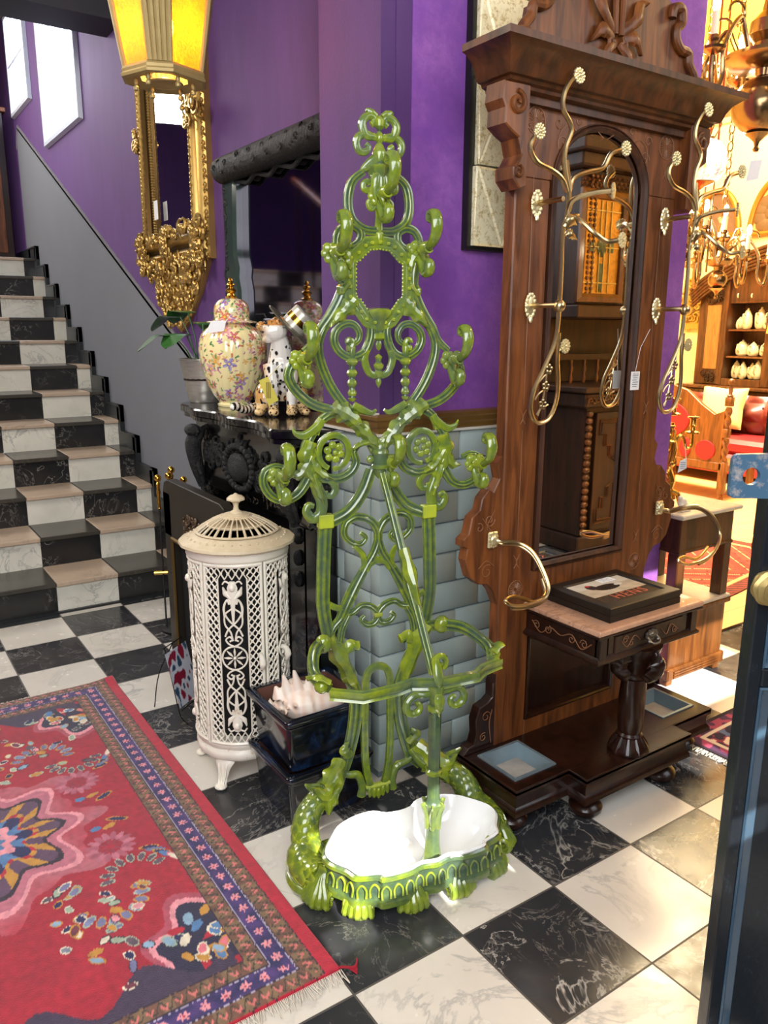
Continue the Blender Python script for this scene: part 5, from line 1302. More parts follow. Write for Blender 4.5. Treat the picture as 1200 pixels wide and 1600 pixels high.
# companion set
cs=thing('fireside_companion_set','brass knobbed fireside tools on a black stand beside the iron insert','fire tools',(.80,-.52,0))
BB=NT('polished_brass'); BB.set(srgb('#d8a845'),.18,1.0); BBM=BB.m
mb=MB(); mb.lathe([(.09,0),(.09,.012),(.03,.02),(.01,.03)],20); mb.build('stand_base',plain('black_stand','#15130f',.4),cs)
for k,(dx,dy,h) in enumerate(((-.06,.03,.80),(.0,-.0,.84),(.05,-.03,.79),(-.03,-.045,.82))):
    mb=MB(); mb.lathe([(.005,.02),(.005,h-.16)],8,c=(dx,dy,0)); tl=mb.build('tool_shaft',plain('black_stand.001','#15130f',.4),cs)
    mb=MB(); mb.lathe([(.005,-.16),(.011,-.155),(.008,-.14),(.011,-.12),(.007,-.10),(.012,-.075),(.008,-.05),(.012,-.03),(.006,-.02),(.011,-.015)],12,c=(dx,dy,h)); mb.ell((dx,dy,h-.002),.018,14,10); mb.build('brass_handle',BBM,tl)
mb=MB(); mb.tube([(-.10,.05,.31),(.02,0,.31)],.011,n=10); mb.build('brass_bar',BBM,cs)
# small wire easel with picture
ez=thing('wire_easel','small wire easel holding a floral print on the floor left of the stove','easel',(.50,-1.42,0),math.radians(38),rot=None)
WR=plain('black_wire','#222222',.35,.8)
mb=MB()
for s in (-1,1): mb.tube(cr([(s*.085,-.06,.004),(s*.075,-.02,.03),(s*.07,.01,.16),(s*.06,.045,.30)],5),.0022,n=6)
mb.tube([(-.07,.045,.30),(.07,.045,.30)],.0022,n=6); mb.tube([(-.08,-.03,.055),(.08,-.03,.055)],.0022,n=6); mb.tube(cr([(0,.045,.30),(0,.12,.15),(0,.15,.004)],5),.0022,n=6); mb.build('wire_frame',WR,ez)
def fl2(u,v):
    n=mn.noise(Vector((u*5,v*5,7))); c=mixc(C3('#c9ccd6'),C3('#8b1f3a'),1 if n>.12 else 0); return mixc(c,C3('#31506a'),1 if n<-.35 else 0)+(1,)
mb=MB(); mb.grid(lambda u,v:(-.075+.15*u,-.020+.055*v,.06+.22*v),40,50,fl2); mb.build('print',vcol('floral_print',.3),ez,smooth=False,recalc=False)
# ------------------------------------------------------------------ things on the mantel
def urn(name_loc,label):
    root=thing('ginger_jar',label,'jar',name_loc,.4)
    random.seed(21)
    fl_=[]
    for i in range(150):
        a=random.uniform(0,2*PI); z=random.uniform(.03,.55); fl_.append((a,z,random.choice((.030,.024,.034,.016,.016)),random.choice(['#d8642c','#8a4aa8','#d6567e','#d98a9a','#6b5fb0','#e0a23c','#c13a5c']),random.uniform(0,6)))
    lv_=[]
    for i in range(620): lv_.append((random.uniform(0,2*PI),random.uniform(.01,.57),random.choice((.007,.010)),random.choice(['#6f9a5a','#4d7f4c','#9dbb77','#c8754b','#b06a90']),random.uniform(0,6)))
    grid={}
    for k,l in enumerate(fl_+lv_):
        grid.setdefault(int(l[1]/.03),[]).append((k<len(fl_),l))
    def pc(a,z,r):
        base=C3('#f4e4a8'); c=base
        for b in (-1,0,1):
            for big,(fa,fz,fr_2,col,ph) in grid.get(int(z/.03)+b,()):
                da=(a-fa+PI)%(2*PI)-PI; u=da*max(r,.03); v=z-fz; q=math.hypot(u,v)
                if q<fr_2:
                    if big:
                        an=math.atan2(v,u)
                        if q<fr_2*(.66+.34*math.cos(5*an+ph)): c=mixc(C3(col),(1,.93,.85),.35*(.5+.5*math.cos(10*an+ph)) if q>fr_2*.3 else -0.0) if q>fr_2*.18 else C3('#e8c45a')
                    elif abs(u*math.cos(ph)+v*math.sin(ph))<fr_2*.4: c=C3(col)
        return c+(1,)
    def lathe_col(prof,n,mod):
        mb=MB(); P=cr([(r,0,z) for r,z in prof],6); rings=[]
        for p in P:
            rg=[]
            for k in range(n):
                a=2*PI*k/n; r=p.x*mod(a,p.z); mb.color(pc(a,p.z,r)); rg.append(mb.av((r*math.cos(a),r*math.sin(a),p.z)))
            rings.append(rg)
        for i in range(len(rings)-1):
            for k in range(n): mb.af((rings[i][k],rings[i][(k+1)%n],rings[i+1][(k+1)%n],rings[i+1][k]))
        mb.af(rings[0][::-1]); return mb
    JM=vcol('floral_porcelain',.12,.5); flu=lambda a,z: 1+.012*abs(math.cos(13*a))-.006
    body=[(.078,.0),(.080,.012),(.072,.018),(.080,.03),(.100,.06),(.122,.11),(.140,.17),(.152,.23),(.156,.28),(.152,.32),(.138,.355),(.115,.38),(.092,.392),(.084,.398),(.084,.405)]
    dense=[(p.x,p.z) for p in cr([(r,0,z) for r,z in body],3)]
    lathe_col(dense,230,flu).build('jar_body',JM,root,ang=60,recalc=False)
    lid_=[(.112,.405),(.116,.409),(.110,.413),(.086,.420),(.080,.428),(.082,.45),(.080,.475),(.070,.50),(.052,.516),(.030,.522),(.02,.523)]
    dense=[(p.x,p.z) for p in cr([(r,0,z) for r,z in lid_],2)]
    ld=lathe_col(dense,160,lambda a,z:1).build('jar_lid',JM,root,ang=60,recalc=False)
    mb=MB(); mb.lathe([(.024,.522),(.030,.530),(.018,.536),(.014,.545),(.024,.556),(.026,.562),(.014,.570),(.010,.576),(.018,.586),(.016,.592),(.008,.598),(.011,.606),(.006,.618),(.001,.622)],18); mb.build('gilt_finial',BBM,ld)
    return root
ju=urn((.925,-1.045,ZM+.001),'floral porcelain ginger jar with gilt finial at the left of the black mantel shelf'); ju.scale=(.93,.93,.87)
# price card on the jar
pt=thing('price_card','white price card hanging at the left shoulder of the floral jar','price card',(.835,-1.19,ZM+.34),math.radians(-34))
mb=MB()
for i in range(1): mb.prism([(-.045,-.03),(.03,-.02),(.042,.022),(-.02,.02)],.0012,((-.04,0,0),(1,0,0),(0,0,1),(0,-1,0)))
mb.build('card',PAPER,pt,smooth=False)
mb=MB(); mb.tube(cr([(-.0,.0,.02),(.03,.04,.06),(.05,.07,.08)],4),.0008,n=4); mb.build('string',PAPER,pt)
# bucket with plant
bk=thing('metal_bucket','banded silver metal bucket left of the floral jar on the mantel','bucket',(.885,-.79,ZM+.001))
SM=NT('brushed_tin'); SM.set(SM.mix(SM.noise(SM.coord((1,1,6)),20,4),srgb('#cfc9bd'),srgb('#a39c90')),.30,.6)
mb=MB(); pr_=[(.066,0),(.068,.004)]
for i in range(1,13):
    z=.19*i/13; r=.068+.034*i/13; pr_.append((r+(.0022 if i%4==0 else 0),z))
pr_+=[(.102,.186),(.106,.190),(.106,.195),(.100,.196),(.098,.17)]
mb.lathe(pr_,40,capt=False); mb.build('bucket_body',SM.m,bk,ang=25)
pn=thing('potted_peace_lily','dark green broad leaved plant growing in the silver bucket','plant',(.885,-.79,ZM+.10))
GR=NT('glossy_leaf'); GR.set(GR.mix(GR.noise(GR.coord(),9,4),srgb('#1f4a20'),srgb('#3d7032')),.3,0,.2)
mb=MB(); mb.lathe([(.001,.0),(.090,.0),(.088,.012),(.001,.016)],20); mb.build('soil',plain('soil','#2a1c12',.95),pn)
random.seed(8)
for k,(ax_,ay_,h,L_,w) in enumerate(((-.18,.02,.20,.20,.045),(-.10,.10,.28,.18,.05),(.02,.02,.25,.14,.045),(-.12,-.05,.20,.16,.05),(.10,-.02,.27,.16,.045),(.14,.10,.30,.18,.045),(-.04,.12,.30,.14,.05),(.04,-.04,.22,.12,.045),(.12,.02,.20,.14,.05))):
    d=Vector((ax_,ay_,0)); dn=d.normalized() if d.length else Vector((1,0,0))
    mb=MB(); p0=Vector((random.uniform(-.03,.03),random.uniform(-.03,.03),.01)); p1=d*.35+Vector((0,0,h*.6)); p2=d*.7+Vector((0,0,h)); mb.tube(cr([p0,p1,p2],5),[.004,.003,.0025],n=6)
    tip=p2+dn*L_*.8+Vector((0,0,-L_*.35)); mid=(p2+tip)/2+Vector((0,0,.03)); leaf(mb,[p2,p2.lerp(mid,.6),mid,tip.lerp(mid,.35),tip],w*1.45,n=(0,0,1),thick=.0025,cup=-.8); mb.build('leaf',GR.m,pn)
# leopard figure: seated, head turned to the left, paws together
lp=thing('leopard_figure','seated glazed leopard figure with open mouth beside the floral jar','figurine',(.925,-1.50,ZM+.001),-.46); lp.scale=(.90,.90,.88)
mb=MB()
def T(l,r,n=12): mb.tube(cr([Vector(p) for p in l],5),r,n=n)
T([(0,.10,.07),(0,.085,.13),(0,.04,.20),(0,.0,.27),(-.005,-.02,.32),(-.02,-.025,.36)],[.070,.078,.066,.050,.038,.036])     # back, chest, neck
mb.ell((0,-.005,.21),(.054,.050,.070),14,10)
for s,dx in ((-1,0),(1,0)):
    T([(s*.042,-.02,.22),(s*.040,-.045,.13),(s*.038,-.050,.06),(s*.038,-.052,.02)],[.038,.026,.021,.022]); mb.ell((s*.038,-.070,.018),(.025,.034,.018),12,8)
    mb.ell((s*.075,.055,.075),(.045,.075,.070),14,10); T([(s*.085,.03,.04),(s*.095,-.03,.018)],[.03,.02]); mb.ell((s*.10,-.045,.017),(.022,.032,.017),12,8)
# head turned to the viewer's left, muzzle raised
hd=Vector((-.026,-.034,.366)); fw=Vector((-.94,-.30,.14)).normalized()
mb.ell(hd,(.056,.052,.050),14,10); mb.ell(hd+fw*.034+Vector((0,0,.006)),(.036,.034,.028),12,8); mb.ell(hd+fw*.058+Vector((0,0,.010)),(.022,.026,.021),12,8)
for q in (-1,1): mb.ell(hd+fw*.028+fw.cross(Vector((0,0,1))).normalized()*(q*.024)+Vector((0,0,-.006)),(.020,.020,.022),10,7)
T([hd+Vector((0,0,-.02)),hd+fw*.030+Vector((0,0,-.036)),hd+fw*.048+Vector((0,0,-.034))],[.024,.022,.019])
sd=fw.cross(Vector((0,0,1))).normalized()
for s in (-1,1): mb.ell(hd-fw*.018+sd*(s*.036)+Vector((0,0,.044)),(.017,.017,.018),8,6)
T([(-.06,.13,.05),(-.12,.09,.028),(-.165,.02,.022),(-.20,-.03,.045),(-.215,-.045,.03)],[.020,.019,.018,.018,.012])
def leop(p):
    p=Vector(p); x,y,z=p; h=(p-hd)
    tail=x<-.125 and z<.09
    if tail: 
        return C3('#15100c') if math.sin((x*1.0+y)*170)>.1 else C3('#efe6d6')
    warm=max(0,min(1,max((y-.005)*16,(abs(x)-.05)*30))); base=mixc(C3('#f4ede2'),C3('#d8a55e'),warm)
    if h.length<.08:
        f=h.dot(fw)
        if h.z>.022 and f<.075: base=C3('#c98a4a')
        q=h-fw*.078
        if (h-(fw*.080+Vector((0,0,.022)))).length<.012: return C3('#2a1712')
        if f>.05 and abs(h.z+.008)<.006: return C3('#46202a')
        s=mn.noise(p*130); return mixc(base,C3('#2a1a12'),1 if (s>.38 and h.z>.01) else 0)
    c,d=mn.voronoi(p*(46 if y>0 else 58))[:2] if False else (0,0)
    dist=mn.voronoi(Vector((p.x*48,p.y*48,p.z*34)))[0]
    if z<.05 and abs(x)<.15: dist=mn.voronoi(p*75)[0]; base=C3('#e3bf86')
    if y>.02:
        if dist[0]<.50 and dist[0]>.26: return C3('#2b170e')
        if dist[0]<=.26: return C3('#b26c35')
        return mixc(base,C3('#eac999'),.4)
    return C3('#120d0b') if dist[0]<.36 else base
remesh(mb,'leopard_body',.0032,4,leop,vcol('glazed_ceramic',.15,.6),lp)
mb=MB()
for s in (-1,1):
    e=hd+fw*.045+sd*(s*.026)+Vector((0,0,.026)); mb.ell(e,.0065,10,8)
mb.build('eyes',plain('black_glass_eye','#140d08',.1),lp)
# cup and shallow dish on the figure's neck
hat=thing('straw_boater','silver grey boater hat with a gilt band hung on the leopard\'s neck','hat',(.968,-1.515,ZM+.335),0,rot=(math.radians(24),math.radians(40),0))
HM=plain('pewter_sheen','#8f8a72',.35,.6,var=.35,scale=60)
mb=MB(); mb.lathe([(.001,.004),(.055,.004),(.115,.0),(.118,-.003),(.115,-.006),(.05,-.004),(.001,-.004)],36); mb.build('brim',HM,hat)
mb=MB(); mb.lathe([(.052,.003),(.050,.07),(.044,.076),(.001,.077)],28); mb.build('crown',plain('pale_crown','#d8d0bf',.3,.3),hat)
mb=MB(); mb.lathe([(.0535,.024),(.0525,.046)],28); mb.build('gilt_band',BBM,hat)
yt=thing('gift_tag','yellow folded label hanging on the leopard figure\'s chest','label tag',(.835,-1.575,ZM+.085),-.46,rot=(0,.0,-.46))
mb=MB(); mb.prism([(-.020,-.055),(.022,-.045),(.008,.05),(-.028,.045)],.002,((0,0,.02),(.96,0,.26),(-.26,0,.96),(0,-1,0))); YL=plain('yellow_label','#d9c63e',.5,var=.06); tg=mb.build('label_card',YL,yt,smooth=False)
mb=MB()
for k in range(3): mb.box(-.012+.006*k,-.008+.006*k,-.0028,-.0022,-.01,.05)
mb.build('printed_lines',plain('brown_ink','#8a7222',.6),tg,smooth=False)
mb=MB(); mb.tube(cr([(-.01,0,.06),(.02,.0,.09),(.05,.02,.12)],4),.001,n=4); mb.build('string',YL,yt)
# ------------------------------------------------------------------ overmantel mirror with black carved frame
om=thing('overmantel_mirror','black carved frame mirror standing on the mantel behind the floral jar','mirror',(1.12,-1.28,ZM+.001),-PI/2)
GRN=NT('green_black_lacquer'); GRN.set(GRN.mix(GRN.noise(GRN.coord(),12,4),srgb('#1c2723'),srgb('#3a4a42')),.2,0,.5)
HT=1.085; hw_=.60
mb=MB()
# left and right shaped stiles
for s in (-1,1):
    o=[(hw_-.005,0),(hw_+.01,.25),(hw_+.02,.45),(hw_+.005,.52),(hw_+.02,.58),(hw_-.005,.64),(hw_-.01,.80),(hw_,.93),(hw_+.015,1.02),(hw_+.0,HT)]
    i_=[(hw_-.115,HT-.11),(hw_-.105,.80),(hw_-.10,.66),(hw_-.125,.60),(hw_-.115,.56),(hw_-.135,.50),(hw_-.135,.30),(hw_-.115,.0)]
    P_=[(s*x,z) for x,z in (o+i_ if s>0 else (o+i_)[::-1])]
    mb=MB(); mb.prism(P_,.055,((0,-.001,0),(1,0,0),(0,0,1),(0,-1,0)),b=.014); fs=mb.build('frame_stile',GRN.m,om,ang=40)
    mb=MB(); random.seed(2)
    mb.tube(cr([(s*(hw_+.004),-.045,.02),(s*(hw_+.012),-.05,.40),(s*(hw_-.002),-.05,.52),(s*(hw_+.010),-.05,.58),(s*(hw_-.008),-.05,.66),(s*(hw_-.004),-.05,HT-.05)],6),.012,n=8)
    for z in [.06+i*.055 for i in range(18)]: mb.tube(spiral((s*(hw_-.02),-.056,z),.016,.004,random.uniform(0,6),.9,8),[.004,.006,.003],n=6,up=(0,-1,0))
    mb.build('stile_carving',FCM,fs)
mb=MB(); mb.tube([(-hw_,-.055,HT-.055),(hw_,-.055,HT-.055)],.058,n=20,up=(0,-1,0)); fr2=mb.build('frame_head',FCM,om)
mb=MB()
for k in range(30):
    x=-hw_+.03+k*.041; mb.tube(spiral((x,-.113+abs(math.sin(k))*.006,HT-.055+.02*math.sin(k*2.3)),.016,.004,k,.9,8),.0035,n=5,up=(0,-1,0))
mb.tube(cr([(-hw_+.10+k*.07,-.04,HT-.11-.012*(k%3)) for k in range(16)],4),.010,n=7)
mb.build('head_carving',FCM,fr2)
DG=NT('dark_old_glass'); DG.set((.30,.27,.33,1),.05,1.0)
mb=MB(); mb.box(-hw_+.08,hw_-.08,-.012,-.004,0.002,HT-.06); mb.build('glass',DG.m,om,smooth=False)
# stair handrail opposite (seen in the overmantel glass)
mb=MB(); mb.tube([(-1.6,-.1,1.0),(-1.6,3.8,3.1)],.032,n=12)
hr=thing('stair_handrail','polished mahogany stair handrail on turned balusters','handrail',(0,0,0)); mb.build('rail',wood('mahogany','#7a3a1e','#3c1a0c',.2,coat=.5),hr)
for k in range(12):
    mb=MB(); y=.1+k*.33; mb.lathe([(.022,0),(.016,.06),(.024,.12),(.014,.3),(.020,.5),(.012,.75),(.018,.85)],10,c=(-1.6,y,RIS*(k+1)-.0)); mb.build('baluster',WDK,hr)
# ------------------------------------------------------------------ gilt pier mirror on the stair wall
GI=ridge('old_gilding','#c3a05a','#4c3716',.34,.8,None,.45,.57,scale=60)
gm=thing('gilt_pier_mirror','tall ornate gilt framed mirror on the purple stair wall behind the lantern','mirror',(1.12,.05,0),-PI/2)
xL,xR,zb,zt2=-.485,.485,1.86,3.9
mb=MB()
sec=[(0,-.001),(0,.030),(.010,.040),(.022,.034),(.030,.050),(.046,.062),(.060,.052),(.066,.040),(.085,.040),(.088,.052),(.104,.070),(.120,.074),(.134,.062),(.140,.040),(.150,.036),(.160,.026),(.165,-.001)]
mb.sweep([(xL,0,zb),(xR,0,zb),(xR,0,zt2),(xL,0,zt2)],[(-x,y) for x,y in sec],up=(0,-1,0),closed=True); mb.build('gilt_frame',GI,gm,ang=28)
for xx,yy,r in ((xL+.012,-.040,.013),(xR-.012,-.040,.013),(xL+.112,-.072,.009),(xR-.112,-.072,.009),(xL+.158,-.03,.006),(xR-.158,-.03,.006)):
    z=zb; k=0; mb=MB()
    while z<zt2:
        if r>.008: mb.tube(spiral((xx,yy,z),r*1.2,r*.3,(k%2)*PI,.9,7),r*.38,n=5,up=(0,-1,0))
        else: mb.ell((xx,yy,z),r,6,4)
        z+=r*2.4; k+=1
    mb.build('ornament_strip',GI,gm)
mb=MB(); random.seed(6)
def scrollcluster(mb,x0,x1,z0,z1,n,y,r0=.02,r1=.04,shape=None):
    for k in range(n):
        x=random.uniform(x0,x1); z=random.uniform(z0,z1)
        if shape and not shape(x,z): continue
        r=random.uniform(r0,r1); mb.tube(spiral((x,y-random.uniform(0,.03),z),r,r*.2,random.uniform(0,6),random.choice((-1,1))*.95,9),[r*.12,r*.32,r*.22],n=6,up=(0,-1,0))
        if k%3==0: mb.ell((x+.01,y-.03,z),r*.35,7,5)
scrollcluster(mb,xL-.01,xR+.01,1.83,1.90,60,-.045); scrollcluster(mb,xL,xR,1.98,2.04,40,-.06); scrollcluster(mb,xL-.02,xL+.12,1.84,2.05,34,-.06); scrollcluster(mb,xR-.12,xR+.02,1.84,2.05,34,-.06)
scrollcluster(mb,-.05,.05,1.86,2.04,14,-.06); scrollcluster(mb,xL+.01,xL+.10,2.5,2.62,10,-.05); scrollcluster(mb,xR-.17,xR+.02,2.48,2.62,16,-.07)
mb.build('base_scrollwork',GI,gm)
mb=MB(); scrollcluster(mb,-.46,.46,1.52,1.86,230,-.03,.018,.04,lambda x,z:abs(x)<.10+(z-1.52)*1.05)
mb.prism([(-.44,1.86),(-.30,1.70),(-.12,1.56),(0,1.50),(.12,1.56),(.30,1.70),(.44,1.86)][::-1],.03,((0,-.001,0),(1,0,0),(0,0,1),(0,-1,0)),b=.01)
mb.build('carved_apron',GI,gm)
mb=MB(); mb.box(xL+.14,xR-.14,-.025,-.015,zb+.10,zt2-.14); mb.build('glass',MIR,gm,smooth=False)
pc2=thing('stock_card','small white stock card tucked in the lower left of the gilt mirror','card',(1.095,.27,2.11),-PI/2)
mb=MB(); mb.box(-.03,.03,-.028,-.026,0,.10); mb.build('card',PAPER,pc2,smooth=False)
# ------------------------------------------------------------------ hanging lantern
ln=thing('hanging_lantern','brass lantern with amber hammered glass hanging at the upper left','lantern',(.520,-1.500,2.310),math.radians(22))
LB=plain('reeded_brass','#c4aa72',.45,.4,var=.25,c2='#9a8450')
def octo(w,d,c): return [(-w,-d+c),(-w+c,-d),(w-c,-d),(w,-d+c),(w,d-c),(w-c,d),(-w+c,d),(-w,d-c)]
wd,dd,cc=.118,.112,.055
mb=MB()
def oring(k,z): return [(x*k,y*k,z) for x,y in octo(wd,dd,cc)]
lv=[(.60,.010),(.98,.0),(1.06,.002),(1.08,.010),(1.04,.016),(1.06,.024),(1.02,.032),(.96,.036),(.80,.036)]
R=[[mb.av(p) for p in oring(k,z)] for k,z in lv]
for i in range(len(R)-1):
    for k in range(8): mb.af((R[i][k],R[i][(k+1)%8],R[i+1][(k+1)%8],R[i+1][k]))
R=[[mb.av(p) for p in oring(k,z)] for k,z in ((.80,.036),(.60,.010))]
for k in range(8): mb.af((R[0][k],R[0][(k+1)%8],R[1][(k+1)%8],R[1][k]))
mb.build('base_moulding',LB,ln,ang=20)
zt3=.42; top=1.50
AG=NT('amber_glass'); tr=AG.n('ShaderNodeBsdfTranslucent'); tr.inputs[0].default_value=srgb('#e8a020'); gl=AG.n('ShaderNodeBsdfGlossy'); gl.inputs['Roughness'].default_value=.15
tp=AG.n('ShaderNodeBsdfTransparent'); tp.inputs[0].default_value=srgb('#f2b53a'); m1=AG.n('ShaderNodeMixShader'); m1.inputs[0].default_value=.42; m2=AG.n('ShaderNodeMixShader'); m2.inputs[0].default_value=.08
AG.l(tr.outputs[0],m1.inputs[1]); AG.l(tp.outputs[0],m1.inputs[2]); AG.l(m1.outputs[0],m2.inputs[1]); AG.l(gl.outputs[0],m2.inputs[2]); AG.l(m2.outputs[0],AG.t.nodes['Material Output'].inputs[0])
v=AG.coord(); nz=AG.noise(v,90,4,.7); bpn=AG.n('ShaderNodeBump'); bpn.inputs['Strength'].default_value=.8; bpn.inputs['Distance'].default_value=.01; AG.l(nz,bpn.inputs['Height']); AG.l(bpn.outputs[0],tr.inputs['Normal']); AG.l(bpn.outputs[0],gl.inputs['Normal'])
AG.l(AG.mix(nz,srgb('#e0921a'),srgb('#8a4a08')),tr.inputs[0])
for k in range(8):
    a=octo(wd,dd,cc)[k]; b=octo(wd,dd,cc)[(k+1)%8]; mb=MB(); q=.92
    mb.af([mb.av((a[0]*q,a[1]*q,.036)),mb.av((b[0]*q,b[1]*q,.036)),mb.av((b[0]*q*top,b[1]*q*top,zt3)),mb.av((a[0]*q*top,a[1]*q*top,zt3))]); mb.build('glass_pane',AG.m,ln,smooth=False,recalc=False)
    # reeded bars on the short faces
    if k%2==0:
        mb=MB(); nseg=4
        for j in range(nseg+1):
            u=.1+.8*j/nseg; p=Vector((a[0]+(b[0]-a[0])*u,a[1]+(b[1]-a[1])*u,0))
            mb.tube([Vector((p.x*.97,p.y*.97,.034)),Vector((p.x*.97*top,p.y*.97*top,zt3))],[.0095,.0125],n=8)
        mb.build('reeded_bar',LB,ln)
mb=MB(); R=[[mb.av(p) for p in oring(k,z)] for k,z in ((top*1.0,zt3),(top*1.1,zt3+.01),(top*1.1,zt3+.03),(top*.6,zt3+.12),(.3,zt3+.16))]
for i in range(4):
    for k in range(8): mb.af((R[i][k],R[i][(k+1)%8],R[i+1][(k+1)%8],R[i+1][k]))
mb.af(R[-1]); mb.build('lantern_top',LB,ln,ang=20)
mb=MB(); mb.tube([(0,0,zt3+.15),(0,0,2.05)],.006,n=8); mb.build('hanging_rod',LB,ln)
for k in range(6):
    a=2*PI*k/6+.3; mb=MB(); mb.lathe([(.001,-.030),(.008,-.026),(.009,-.018),(.005,-.012),(.008,-.006),(.006,.006)],12,c=(.095*math.cos(a),.088*math.sin(a),.0)); mb.build('ball_finial',LB,ln)
mb=MB(); mb.lathe([(.050,.0),(.058,-.004),(.060,.0),(.055,.006)],28); mb.build('base_ring',LB,ln)
BULB=emit('lit_bulb','#ffd98a',90); mb=MB(); mb.ell((0,0,.17),(.038,.038,.055),14,10); mb.build('bulb',BULB,ln); mb=MB(); mb.lathe([(.014,.2),(.014,.26)],12); mb.build('bulb_holder',LB,ln)
# ------------------------------------------------------------------ faceted antique-glass wall mirrors
AGL=NT('antiqued_mirror'); v=AGL.coord(); n_=AGL.noise(v,60,6,.8); AGL.set(AGL.mix(AGL.ramp(n_,[(.50,(0,0,0,1)),(.62,(1,1,1,1))]),srgb('#fff4cc'),srgb('#cdb474')),AGL.math('ADD',AGL.math('MULTIPLY',n_,.25),.25),.22)
fm=thing('faceted_wall_mirror','tall wall panel of faceted antiqued mirror glass behind the hall stand','wall mirror',(1.195,-2.2565,0))
mb=MB(); mb.box(-.012,.34,-.028,-.0005,1.765,4.2); mb.build('black_backing',plain('black_edge','#14120f',.5),fm,smooth=False)
zs=[1.775,2.012,2.262,2.50,2.75,3.0,3.25,3.5]
for k in range(len(zs)-1):
    a,b=zs[k]+.002,zs[k+1]-.003; xo=.010 if k%2 else .004; x0,x1=xo,xo+.235; mb=MB(); apex=Vector(((x0+x1)/2+(.03 if k%2 else -.03),-.062,(a+b)/2)); y=-.032
    cs_=[Vector((x0,y,a)),Vector((x1,y,a)),Vector((x1,y,b)),Vector((x0,y,b))]
    if k%2==0: T3=[(Vector((x0,y-.012,b)),Vector(((x0+x1)/2,y-.002,a)),Vector((x1,y-.012,b))),(Vector((x0,y,a)),Vector(((x0+x1)/2,y-.002,a)),Vector((x0,y-.012,b))),(Vector(((x0+x1)/2,y-.002,a)),Vector((x1,y,a)),Vector((x1,y-.012,b)))]
    else: T3=[(Vector((x0,y-.012,a)),Vector((x1,y-.012,a)),Vector(((x0+x1)/2,y-.002,b))),(Vector((x0,y-.012,a)),Vector(((x0+x1)/2,y-.002,b)),Vector((x0,y,b))),(Vector((x1,y-.012,a)),Vector((x1,y,b)),Vector(((x0+x1)/2,y-.002,b)))]
    for tri in T3:
        c=(tri[0]+tri[1]+tri[2])/3; tl=(random.Random(k*7+len(mb.v)).uniform(-.006,.006))
        outer=[mb.av(p) for p in tri]; inn=[mb.av(p.lerp(c,.10)+Vector((0,-.006,0))) for p in tri]
        for i in range(3): mb.af((outer[i],outer[(i+1)%3],inn[(i+1)%3],inn[i]))
        mb.af(inn)
    base=[mb.av(p+Vector((0,.0,0))) for p in [Vector((x0,-.028,a)),Vector((x1,-.028,a)),Vector((x1,-.028,b)),Vector((x0,-.028,b))]]; fr3=[mb.av(p) for p in [Vector((x0,y-.010,a)),Vector((x1,y-.010,a)),Vector((x1,y-.010,b)),Vector((x0,y-.010,b))]]
    for i in range(4): mb.af((base[i],base[(i+1)%4],fr3[(i+1)%4],fr3[i]))
    mb.build('glass_tile',AGL.m,fm,smooth=False,recalc=False)
# ------------------------------------------------------------------ windows on the stair wall
def window(nm,y0,y1,z0,z1,label=None):
    root=bpy.data.objects.new(nm,None); COL.objects.link(root); root['kind']='structure'; root.location=(1.12,(y0+y1)/2,0); root.rotation_euler=(0,0,-PI/2); h=abs(y1-y0)/2
    mb=MB(); mb.box(-h,h,-.010,-.002,z0,z1); g=mb.build('window_glass',emit(nm+'_daylight','#dfe8ff',4.0),root,smooth=False)
    mb=MB(); mb.sweep([(-h,-.002,z0),(h,-.002,z0),(h,-.002,z1),(-h,-.002,z1)],[(0,0),(0,.03),(.03,.03),(.04,0)],up=(0,-1,0),closed=True)
    for x in (-h*.33,h*.33): mb.box(x-.012,x+.012,-.022,-.002,z0,z1)
    mb.box(-h,h,-.022,-.002,z0+(z1-z0)*.5-.012,z0+(z1-z0)*.5+.012); mb.build('window_frame',plain(nm+'_frame','#e3e9f5',.4),root,smooth=False); return root
window('window_1',1.86,2.92,2.98,4.15); window('window_2',3.42,4.15,3.44,4.2)
lamp('window_glow',(.8,2.3,3.4),9,(.8,.88,1.0),.25)  # point light added in front of the windows to carry their glow
# wood screen at the head of the stairs
ws=thing('panelled_cupboard','brown panelled wooden cupboard at the head of the marble stairs','cupboard',(.52,4.25,N*RIS))
mb=MB(); mb.box(-.42,.50,-.02,.40,0,1.32,b=.005); mb.build('carcase',WDK,ws)
for s in (-.2,.25):
    mb=MB(); mb.box(s-.19,s+.19,-.035,-.02,.08,1.2,b=.004); d_=mb.build('cupboard_door',WD,ws)
    for q in (-.1,0,.1):
        mb=MB(); mb.lathe([(.016,.15),(.02,.3),(.014,.5),(.022,.6),(.016,.8),(.02,1.1)],10,c=(s+q,-.045,0)); mb.build('turned_spindle',WD,d_)
mb=MB(); mb.box(-.45,.53,-.05,.42,1.32,1.36,b=.006); mb.build('cupboard_top',WD,ws)
gp=thing('gilt_mirror_frame','glowing gilt frame on the wall at the top of the stairs','picture frame',(.50,4.22,N*RIS+1.38))
mb=MB(); mb.sweep([(-.3,0,0),(.42,0,0),(.42,0,1.0),(-.3,0,1.0)],[(0,0),(0,.03),(-.03,.05),(-.07,.03),(-.08,0)],up=(0,-1,0),closed=True); mb.build('frame',GI,gp,ang=30)
mb=MB(); mb.box(-.24,.36,-.012,-.004,.06,.94); mb.build('picture',plain('warm_glow_paint','#c98a2a',.5,c2='#8a5414'),gp,smooth=False)  # warm glow of the mirror put into this panel's colour
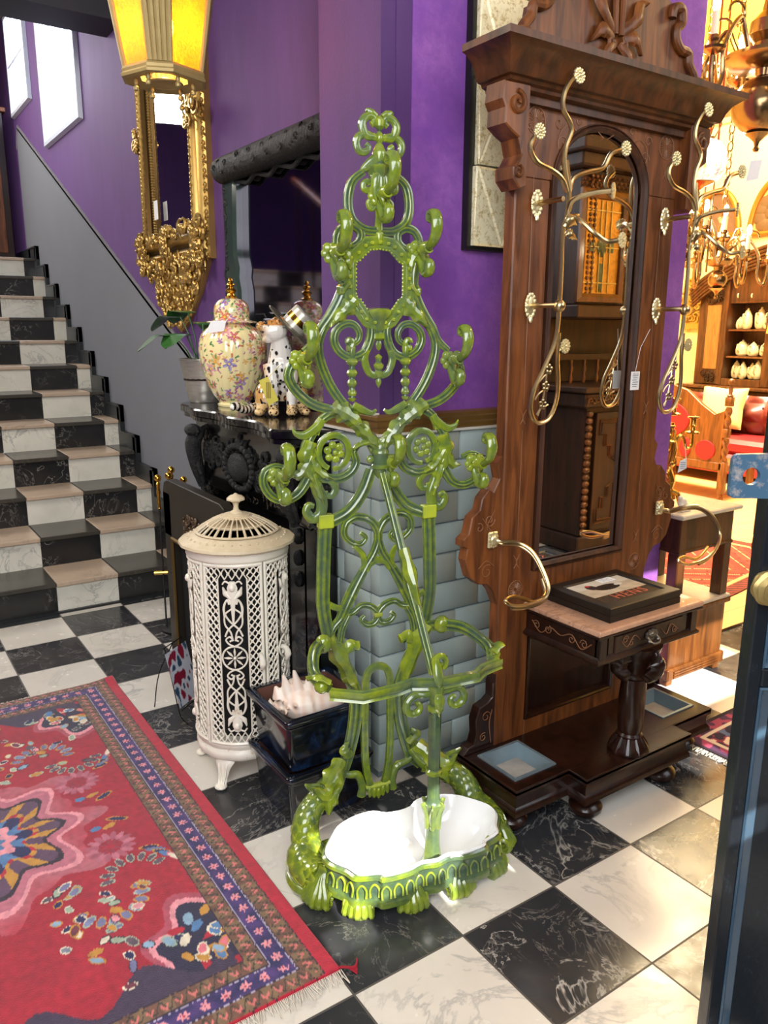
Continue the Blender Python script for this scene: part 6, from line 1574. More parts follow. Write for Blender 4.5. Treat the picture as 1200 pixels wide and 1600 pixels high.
# ------------------------------------------------------------------ showroom beyond the wall
OAK=wood('honey_oak','#8a5426','#4e2b12',.35,coat=.3); WAL=wood('showroom_walnut','#6a3c1c','#38200f',.3,coat=.3)
CRM=slab('cream_marble_top','#e6dcc8','#cdbfa6','#9b8c78',.5,.03,.15)
# small marble topped wash table
wt=thing('wash_table','open wooden table with cream marble top and lower shelf behind the hall stand','table',(2.52,-2.16,0))
mb=MB(); mb.box(-.215,.215,-.215,.215,.755,.775,b=.005); mb.build('marble_top',CRM,wt)
mb=MB(); mb.box(-.19,.19,-.19,.19,.60,.755,b=.004); mb.box(-.195,.195,-.195,.195,.60,.615,b=.003); mb.build('apron',WAL,wt)
for sx in (-1,1):
    for sy in (-1,1):
        mb=MB(); x,y=sx*.165,sy*.165; mb.box(x-.027,x+.027,y-.027,y+.027,.36,.62,b=.004); mb.build('post',WAL,wt)
mb=MB(); mb.box(-.205,.205,-.205,.205,.345,.362,b=.004); s_=mb.build('shelf',CRM,wt); s_['label']='cream marble lower shelf'
mb=MB(); mb.box(-.205,.205,-.21,.205,.325,.346,b=.004); mb.box(-.195,.195,-.19,.19,.03,.33,b=.004); mb.box(-.205,.205,-.205,.205,.03,.085,b=.006)
for k in range(3): mb.box(-.17,.17,-.211,-.204,.042+.012*k,.048+.012*k)
mb.build('cupboard_base',OAK,wt)
for sx in (-1,1):
    mb=MB(); mb.box(sx*.17-.02,sx*.17+.02,-.19,-.15,0,.035,b=.003); mb.build('block_foot',OAK,wt)
# gilt candelabrum on the wash table
GC=NT('gilt_bronze'); GC.set(GC.mix(GC.noise(GC.coord(),40,3),srgb('#e8b85c'),srgb('#b37f2c')),.25,.9)
cd_=thing('candelabrum','gilt four arm candelabrum with figure stem standing on the marble wash table','candelabrum',(2.435,-2.19,.776))
def T2(mb,l,r,n=8): mb.tube(cr([Vector(p) for p in l],5),r,n=n)
mb=MB(); mb.lathe([(.001,.03),(.040,.03),(.034,.045),(.022,.055),(.026,.075),(.018,.09)],16)
for k in range(3):
    a=2*PI*k/3-.9; T2(mb,[(.02*math.cos(a),.02*math.sin(a),.06),(.045*math.cos(a),.045*math.sin(a),.05),(.055*math.cos(a),.055*math.sin(a),.015),(.07*math.cos(a),.07*math.sin(a),.008)],[.014,.012,.009,.008])
mb.build('base',GC.m,cd_)
mb=MB(); T2(mb,[(0,0,.07),(.008,0,.11),(-.004,0,.15),(0,0,.18)],[.024,.028,.020,.012],10); mb.ell((-.002,-.01,.185),(.014,.014,.017),10,8)
T2(mb,[(0,0,.165),(-.028,-.01,.15),(-.02,-.02,.125)],[.008,.006,.005]); T2(mb,[(0,0,.165),(.026,-.01,.18),(.02,-.01,.21)],[.008,.006,.005])
for k in range(8):
    a=k*.8; T2(mb,[(.014*math.cos(a),.014*math.sin(a),.18),(.020*math.cos(a+.6),.020*math.sin(a+.6),.25),(.012*math.cos(a+1.2),.012*math.sin(a+1.2),.33)],[.006,.008,.004])
T2(mb,[(0,0,.18),(0,0,.36)],[.010,.008]); mb.build('figure_stem',GC.m,cd_)
for k,(a,r,h) in enumerate(((-.45,.095,.34),(2.2,.085,.35),(3.6,.070,.31),(1.2,.06,.30),(0,.0,.42))):
    ca,sa=math.cos(a),math.sin(a); mb=MB()
    if r: T2(mb,[(0,0,.25),(r*.35*ca,r*.35*sa,.30),(r*.6*ca,r*.6*sa,.29),(r*.75*ca,r*.75*sa,.25),(r*ca,r*sa,.26),(r*ca,r*sa,h-.03)],[.008,.009,.007,.007,.007,.006])
    mb.lathe([(.006,h-.03),(.030,h-.026),(.031,h-.020),(.012,h-.014),(.010,h),(.016,h+.006),(.013,h+.012),(.014,h+.035),(.026,h+.040),(.026,h+.045),(.010,h+.044)],16,c=(r*ca,r*sa,0)); mb.build('candle_arm',GC.m,cd_)
tg2=thing('white_shop_tag','white printed tag hung from the gilt candelabrum','price tag',(2.33,-2.33,.98),-.3)
mb=MB(); mb.prism([(-.022,-.030),(.020,-.012),(.016,.030),(-.014,.020)],.0012,((0,0,0),(1,0,0),(0,0,1),(0,-1,0))); q=mb.build('card',PAPER,tg2,smooth=False)
mb=MB()
for k in range(4): mb.box(-.012,.012,-.0018,-.0013,-.012+.008*k,-.010+.008*k)
mb.build('printed_lines',INK,q,smooth=False)
mb=MB(); mb.tube(cr([(.014,0,.028),(.03,.03,.06),(.05,.06,.08)],4),.001,n=4); mb.build('string',PAPER,tg2)
# marble animal paperweight at the candelabrum foot
mw=thing('marble_figure','small cream marble animal group at the foot of the gilt candelabrum','figurine',(2.395,-2.30,.776))
mb=MB(); mb.box(-.032,.032,-.024,.024,.0,.014); mb.ell((0,0,.035),(.028,.016,.020),10,8); mb.ell((-.02,-.004,.055),(.012,.011,.013),8,6)
for x in (-.018,.018): mb.tube([(x,-.006,.03),(x,-.008,.01)],[.008,.008],n=8)
remesh(mb,'figure_body',.003,3,lambda p:(.78,.72,.62),vcol('cream_marble_carving',.3),mw)
# large brass globe chandelier
def rp(px,py,t):
    d=RM.transposed()@Vector(((px-600)/FPX,(py-800)/FPX,1)); return CP+d*t
CBR=NT('aged_brass'); CBR.set(CBR.mix(CBR.noise(CBR.coord(),14,3),srgb('#a98a62'),srgb('#7a6042')),.22,.9); CBM=CBR.m
CAN=plain('candle_sleeve','#fff3d6',.5,var=.03); FLM=emit('candle_bulb','#ffe0a0',35)
def chandelier(name,label,loc,R,n,gr,bulb,up=1.6,inner=True,a0=.2,tiers=1,cat='chandelier',power=0):
    root=thing(name,label,cat,loc)
    mb=MB(); mb.ell((0,0,0),(gr,gr,gr*.95),28,18); mb.build('globe',CBM,root)
    mb=MB(); mb.lathe([(.001,-gr-.065),(.010,-gr-.062),(.014,-gr-.052),(.008,-gr-.042),(.012,-gr-.025),(.030,-gr-.008),(.05,-gr*.93)],18); mb.build('drop_finial',CBM,root)
    mb=MB(); mb.lathe([(.03,gr*.95),(.035,gr+.02),(gr*1.15,gr+.03),(gr*1.45,gr+.055),(gr*1.42,gr+.07),(.06,gr+.085),(.05,gr+.12),(.075,gr+.15),(.07,gr+.20),(.03,gr+.24),(.02,gr+.30),(.035,gr+.33),(.015,gr+.36),(.012,gr+.42)],28); mb.build('stem_and_plate',CBM,root)
    for k in range(n):
        a=a0+2*PI*k/n; c_,s_=math.cos(a),math.sin(a); mb=MB(); z0=gr+.06
        P3=[(gr*.8,z0),(gr*1.1,z0+.08),(R*.55,z0+.13),(R*.80,z0+.02),(R*.80,z0-.10),(R*.93,z0-.16),(R,z0-.10),(R,z0-.02)]
        mb.tube(cr([(x*c_,x*s_,z) for x,z in P3],5),.0105,n=8)
        mb.tube([(( .12+.0*i)*0+ (R*.62+.045*math.cos(t))*c_,(R*.62+.045*math.cos(t))*s_,z0+.14+.045*math.sin(t)) for i,t in enumerate([j*.5 for j in range(10)])],.006,n=6)
        mb.build('arm',CBM,root)
        mb=MB(); mb.lathe([(.008,z0-.03),(.045,z0-.01),(.05,z0+.0),(.02,z0+.004),(.016,z0+.02),(.022,z0+.03),(.018,z0+.045)],16,c=(R*c_,R*s_,0)); dp=mb.build('drip_cup',CBM,root)
        mb=MB(); mb.lathe([(.014,z0+.045),(.014,z0+.13),(.001,z0+.131)],12,c=(R*c_,R*s_,0)); mb.build('candle_sleeve',CAN,dp)
        if bulb: mb=MB(); mb.ell((R*c_,R*s_,z0+.16),(.016,.016,.035),10,8); mb.build('flame_bulb',FLM,dp)
    mb=MB(); z=gr+.42; k=0
    while z<gr+.42+up:
        h=.055; pts=[(.018*math.cos(t)*(1 if k%2 else 0),.018*math.cos(t)*(0 if k%2 else 1),z+h*.5+h*.62*math.sin(t)) for t in [2*PI*i/12 for i in range(12)]]; mb.tube(pts,.0045,n=5,closed=True); z+=h*.98; k+=1
    ch=mb.build('chain',CBM,root); return root
chandelier('brass_globe_chandelier','large brass globe chandelier hanging nearest in the showroom opening','',0,0,0,0) if False else None
c1=rp(1188,165,3.3); chandelier('brass_chandelier','large brass globe chandelier hanging high at the right above the hall stand cornice',c1,.30,6,.118,True,up=1.9,a0=.9)
lamp('chandelier_light',c1+Vector((.1,.35,.28)),14,(1,.80,.48),.08)
mb=MB()
tg3=thing('shop_tag','blank white tag hanging below the large brass globe chandelier','price tag',c1+Vector((0,0,-.118-.063-.070)))
mb.prism([(-.030,-.05),(.024,-.038),(.034,.04),(-.018,.035)],.0015,((0,0,0),(.85,-.5,0),(0,0,1),(-.5,-.85,0))); mb.build('card',PAPER,tg3,smooth=False)
mb=MB(); mb.tube([(0,0,.035),(0,0,.069)],.0015,n=4); mb.build('string',PAPER,tg3)
c2=rp(1121,437,5.3); chandelier('lit_chandelier','lit brass chandelier with candle bulbs hanging lower in front of the glazed cabinet',c2,.30,6,.062,True,up=3.2,a0=.1)
lamp('lit_chandelier_light',c2+Vector((0,0,.3)),70,(1,.86,.60),.10)
c4=rp(1066,400,5.0); chandelier('wall_side_chandelier','lit brass chandelier partly hidden behind the right post of the hall stand',c4,.24,5,.05,True,up=3.0,a0=.5)
lamp('wall_side_light',c4+Vector((0,0,.3)),45,(1,.86,.60),.10)
c5=rp(1100,165,5.6); chandelier('high_chandelier','lit brass chandelier hanging highest below the yellow ceiling',c5,.26,6,.05,True,up=1.6,a0=.3)
lamp('high_light',c5+Vector((0,0,.3)),60,(1,.86,.60),.10)
# painted glass lamp
pl_=thing('painted_glass_lamp','rose painted milk glass lamp hanging beside the hall stand corbel','lamp',rp(1095,250,4.3))
def rose(u,v):
    a=u*2*PI; c=(.95,.86,.74)
    for fa,fz,r in ((3.6,.42,.16),(3.9,.30,.13),(3.3,.30,.12),(5.2,.5,.14),(4.6,.36,.12),(1.5,.4,.2)):
        q=math.hypot((a-fa)*1.1,(v-fz)*2.2)
        if q<r*2: c=mixc((.75,.10,.12),(.98,.6,.5),q/(r*2)) if math.cos(9*math.atan2(v-fz,a-fa))>-.5 else c
        elif q<r*2.7 and math.cos(7*math.atan2(v-fz,a-fa))>.6: c=(.25,.35,.15)
    return c+(1,)
gp_=[(.02,-.13),(.07,-.12),(.115,-.09),(.135,-.03),(.13,.03),(.10,.08),(.06,.10)]
gpd=[(p.x,p.z) for p in cr([(r,0,z) for r,z in gp_],3)]
def lampf(u,v): 
    i=min(int(v*(len(gpd)-1)),len(gpd)-2); t=v*(len(gpd)-1)-i; r=gpd[i][0]*(1-t)+gpd[i+1][0]*t; z=gpd[i][1]*(1-t)+gpd[i+1][1]*t; return (r*math.cos(u*2*PI),r*math.sin(u*2*PI),z)
mg=NT('lit_milk_glass'); a_=mg.n('ShaderNodeAttribute'); a_.attribute_name='col'; mg.set(a_.outputs['Color'],.2); mg.l(a_.outputs['Color'],mg.b.inputs['Emission Color']); mg.b.inputs['Emission Strength'].default_value=.9
mb=MB(); mb.grid(lampf,90,50,rose); mb.build('glass_font',mg.m,pl_,recalc=False)
mb=MB(); mb.lathe([(.001,-.20),(.008,-.19),(.012,-.17),(.006,-.16),(.03,-.14),(.075,-.125),(.085,-.115),(.07,-.11)],20); mb.build('brass_base',CBM,pl_)
mb=MB(); mb.lathe([(.06,.10),(.065,.11),(.04,.13),(.03,.16)],20)
for k in range(3):
    a=2*PI*k/3; mb.tube([(.07*math.cos(a),.07*math.sin(a),.08),(.16*math.cos(a),.16*math.sin(a),.20),(.02*math.cos(a),.02*math.sin(a),.60)],.004,n=6)
mb.tube([(0,0,.58),(0,0,1.8)],.008,n=6); mb.build('brass_gallery',CBM,pl_)
# red hanging bracket clock-like pendulum rods: thin hanging bell pulls
for k,(px,t) in enumerate(((1106,4.55),(1119,4.65))):
    hp=thing('hanging_chain_rod','thin brass rod hanging with a red boss, %s in front of the arched mirror'%('left one' if k==0 else 'right one'),'hanging rod',rp(px,255,t),0,'brass rods by the arched mirror')
    mb=MB(); mb.tube([(0,0,0),(0,0,-.62)],.006,n=6); mb.build('rod',CBM,hp)
    mb=MB(); mb.lathe([(.001,-.02),(.03,-.01),(.035,.02),(.02,.05),(.006,.12),(.004,1.6)],12); mb.build('red_boss',plain('red_boss_paint','#a8401c',.4),hp)
# arched mirrors on the far wall
def lunette(y0,y1,z0,z1,label,dark):
    root=thing('arched_overdoor_mirror',label,'arched mirror',(XS,(y0+y1)/2,z0),-PI/2,'arched gilt mirrors on the far wall'); h=abs(y1-y0)/2; hh=z1-z0
    arcp=[(h*math.cos(a),hh*math.sin(a)) for a in [PI*i/28 for i in range(29)]]
    mb=MB(); mb.prism(arcp,.02,((0,-.001,0),(1,0,0),(0,0,1),(0,-1,0))); mb.build('arched_glass',plain('lunette_%s'%dark,dark,.2,.3),root,smooth=False)
    mb=MB(); mb.tube([(x,-.03,z) for x,z in arcp]+[(-h,-.03,0)],.035,n=10,up=(0,-1,0)); mb.tube([(-h,-.03,0),(h,-.03,0)],.03,n=8); mb.build('gilt_arch',plain('orange_gilt','#c9812c',.4,.5),root)
    if dark!='#8a6c58':
        mb=MB()
        for k in range(9): mb.ell((-.1+.12*math.cos(k*.7)*(.3+.1*k),-.028,.22+.14*math.sin(k*.7)),(.08,.01,.07),8,6)
        mb.build('painted_tree',plain('brown_tree','#7a5a34',.6),root)
lunette(1.46,2.08,2.64,3.16,'arched gilt mirror with grey glass high on the yellow far wall','#8a6c58')
lunette(.72,1.32,2.62,3.2,'arched gilt panel with a painted tree at the right edge of the far wall','#d9c27a')
# gilt sconce glow between post and chandelier
gs=thing('gilt_carved_bracket','ornate gilt carved bracket on the yellow wall beside the glazed cabinet','bracket',(8.5,2.0,1.75),-PI/2)
mb=MB(); random.seed(12)
for k in range(70):
    a=random.uniform(0,2*PI); r=random.uniform(0,.20); mb.tube(spiral((r*math.cos(a)*.8,-.03-random.uniform(0,.05),.1+r*1.5*math.sin(a)),.05,.012,random.uniform(0,6),.9,7),[.008,.018,.010],n=6,up=(0,-1,0))
mb.box(-.12,.12,-.04,.0,-.2,.4); mb.build('carving',GI,gs)
# glazed china cabinet
cb_=thing('china_cabinet','carved walnut china cabinet with glazed door in front of the far yellow wall','cabinet',(8.46,.62,0),-PI/2)
# local x to the viewer's right: world y = .62 - x ; wall at y=0, front y=-.38
mb=MB(); mb.box(-1.08,.9,-.50,0,0,.86,b=.01); mb.box(-1.12,.95,-.54,0,.86,.90,b=.01); mb.box(-1.10,.92,-.52,0,.0,.10,b=.01); mb.build('lower_cupboard',WAL,cb_)
mb=MB(); mb.box(-1.02,-.66,-.34,0,.90,2.05,b=.01); mb.box(-.66,-.62,-.38,0,.90,2.10,b=.005); mb.box(-.14,-.04,-.38,0,.90,2.15,b=.008); mb.box(.44,.9,-.38,0,.90,2.05,b=.01); mb.box(-.62,-.14,-.38,-.34,.90,.98,b=.004); mb.box(-.62,-.14,-.03,0,.9,2.1)
mb.build('upper_case',WAL,cb_)
mb=MB(); cr_=[( -1.08,1.98),(-.9,2.12),(-.6,2.28),(-.3,2.38),(-.08,2.42),(.2,2.38),(.5,2.26),(.8,2.10),(.94,1.98)]; 
for k in range(6): mb.tube(cr([(x,-.40-.012*k,z-.16+.035*k) for x,z in cr_],5),.022,n=8)
mb.prism([(x,z-.02) for x,z in cr_][::-1]+[(-1.0,1.85),(.86,1.85)],.30,((0,-.03,0),(1,0,0),(0,0,1),(0,-1,0))); mb.build('arched_pediment',WAL,cb_,ang=30)
mb=MB(); mb.box(-.90,-.72,-.355,-.335,1.08,1.82,b=.006); mb.build('inlaid_panel',wood('burr_walnut','#a9743c','#7d5226',.3,coat=.3),cb_)
mb=MB(); random.seed(3)
for zc_2 in (1.0,1.9):
    for k in range(16): mb.tube(spiral((-.81+random.uniform(-.08,.08),-.36,zc_2+random.uniform(-.05,.05)),.03,.006,random.uniform(0,6),.9,7),[.006,.011,.006],n=6,up=(0,-1,0))
mb.build('carved_mount',WDK,cb_)
for z in (1.24,1.545,1.86):
    mb=MB(); mb.box(-.62,-.14,-.33,-.03,z-.022,z,b=.003); mb.build('shelf',OAK,cb_)
mb=MB(); mb.box(-.615,-.145,-.35,-.345,.98,2.05); GLS=NT('cabinet_glass'); GLS.set((1,1,1,1),.02); GLS.b.inputs['Transmission Weight'].default_value=1.0; GLS.b.inputs['IOR'].default_value=1.02
dg_=mb.build('door_glass',GLS.m,cb_,smooth=False)
mb=MB(); mb.tube([(-.09,-.40,1.78),(-.09,-.40,1.62)],.003,n=5); mb.lathe([(.004,.06),(.014,.05),(.012,.04),(.022,-.06),(.001,-.061)],12,c=(-.09,-.40,1.56)); ts=mb.build('tassel',plain('gold_tassel','#e0b040',.7),cb_)
# teapots and jugs, each one by itself
TPM=plain('cream_china','#ecdcae',.25,var=.08,coat=.4)
def teapot(loc,label,r,h,spout,cat,grp,name):
    root=thing(name,label,cat,loc,random.uniform(-.3,.3),grp)
    mb=MB(); mb.lathe([(r*.6,0),(r*.9,h*.12),(r,h*.35),(r*.85,h*.65),(r*.55,h*.80),(r*.5,h*.82)],20,mod=lambda a,z:1+.03*math.cos(8*a)); mb.build('body',TPM,root)
    mb=MB(); mb.lathe([(r*.55,h*.82),(r*.4,h*.90),(.012,h*.94),(.010,h*.97),(.016,h),(.001,h*1.03)],16); mb.build('lid',TPM,root)
    mb=MB(); mb.tube(cr([(-r*.8,0,h*.65),(-r*1.5,0,h*.72),(-r*1.55,0,h*.4),(-r*.9,0,h*.25)],5),.008,n=7); mb.build('handle',TPM,root)
    if spout: mb=MB(); mb.tube(cr([(r*.8,0,h*.25),(r*1.35,0,h*.45),(r*1.7,0,h*.78)],5),[.020,.013,.009],n=8); mb.build('spout',TPM,root)
def cabp(x,y): return (8.46+y,.62-x)
rows=[(.982,[(-.55,.058,.20,0),(-.44,.05,.19,0),(-.35,.05,.18,0),(-.26,.055,.21,0),(-.18,.045,.18,0)],'coffee_pot','bottom'),
      (1.242,[(-.50,.075,.18,1),(-.34,.065,.16,1),(-.21,.07,.17,1)],'teapot','middle'),
      (1.547,[(-.56,.05,.14,0),(-.45,.06,.23,0),(-.31,.065,.24,0),(-.20,.055,.20,1)],'china_jug','third'),
      (1.862,[(-.52,.085,.11,0),(-.36,.06,.10,0),(-.22,.075,.13,0)],'china_bowl','top')]
pos={0:'first from the left',1:'second from the left',2:'third from the left',3:'fourth from the left',4:'fifth from the left'}
for z,its,nm,rw in rows:
    for k,(x,r,h,sp) in enumerate(its):
        X_,Y_=cabp(x,-.20-(.04 if k%2 else 0)); teapot((X_,Y_,z),'cream %s on the %s cabinet shelf, %s'%(nm.replace('_',' '),rw,pos[k]),r,h,sp,nm.replace('_',' ').split()[-1] if nm!='teapot' else 'teapot','china on the %s cabinet shelf'%rw,nm)
# settle with red panels and barley twist post
se=thing('carved_settle','carved oak settle with red velvet back panels and barley twist post','settle',(5.98,.20,0.012),-PI/2)
REDV=plain('red_velvet','#c1121c',.75,var=.35,scale=8)
hwS=.42
mb=MB(); mb.prism([(-hwS,.33),(hwS-.02,.33),(hwS-.02,.82),(.30,.78),(.16,.86),(.0,.98),(-.15,1.02),(-.30,.98),(-hwS,.86)],.04,((0,.02,0),(1,0,0),(0,0,1),(0,-1,0)),b=.005); mb.build('back_board',OAK,se,ang=30)
mb=MB(); mb.prism([(-.22+.27*math.cos(a),.70+.17*math.sin(a)) for a in [2*PI*i/28 for i in range(28)]],.012,((0,-.021,0),(1,0,0),(0,0,1),(0,-1,0)),b=.004); mb.build('round_red_panel',REDV,se,ang=30)
for x,w in ((.24,.10),(.03,.06),(-.13,.06),(-.30,.07)):
    mb=MB(); mb.prism([(x+w*math.cos(a),.45+.09*math.sin(a)) for a in [2*PI*i/20 for i in range(20)]],.012,((0,-.021,0),(1,0,0),(0,0,1),(0,-1,0)),b=.003); mb.build('small_red_panel',REDV,se,ang=30)
mb=MB(); mb.box(-hwS,hwS,-.03,.03,.28,.35,b=.006); mb.box(-hwS,hwS,.02,.50,.26,.32,b=.01); mb.build('seat_rail',OAK,se)
for s in (-1,1):
    mb=MB(); x=s*hwS
    mb.lathe([(.022,.0),(.03,.02),(.024,.05),(.02,.07)],14,c=(x,0,0)); mb.box(x-.03,x+.03,-.03,.03,.07,.36,b=.004); 
    mb.lathe([(.026,.36+i*.0055) for i in range(40)],20,c=(x,0,0),mod=lambda a,z:1+.28*math.sin(2*a+z*70)); mb.box(x-.028,x+.028,-.03,.03,.58,.66,b=.004)
    mb.lathe([(.026,.66+i*.0055) for i in range(36)],20,c=(x,0,0),mod=lambda a,z:1+.28*math.sin(2*a+z*70)); mb.box(x-.03,x+.03,-.03,.03,.86,.94,b=.004); mb.lathe([(.024,.94),(.03,.955),(.016,.965),(.02,1.03),(.012,1.045),(.026,1.06),(.028,1.08),(.016,1.10),(.001,1.105)],14,c=(x,0,0)); mb.build('barley_twist_post',OAK,se,ang=60)
    mb=MB(); mb.box(x-.025,x+.025,.42,.48,0,.28,b=.004); mb.build('rear_leg',OAK,se)
# chesterfield sofa with cushion
sf=thing('chesterfield_sofa','deep red buttoned chesterfield sofa behind the carved settle','sofa',(7.35,.45,.012),-PI/2)
LEA=plain('oxblood_leather','#6e2a22',.4,var=.4,scale=5,coat=.2); 
mb=MB()
def back(u,v):
    x=-1.0+2.0*u; z=.40+.45*v; bu=(abs(math.sin(x*14+ (0)))*abs(math.sin(v*7.5))); return (x,.10-.16*math.sin(v*PI*.9)-.05*bu,z)
mb.grid(back,120,36); mb.box(-1.0,1.0,.08,.28,.1,.83,b=.03); mb.build('buttoned_back',LEA,sf,ang=60,recalc=False)
mb=MB(); mb.box(-1.0,1.0,-.55,.12,.30,.45,b=.04); mb.box(-1.02,1.02,-.58,.15,.10,.30,b=.03); mb.build('seat',plain('red_seat_leather','#a8262a',.4,var=.3,coat=.2),sf)
mb=MB()
for k in range(14):
    for j in range(3): mb.ell((-.92+k*.142+(j%2)*.07,-.005-.02*j,.50+j*.12),.011,6,4)
mb.build('buttons',LEA,sf)
for x in (-.9,.9):
    for y in (-.5,.2):
        mb=MB(); mb.lathe([(.02,0),(.03,.05),(.03,.11)],10,c=(x,y,0)); mb.build('leg',WDK,sf)
cu_=thing('cushion','cream square cushion leaning on the red sofa back','cushion',(7.12,.60,.52),-PI/2,rot=(-.25,0,-PI/2+.15))
def cush(u,v,s): 
    x,y=u*2-1,v*2-1; k=(1-x**4)*(1-y**4); q=1-.10*(1-abs(x*y)); return (x*.24*(.92+.08*abs(x*y)),s*.075*k**.5,.22+y*.22*(.92+.08*abs(x*y)))
mb=MB(); mb.grid(lambda u,v:cush(u,v,-1),24,24); mb.grid(lambda u,v:cush(u,v,1),24,24); mb.build('cushion_cover',plain('cream_damask','#ddc27a',.8,var=.12),cu_,ang=80,recalc=False)
# red showroom rug and the small rug by the plinth
def redrug(u,v):
    x,y=u*1.5,v*1.6; d=min(x,1.5-x,y,1.6-y); n=mn.noise(Vector((x*30,y*30,0)))
    if d<.10: c=C3('#7a2418') if int((x+y)/.03)%2 else C3('#3a1710')
    elif d<.13: c=C3('#c98b5a')
    else:
        q=abs(x-.75)+abs(y-.8); c=C3('#c5321c') if int(q/.16)%2 else C3('#a82614')
        if abs(q%.16-.08)<.008: c=C3('#e0a070')
        if n>.3: c=C3('#4a1810')
    k=1+.3*n; return (c[0]*k,c[1]*k,c[2]*k,1)
r2=thing('persian_rug','orange red geometric rug on the pine boards of the showroom','rug',(3.40,-1.86,.013),math.radians(8))
mb=MB(); mb.grid(lambda u,v:(u*1.5,v*1.6,.006),150,160,redrug); mb.build('pile',vcol('red_pile',.95),r2,recalc=False)
mb=MB(); mb.box(0,1.5,0,1.6,0,.005); mb.build('backing',plain('rug_back2','#5a1a12',.9),r2,smooth=False)
def smallrug(u,v):
    x,y=u*.9,v*.43; d=min(x,.9-x,y,.43-y); n=mn.noise(Vector((x*26,y*26,4))); m_=mn.noise(Vector((x*14,y*14,1)))
    if d<.018: c=C3('#2b1d2a')
    elif d<.06: c=C3('#9c3f5c') if n>-.1 else C3('#4a2a4a')
    elif d<.075: c=C3('#d8c6b0')
    else: c=C3('#e0c6ae') if n>.28 else C3('#8a2f46') if n>.02 else C3('#2b2138') if m_>-.1 else C3('#5a6a8a')
    return c+(1,)
r3=thing('small_rug','small dark floral rug on the tiles at the right end of the hall stand plinth','rug',(2.0,-3.08,0),math.radians(2))
mb=MB(); mb.grid(lambda u,v:(u*.9,v*.43,.011+.003*math.sin(u*9)),150,110,smallrug); mb.build('pile',vcol('small_pile',.95),r3,recalc=False)
mb=MB(); mb.box(0.004,.896,.004,.426,0.0005,.008); mb.build('backing',plain('rug_back3','#3a2430',.9),r3,smooth=False)
mb=MB(); random.seed(3)
y=0
while y<.43: mb.tube([(0,y,.006),(-.012,y+random.uniform(-.006,.006),.005),(-.03,y+random.uniform(-.01,.01),.002)],.0014,n=4); y+=.005
f3=mb.build('fringe',plain('cream_fringe2','#d5cbb8',.9),r3); f3['kind']='stuff'
# wooden easel foot beyond the door
ef=thing('wooden_easel_stand','reddish wooden stand leg with stepped foot on the pine boards near the door','stand',(4.72,-1.33,.012),.5)
mb=MB(); mb.box(-.16,.16,-.03,.03,.04,.09,b=.006); mb.ell((-.10,0,.025),(.03,.03,.025),10,6); mb.ell((.10,0,.025),(.03,.03,.025),10,6); mb.build('foot',OAK,ef)
mb=MB(); mb.box(-.13,.13,-.025,.025,.09,.13,b=.005); mb.tube([(-.05,0,.12),(.10,0,1.05)],.03,n=4); mb.build('leg_board',OAK,ef)
# small cabinet glimpsed low behind the hall stand post
sc2=thing('pine_chest','honey coloured chest of drawers beyond the purple wall end','chest',(7.9,2.45,.012),-PI/2)
mb=MB(); mb.box(-.5,.5,-.4,.0,.04,1.15,b=.01); mb.build('carcase',OAK,sc2)
for z in (.15,.42,.70,.95):
    mb=MB(); mb.box(-.46,.46,-.415,-.4,z-.05,z+.17,b=.005); q=mb.build('drawer',wood('drawer_pine','#b0682c','#7c431a',.35),sc2)
    for x in (-.25,.25):
        mb=MB(); mb.ell((x,-.425,z+.06),(.02,.015,.02),8,6); mb.build('knob',BBM,q)
# ------------------------------------------------------------------ street door, half open at the right edge
DX,DY=.886,-3.490
dr_=bpy.data.objects.new('door_1',None); COL.objects.link(dr_); dr_['kind']='structure'; dr_.location=(DX,DY,0); dr_.rotation_euler=(0,0,math.radians(-34))
DPM=NT('weathered_blue_black_paint'); v=DPM.coord((1,1,.4)); DPM.set(DPM.mix(DPM.ramp(DPM.noise(v,40,6,.75),[(.60,(0,0,0,1)),(.72,(1,1,1,1))]),srgb('#171c22'),srgb('#3a4650')),.32,0,.2); DPM.bump(DPM.noise(DPM.coord(),25,5),.3,.006)
mb=MB(); mb.box(0,.026,-.045,0,.01,2.4,b=.003); mb.box(.026,.60,-.045,0,.002,.02,b=.002); mb.box(.026,.60,-.045,0,2.2,2.4,b=.004); mb.box(.026,.60,-.045,0,.86,.90,b=.004); mb.box(.60,.72,-.045,0,.01,2.4,b=.004); mb.build('door_frame',DPM.m,dr_)
mb=MB()
for z0,z1 in ((.02,.86),(.90,2.2)): mb.sweep([(.026,-.040,z0),(.60,-.040,z0),(.60,-.040,z1),(.026,-.040,z1)],[(0,-.01),(0,.004),(-.003,.007),(-.006,.004),(-.009,-.002),(-.030,-.012),(-.034,-.018),(-.0,-.02)],up=(0,-1,0),closed=True)
BL=plain('blue_highlight_paint','#3f5a70',.3,var=.45,scale=10,coat=.3); mb.build('door_moulding',BL,dr_,ang=25)  # bluish highlight along the dark moulding put into its colour
mb=MB(); mb.box(.03,.59,-.022,-.012,.02,.86); mb.box(.03,.59,-.022,-.012,.90,2.2); mb.build('door_panel',DPM.m,dr_,smooth=False)
mb=MB(); cx,cz=.115,1.078
mb.lathe([(.001,.0),(.028,.0),(.030,.006),(.026,.010),(.030,.016),(.024,.020),(.027,.026),(.018,.030),(.020,.035),(.001,.040)],28,mod=lambda a,z:1+.04*math.sin(6*a+z*160)); 
kn=mb.build('door_knob',plain('worn_brass_knob','#b39c62',.4,.7,c2='#8a7446'),dr_,ang=70); kn.location=(.016,-.046,1.063); kn.scale=(1.12,1.12,1.0); kn.rotation_euler=(PI/2,0,0)
mb=MB(); sq=[( -.052,1.232),(.10,1.232),(.10,1.312),(-.052,1.306)]; n_=20; hc=(-.043,1.270); hr=.0155
outer=[]; 
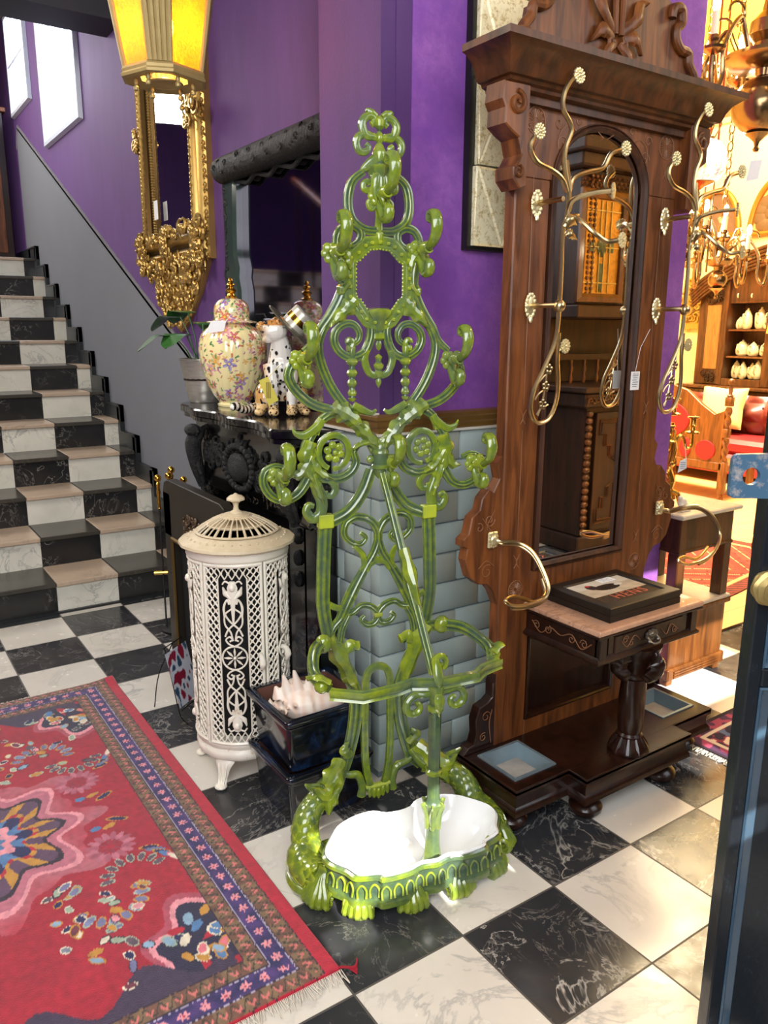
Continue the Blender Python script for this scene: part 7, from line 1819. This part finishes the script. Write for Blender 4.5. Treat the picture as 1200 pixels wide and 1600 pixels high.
pts=[(-.079,1.240),(-.077,1.234),(-.071,1.231),(.10,1.229),(.10,1.313),(-.069,1.309),(-.075,1.306),(-.078,1.300)]
def ray_out(a):
    dx,dz=math.cos(a),math.sin(a); best=None
    for i in range(len(pts)):
        x1,z1=pts[i-1]; x2,z2=pts[i]; ex,ez=x2-x1,z2-z1; den=dx*ez-dz*ex
        if abs(den)<1e-9: continue
        t=((x1-hc[0])*ez-(z1-hc[1])*ex)/den; u=((x1-hc[0])*dz-(z1-hc[1])*dx)/den
        if t>0 and -1e-6<=u<=1+1e-6 and (best is None or t<best): best=t
    return (hc[0]+dx*best,hc[1]+dz*best)
an=sorted([2*PI*i/48 for i in range(48)]+[math.atan2(z-hc[1],x-hc[0])%(2*PI) for x,z in pts])
R1=[ray_out(a) for a in an]; R0_=[(hc[0]+hr*math.cos(a),hc[1]+hr*math.sin(a)) for a in an]; m_=len(an); y0,y1=-.060,-.048
I=[[mb.av((x,y,z)) for x,z in L_] for L_,y in ((R0_,y1),(R1,y1),(R1,y0),(R0_,y0))]
for j in range(4):
    for i in range(m_): mb.af((I[j][i],I[j][(i+1)%m_],I[(j+1)%4][(i+1)%m_],I[(j+1)%4][i]))
STL=NT('worn_steel'); v=STL.coord(); STL.set(STL.mix(STL.ramp(STL.noise(v,40,5,.7),[(.52,(0,0,0,1)),(.66,(1,1,1,1))]),srgb('#5f86a6'),srgb('#d3c9c2')),.3,.55)
mb.build('steel_strike_plate',STL.m,dr_,ang=30)
# ------------------------------------------------------------------ carved dresser opposite the hall stand (seen in its mirror)
WDD=wood('dresser_oak','#3d2010','#1d0f08',.6,coat=0)
dc=thing('carved_dresser','carved oak dresser with stained glass door seen reflected in the hall stand mirror','dresser',(4.22,-4.32,0),PI)
# local: -y faces the mirror, x towards world -x ; left edge in the mirror is world x 3.4
mb=MB(); mb.box(-.62,.64,0,.62,0,.12,b=.01); mb.box(-.60,.62,.02,.60,.12,1.02,b=.01); mb.box(-.66,.70,-.05,.62,1.02,1.12,b=.012); mb.box(-.68,.74,-.08,.62,1.12,1.16,b=.008); mb.build('base_cabinet',WDD,dc)
mb=MB(); mb.box(-.64,.68,.40,.60,1.16,1.60,b=.005); mb.box(-.66,.80,-.02,.60,1.60,1.68,b=.008); mb.build('open_shelf',WDD,dc)
for k in range(10):
    mb=MB(); mb.lathe([(.010,1.16),(.014,1.19),(.007,1.22),(.016,1.26),(.007,1.29),(.012,1.32)],10,c=(-.6+k*.135,.30,0)); mb.build('baluster',OAK,dc)
mb=MB(); mb.box(-.62,.66,.28,.32,1.32,1.36); mb.build('baluster_rail',WDD,dc,smooth=False)
mb=MB(); mb.box(-.64,.78,.02,.60,1.68,2.50,b=.01); mb.box(-.70,.86,-.05,.62,2.50,2.58,b=.01); mb.box(-.74,.90,-.10,.62,2.58,2.66,b=.01); mb.build('upper_cabinet',WDD,dc)
for x in (.68,.30,-.22,-.58):
    mb=MB(); z=1.72
    while z<2.46: mb.ell((x-.02,0.01,z),(.016,.014,.014),7,5); mb.ell((x+.02,.01,z),(.016,.014,.014),7,5); z+=.032
    mb.build('beaded_pilaster',WAL,dc)
mb=MB()
for i in range(34):
    for j in range(4): mb.ell((-.6+i*.042+(j%2)*.02,-.0,2.40+j*.026-.02),(.012,.012,.010),6,4)
mb.build('carved_frieze',WAL,dc)
def glasspanel(x0,x1,z0,z1,nm):
    fr4=MB(); fr4.sweep([(x0,.012,z0),(x1,.012,z0),(x1,.012,z1),(x0,.012,z1)],[(0,0),(0,.02),(-.03,.03),(-.05,.02),(-.055,0)],up=(0,-1,0),closed=True); f=fr4.build('glazed_door',WAL,dc,ang=25)
    AMB=NT(nm+'_amber'); AMB.set(AMB.mix(AMB.noise(AMB.coord(),30,3),srgb('#c9922e'),srgb('#6e4d18')),.08,.3); AMB.bump(AMB.noise(AMB.coord(),60,3),.5,.01)
    mb=MB(); mb.box(x0+.05,x1-.05,.010,.014,z0+.05,z1-.05); mb.build('amber_glass',AMB.m,f,smooth=False)
    xm,zm=(x0+x1)/2,(z0+z1)/2; GRG=plain(nm+'_green_glass','#23362c',.1,.2)
    mb=MB(); mb.ell((xm,.006,zm),(.045,.006,.060),16,10); mb.prism([(xm-.02,zm-.10),(xm+.02,zm-.10),(xm+.02,zm-.24),(xm,zm-.28),(xm-.02,zm-.24)],.003,((0,.008,0),(1,0,0),(0,0,1),(0,-1,0))); mb.box(xm-.11,xm-.06,.004,.008,zm-.03,zm+.03); mb.box(xm+.06,xm+.11,.004,.008,zm-.03,zm+.03); mb.build('green_glass',GRG,f)
    mb=MB()
    for x in (xm-.075,xm+.075,xm-.022,xm+.022): mb.box(x-.003,x+.003,.002,.008,z0+.06,z1-.06)
    for z in (z0+.12,z1-.12,zm): mb.box(x0+.06,x1-.06,.002,.008,z-.003,z+.003)
    mb.build('lead_cames',plain(nm+'_lead','#b7a468',.4,.5),f,smooth=False)
glasspanel(.36,.80,1.70,2.38,'first'); glasspanel(-.16,.24,1.70,2.38,'second')
# geometric panels on the lower doors
def lowdoor(x0,x1):
    mb=MB(); mb.box(x0,x1,-.012,.02,.16,.98,b=.004); d=mb.build('lower_door',WDD,dc); mb=MB(); xm=(x0+x1)/2; w=(x1-x0)/2-.03
    for s in (-1,1):
        for t in (0,.022):
            for zc_3,sg in ((.78,1),(.36,-1)):
                pts=[(xm+s*(.02+t*.5),zc_3+sg*(.15-t)),(xm+s*(w-t),zc_3+sg*(.15-t)),(xm+s*(w-t),zc_3+sg*(.05)),(xm+s*(w*.75-t),zc_3+sg*.05),(xm+s*(w*.75-t),zc_3-sg*.03),(xm+s*(w*.5-t),zc_3-sg*.03),(xm+s*(w*.5-t),zc_3-sg*(.10)),(xm+s*(.02+t*.3),zc_3-sg*(.15-t))]
                mb.tube([(x,-.016,z) for x,z in pts],.0065,n=4,closed=True)
    mb.build('fretwork',WAL,d,smooth=False)
lowdoor(.06,.54); lowdoor(-.54,-.02)
mb=MB(); z=.16
while z<.98: mb.ell((.60,-.0,z),(.03,.02,.024),8,6); z+=.048
mb.build('carved_pilaster',WAL,dc)
mb=MB(); random.seed(2)
for k in range(40): mb.tube(spiral((-.58+k*.032,-.06,1.07+random.uniform(-.02,.02)),.024,.005,random.uniform(0,6),.9,7),[.004,.008,.004],n=5,up=(0,-1,0))
mb.build('carved_edge',WAL,dc)
lamp('dresser_fill',(3.4,-3.2,3.2),26,(1,.78,.46),.15)  # point light added to light the dresser, no fitting there
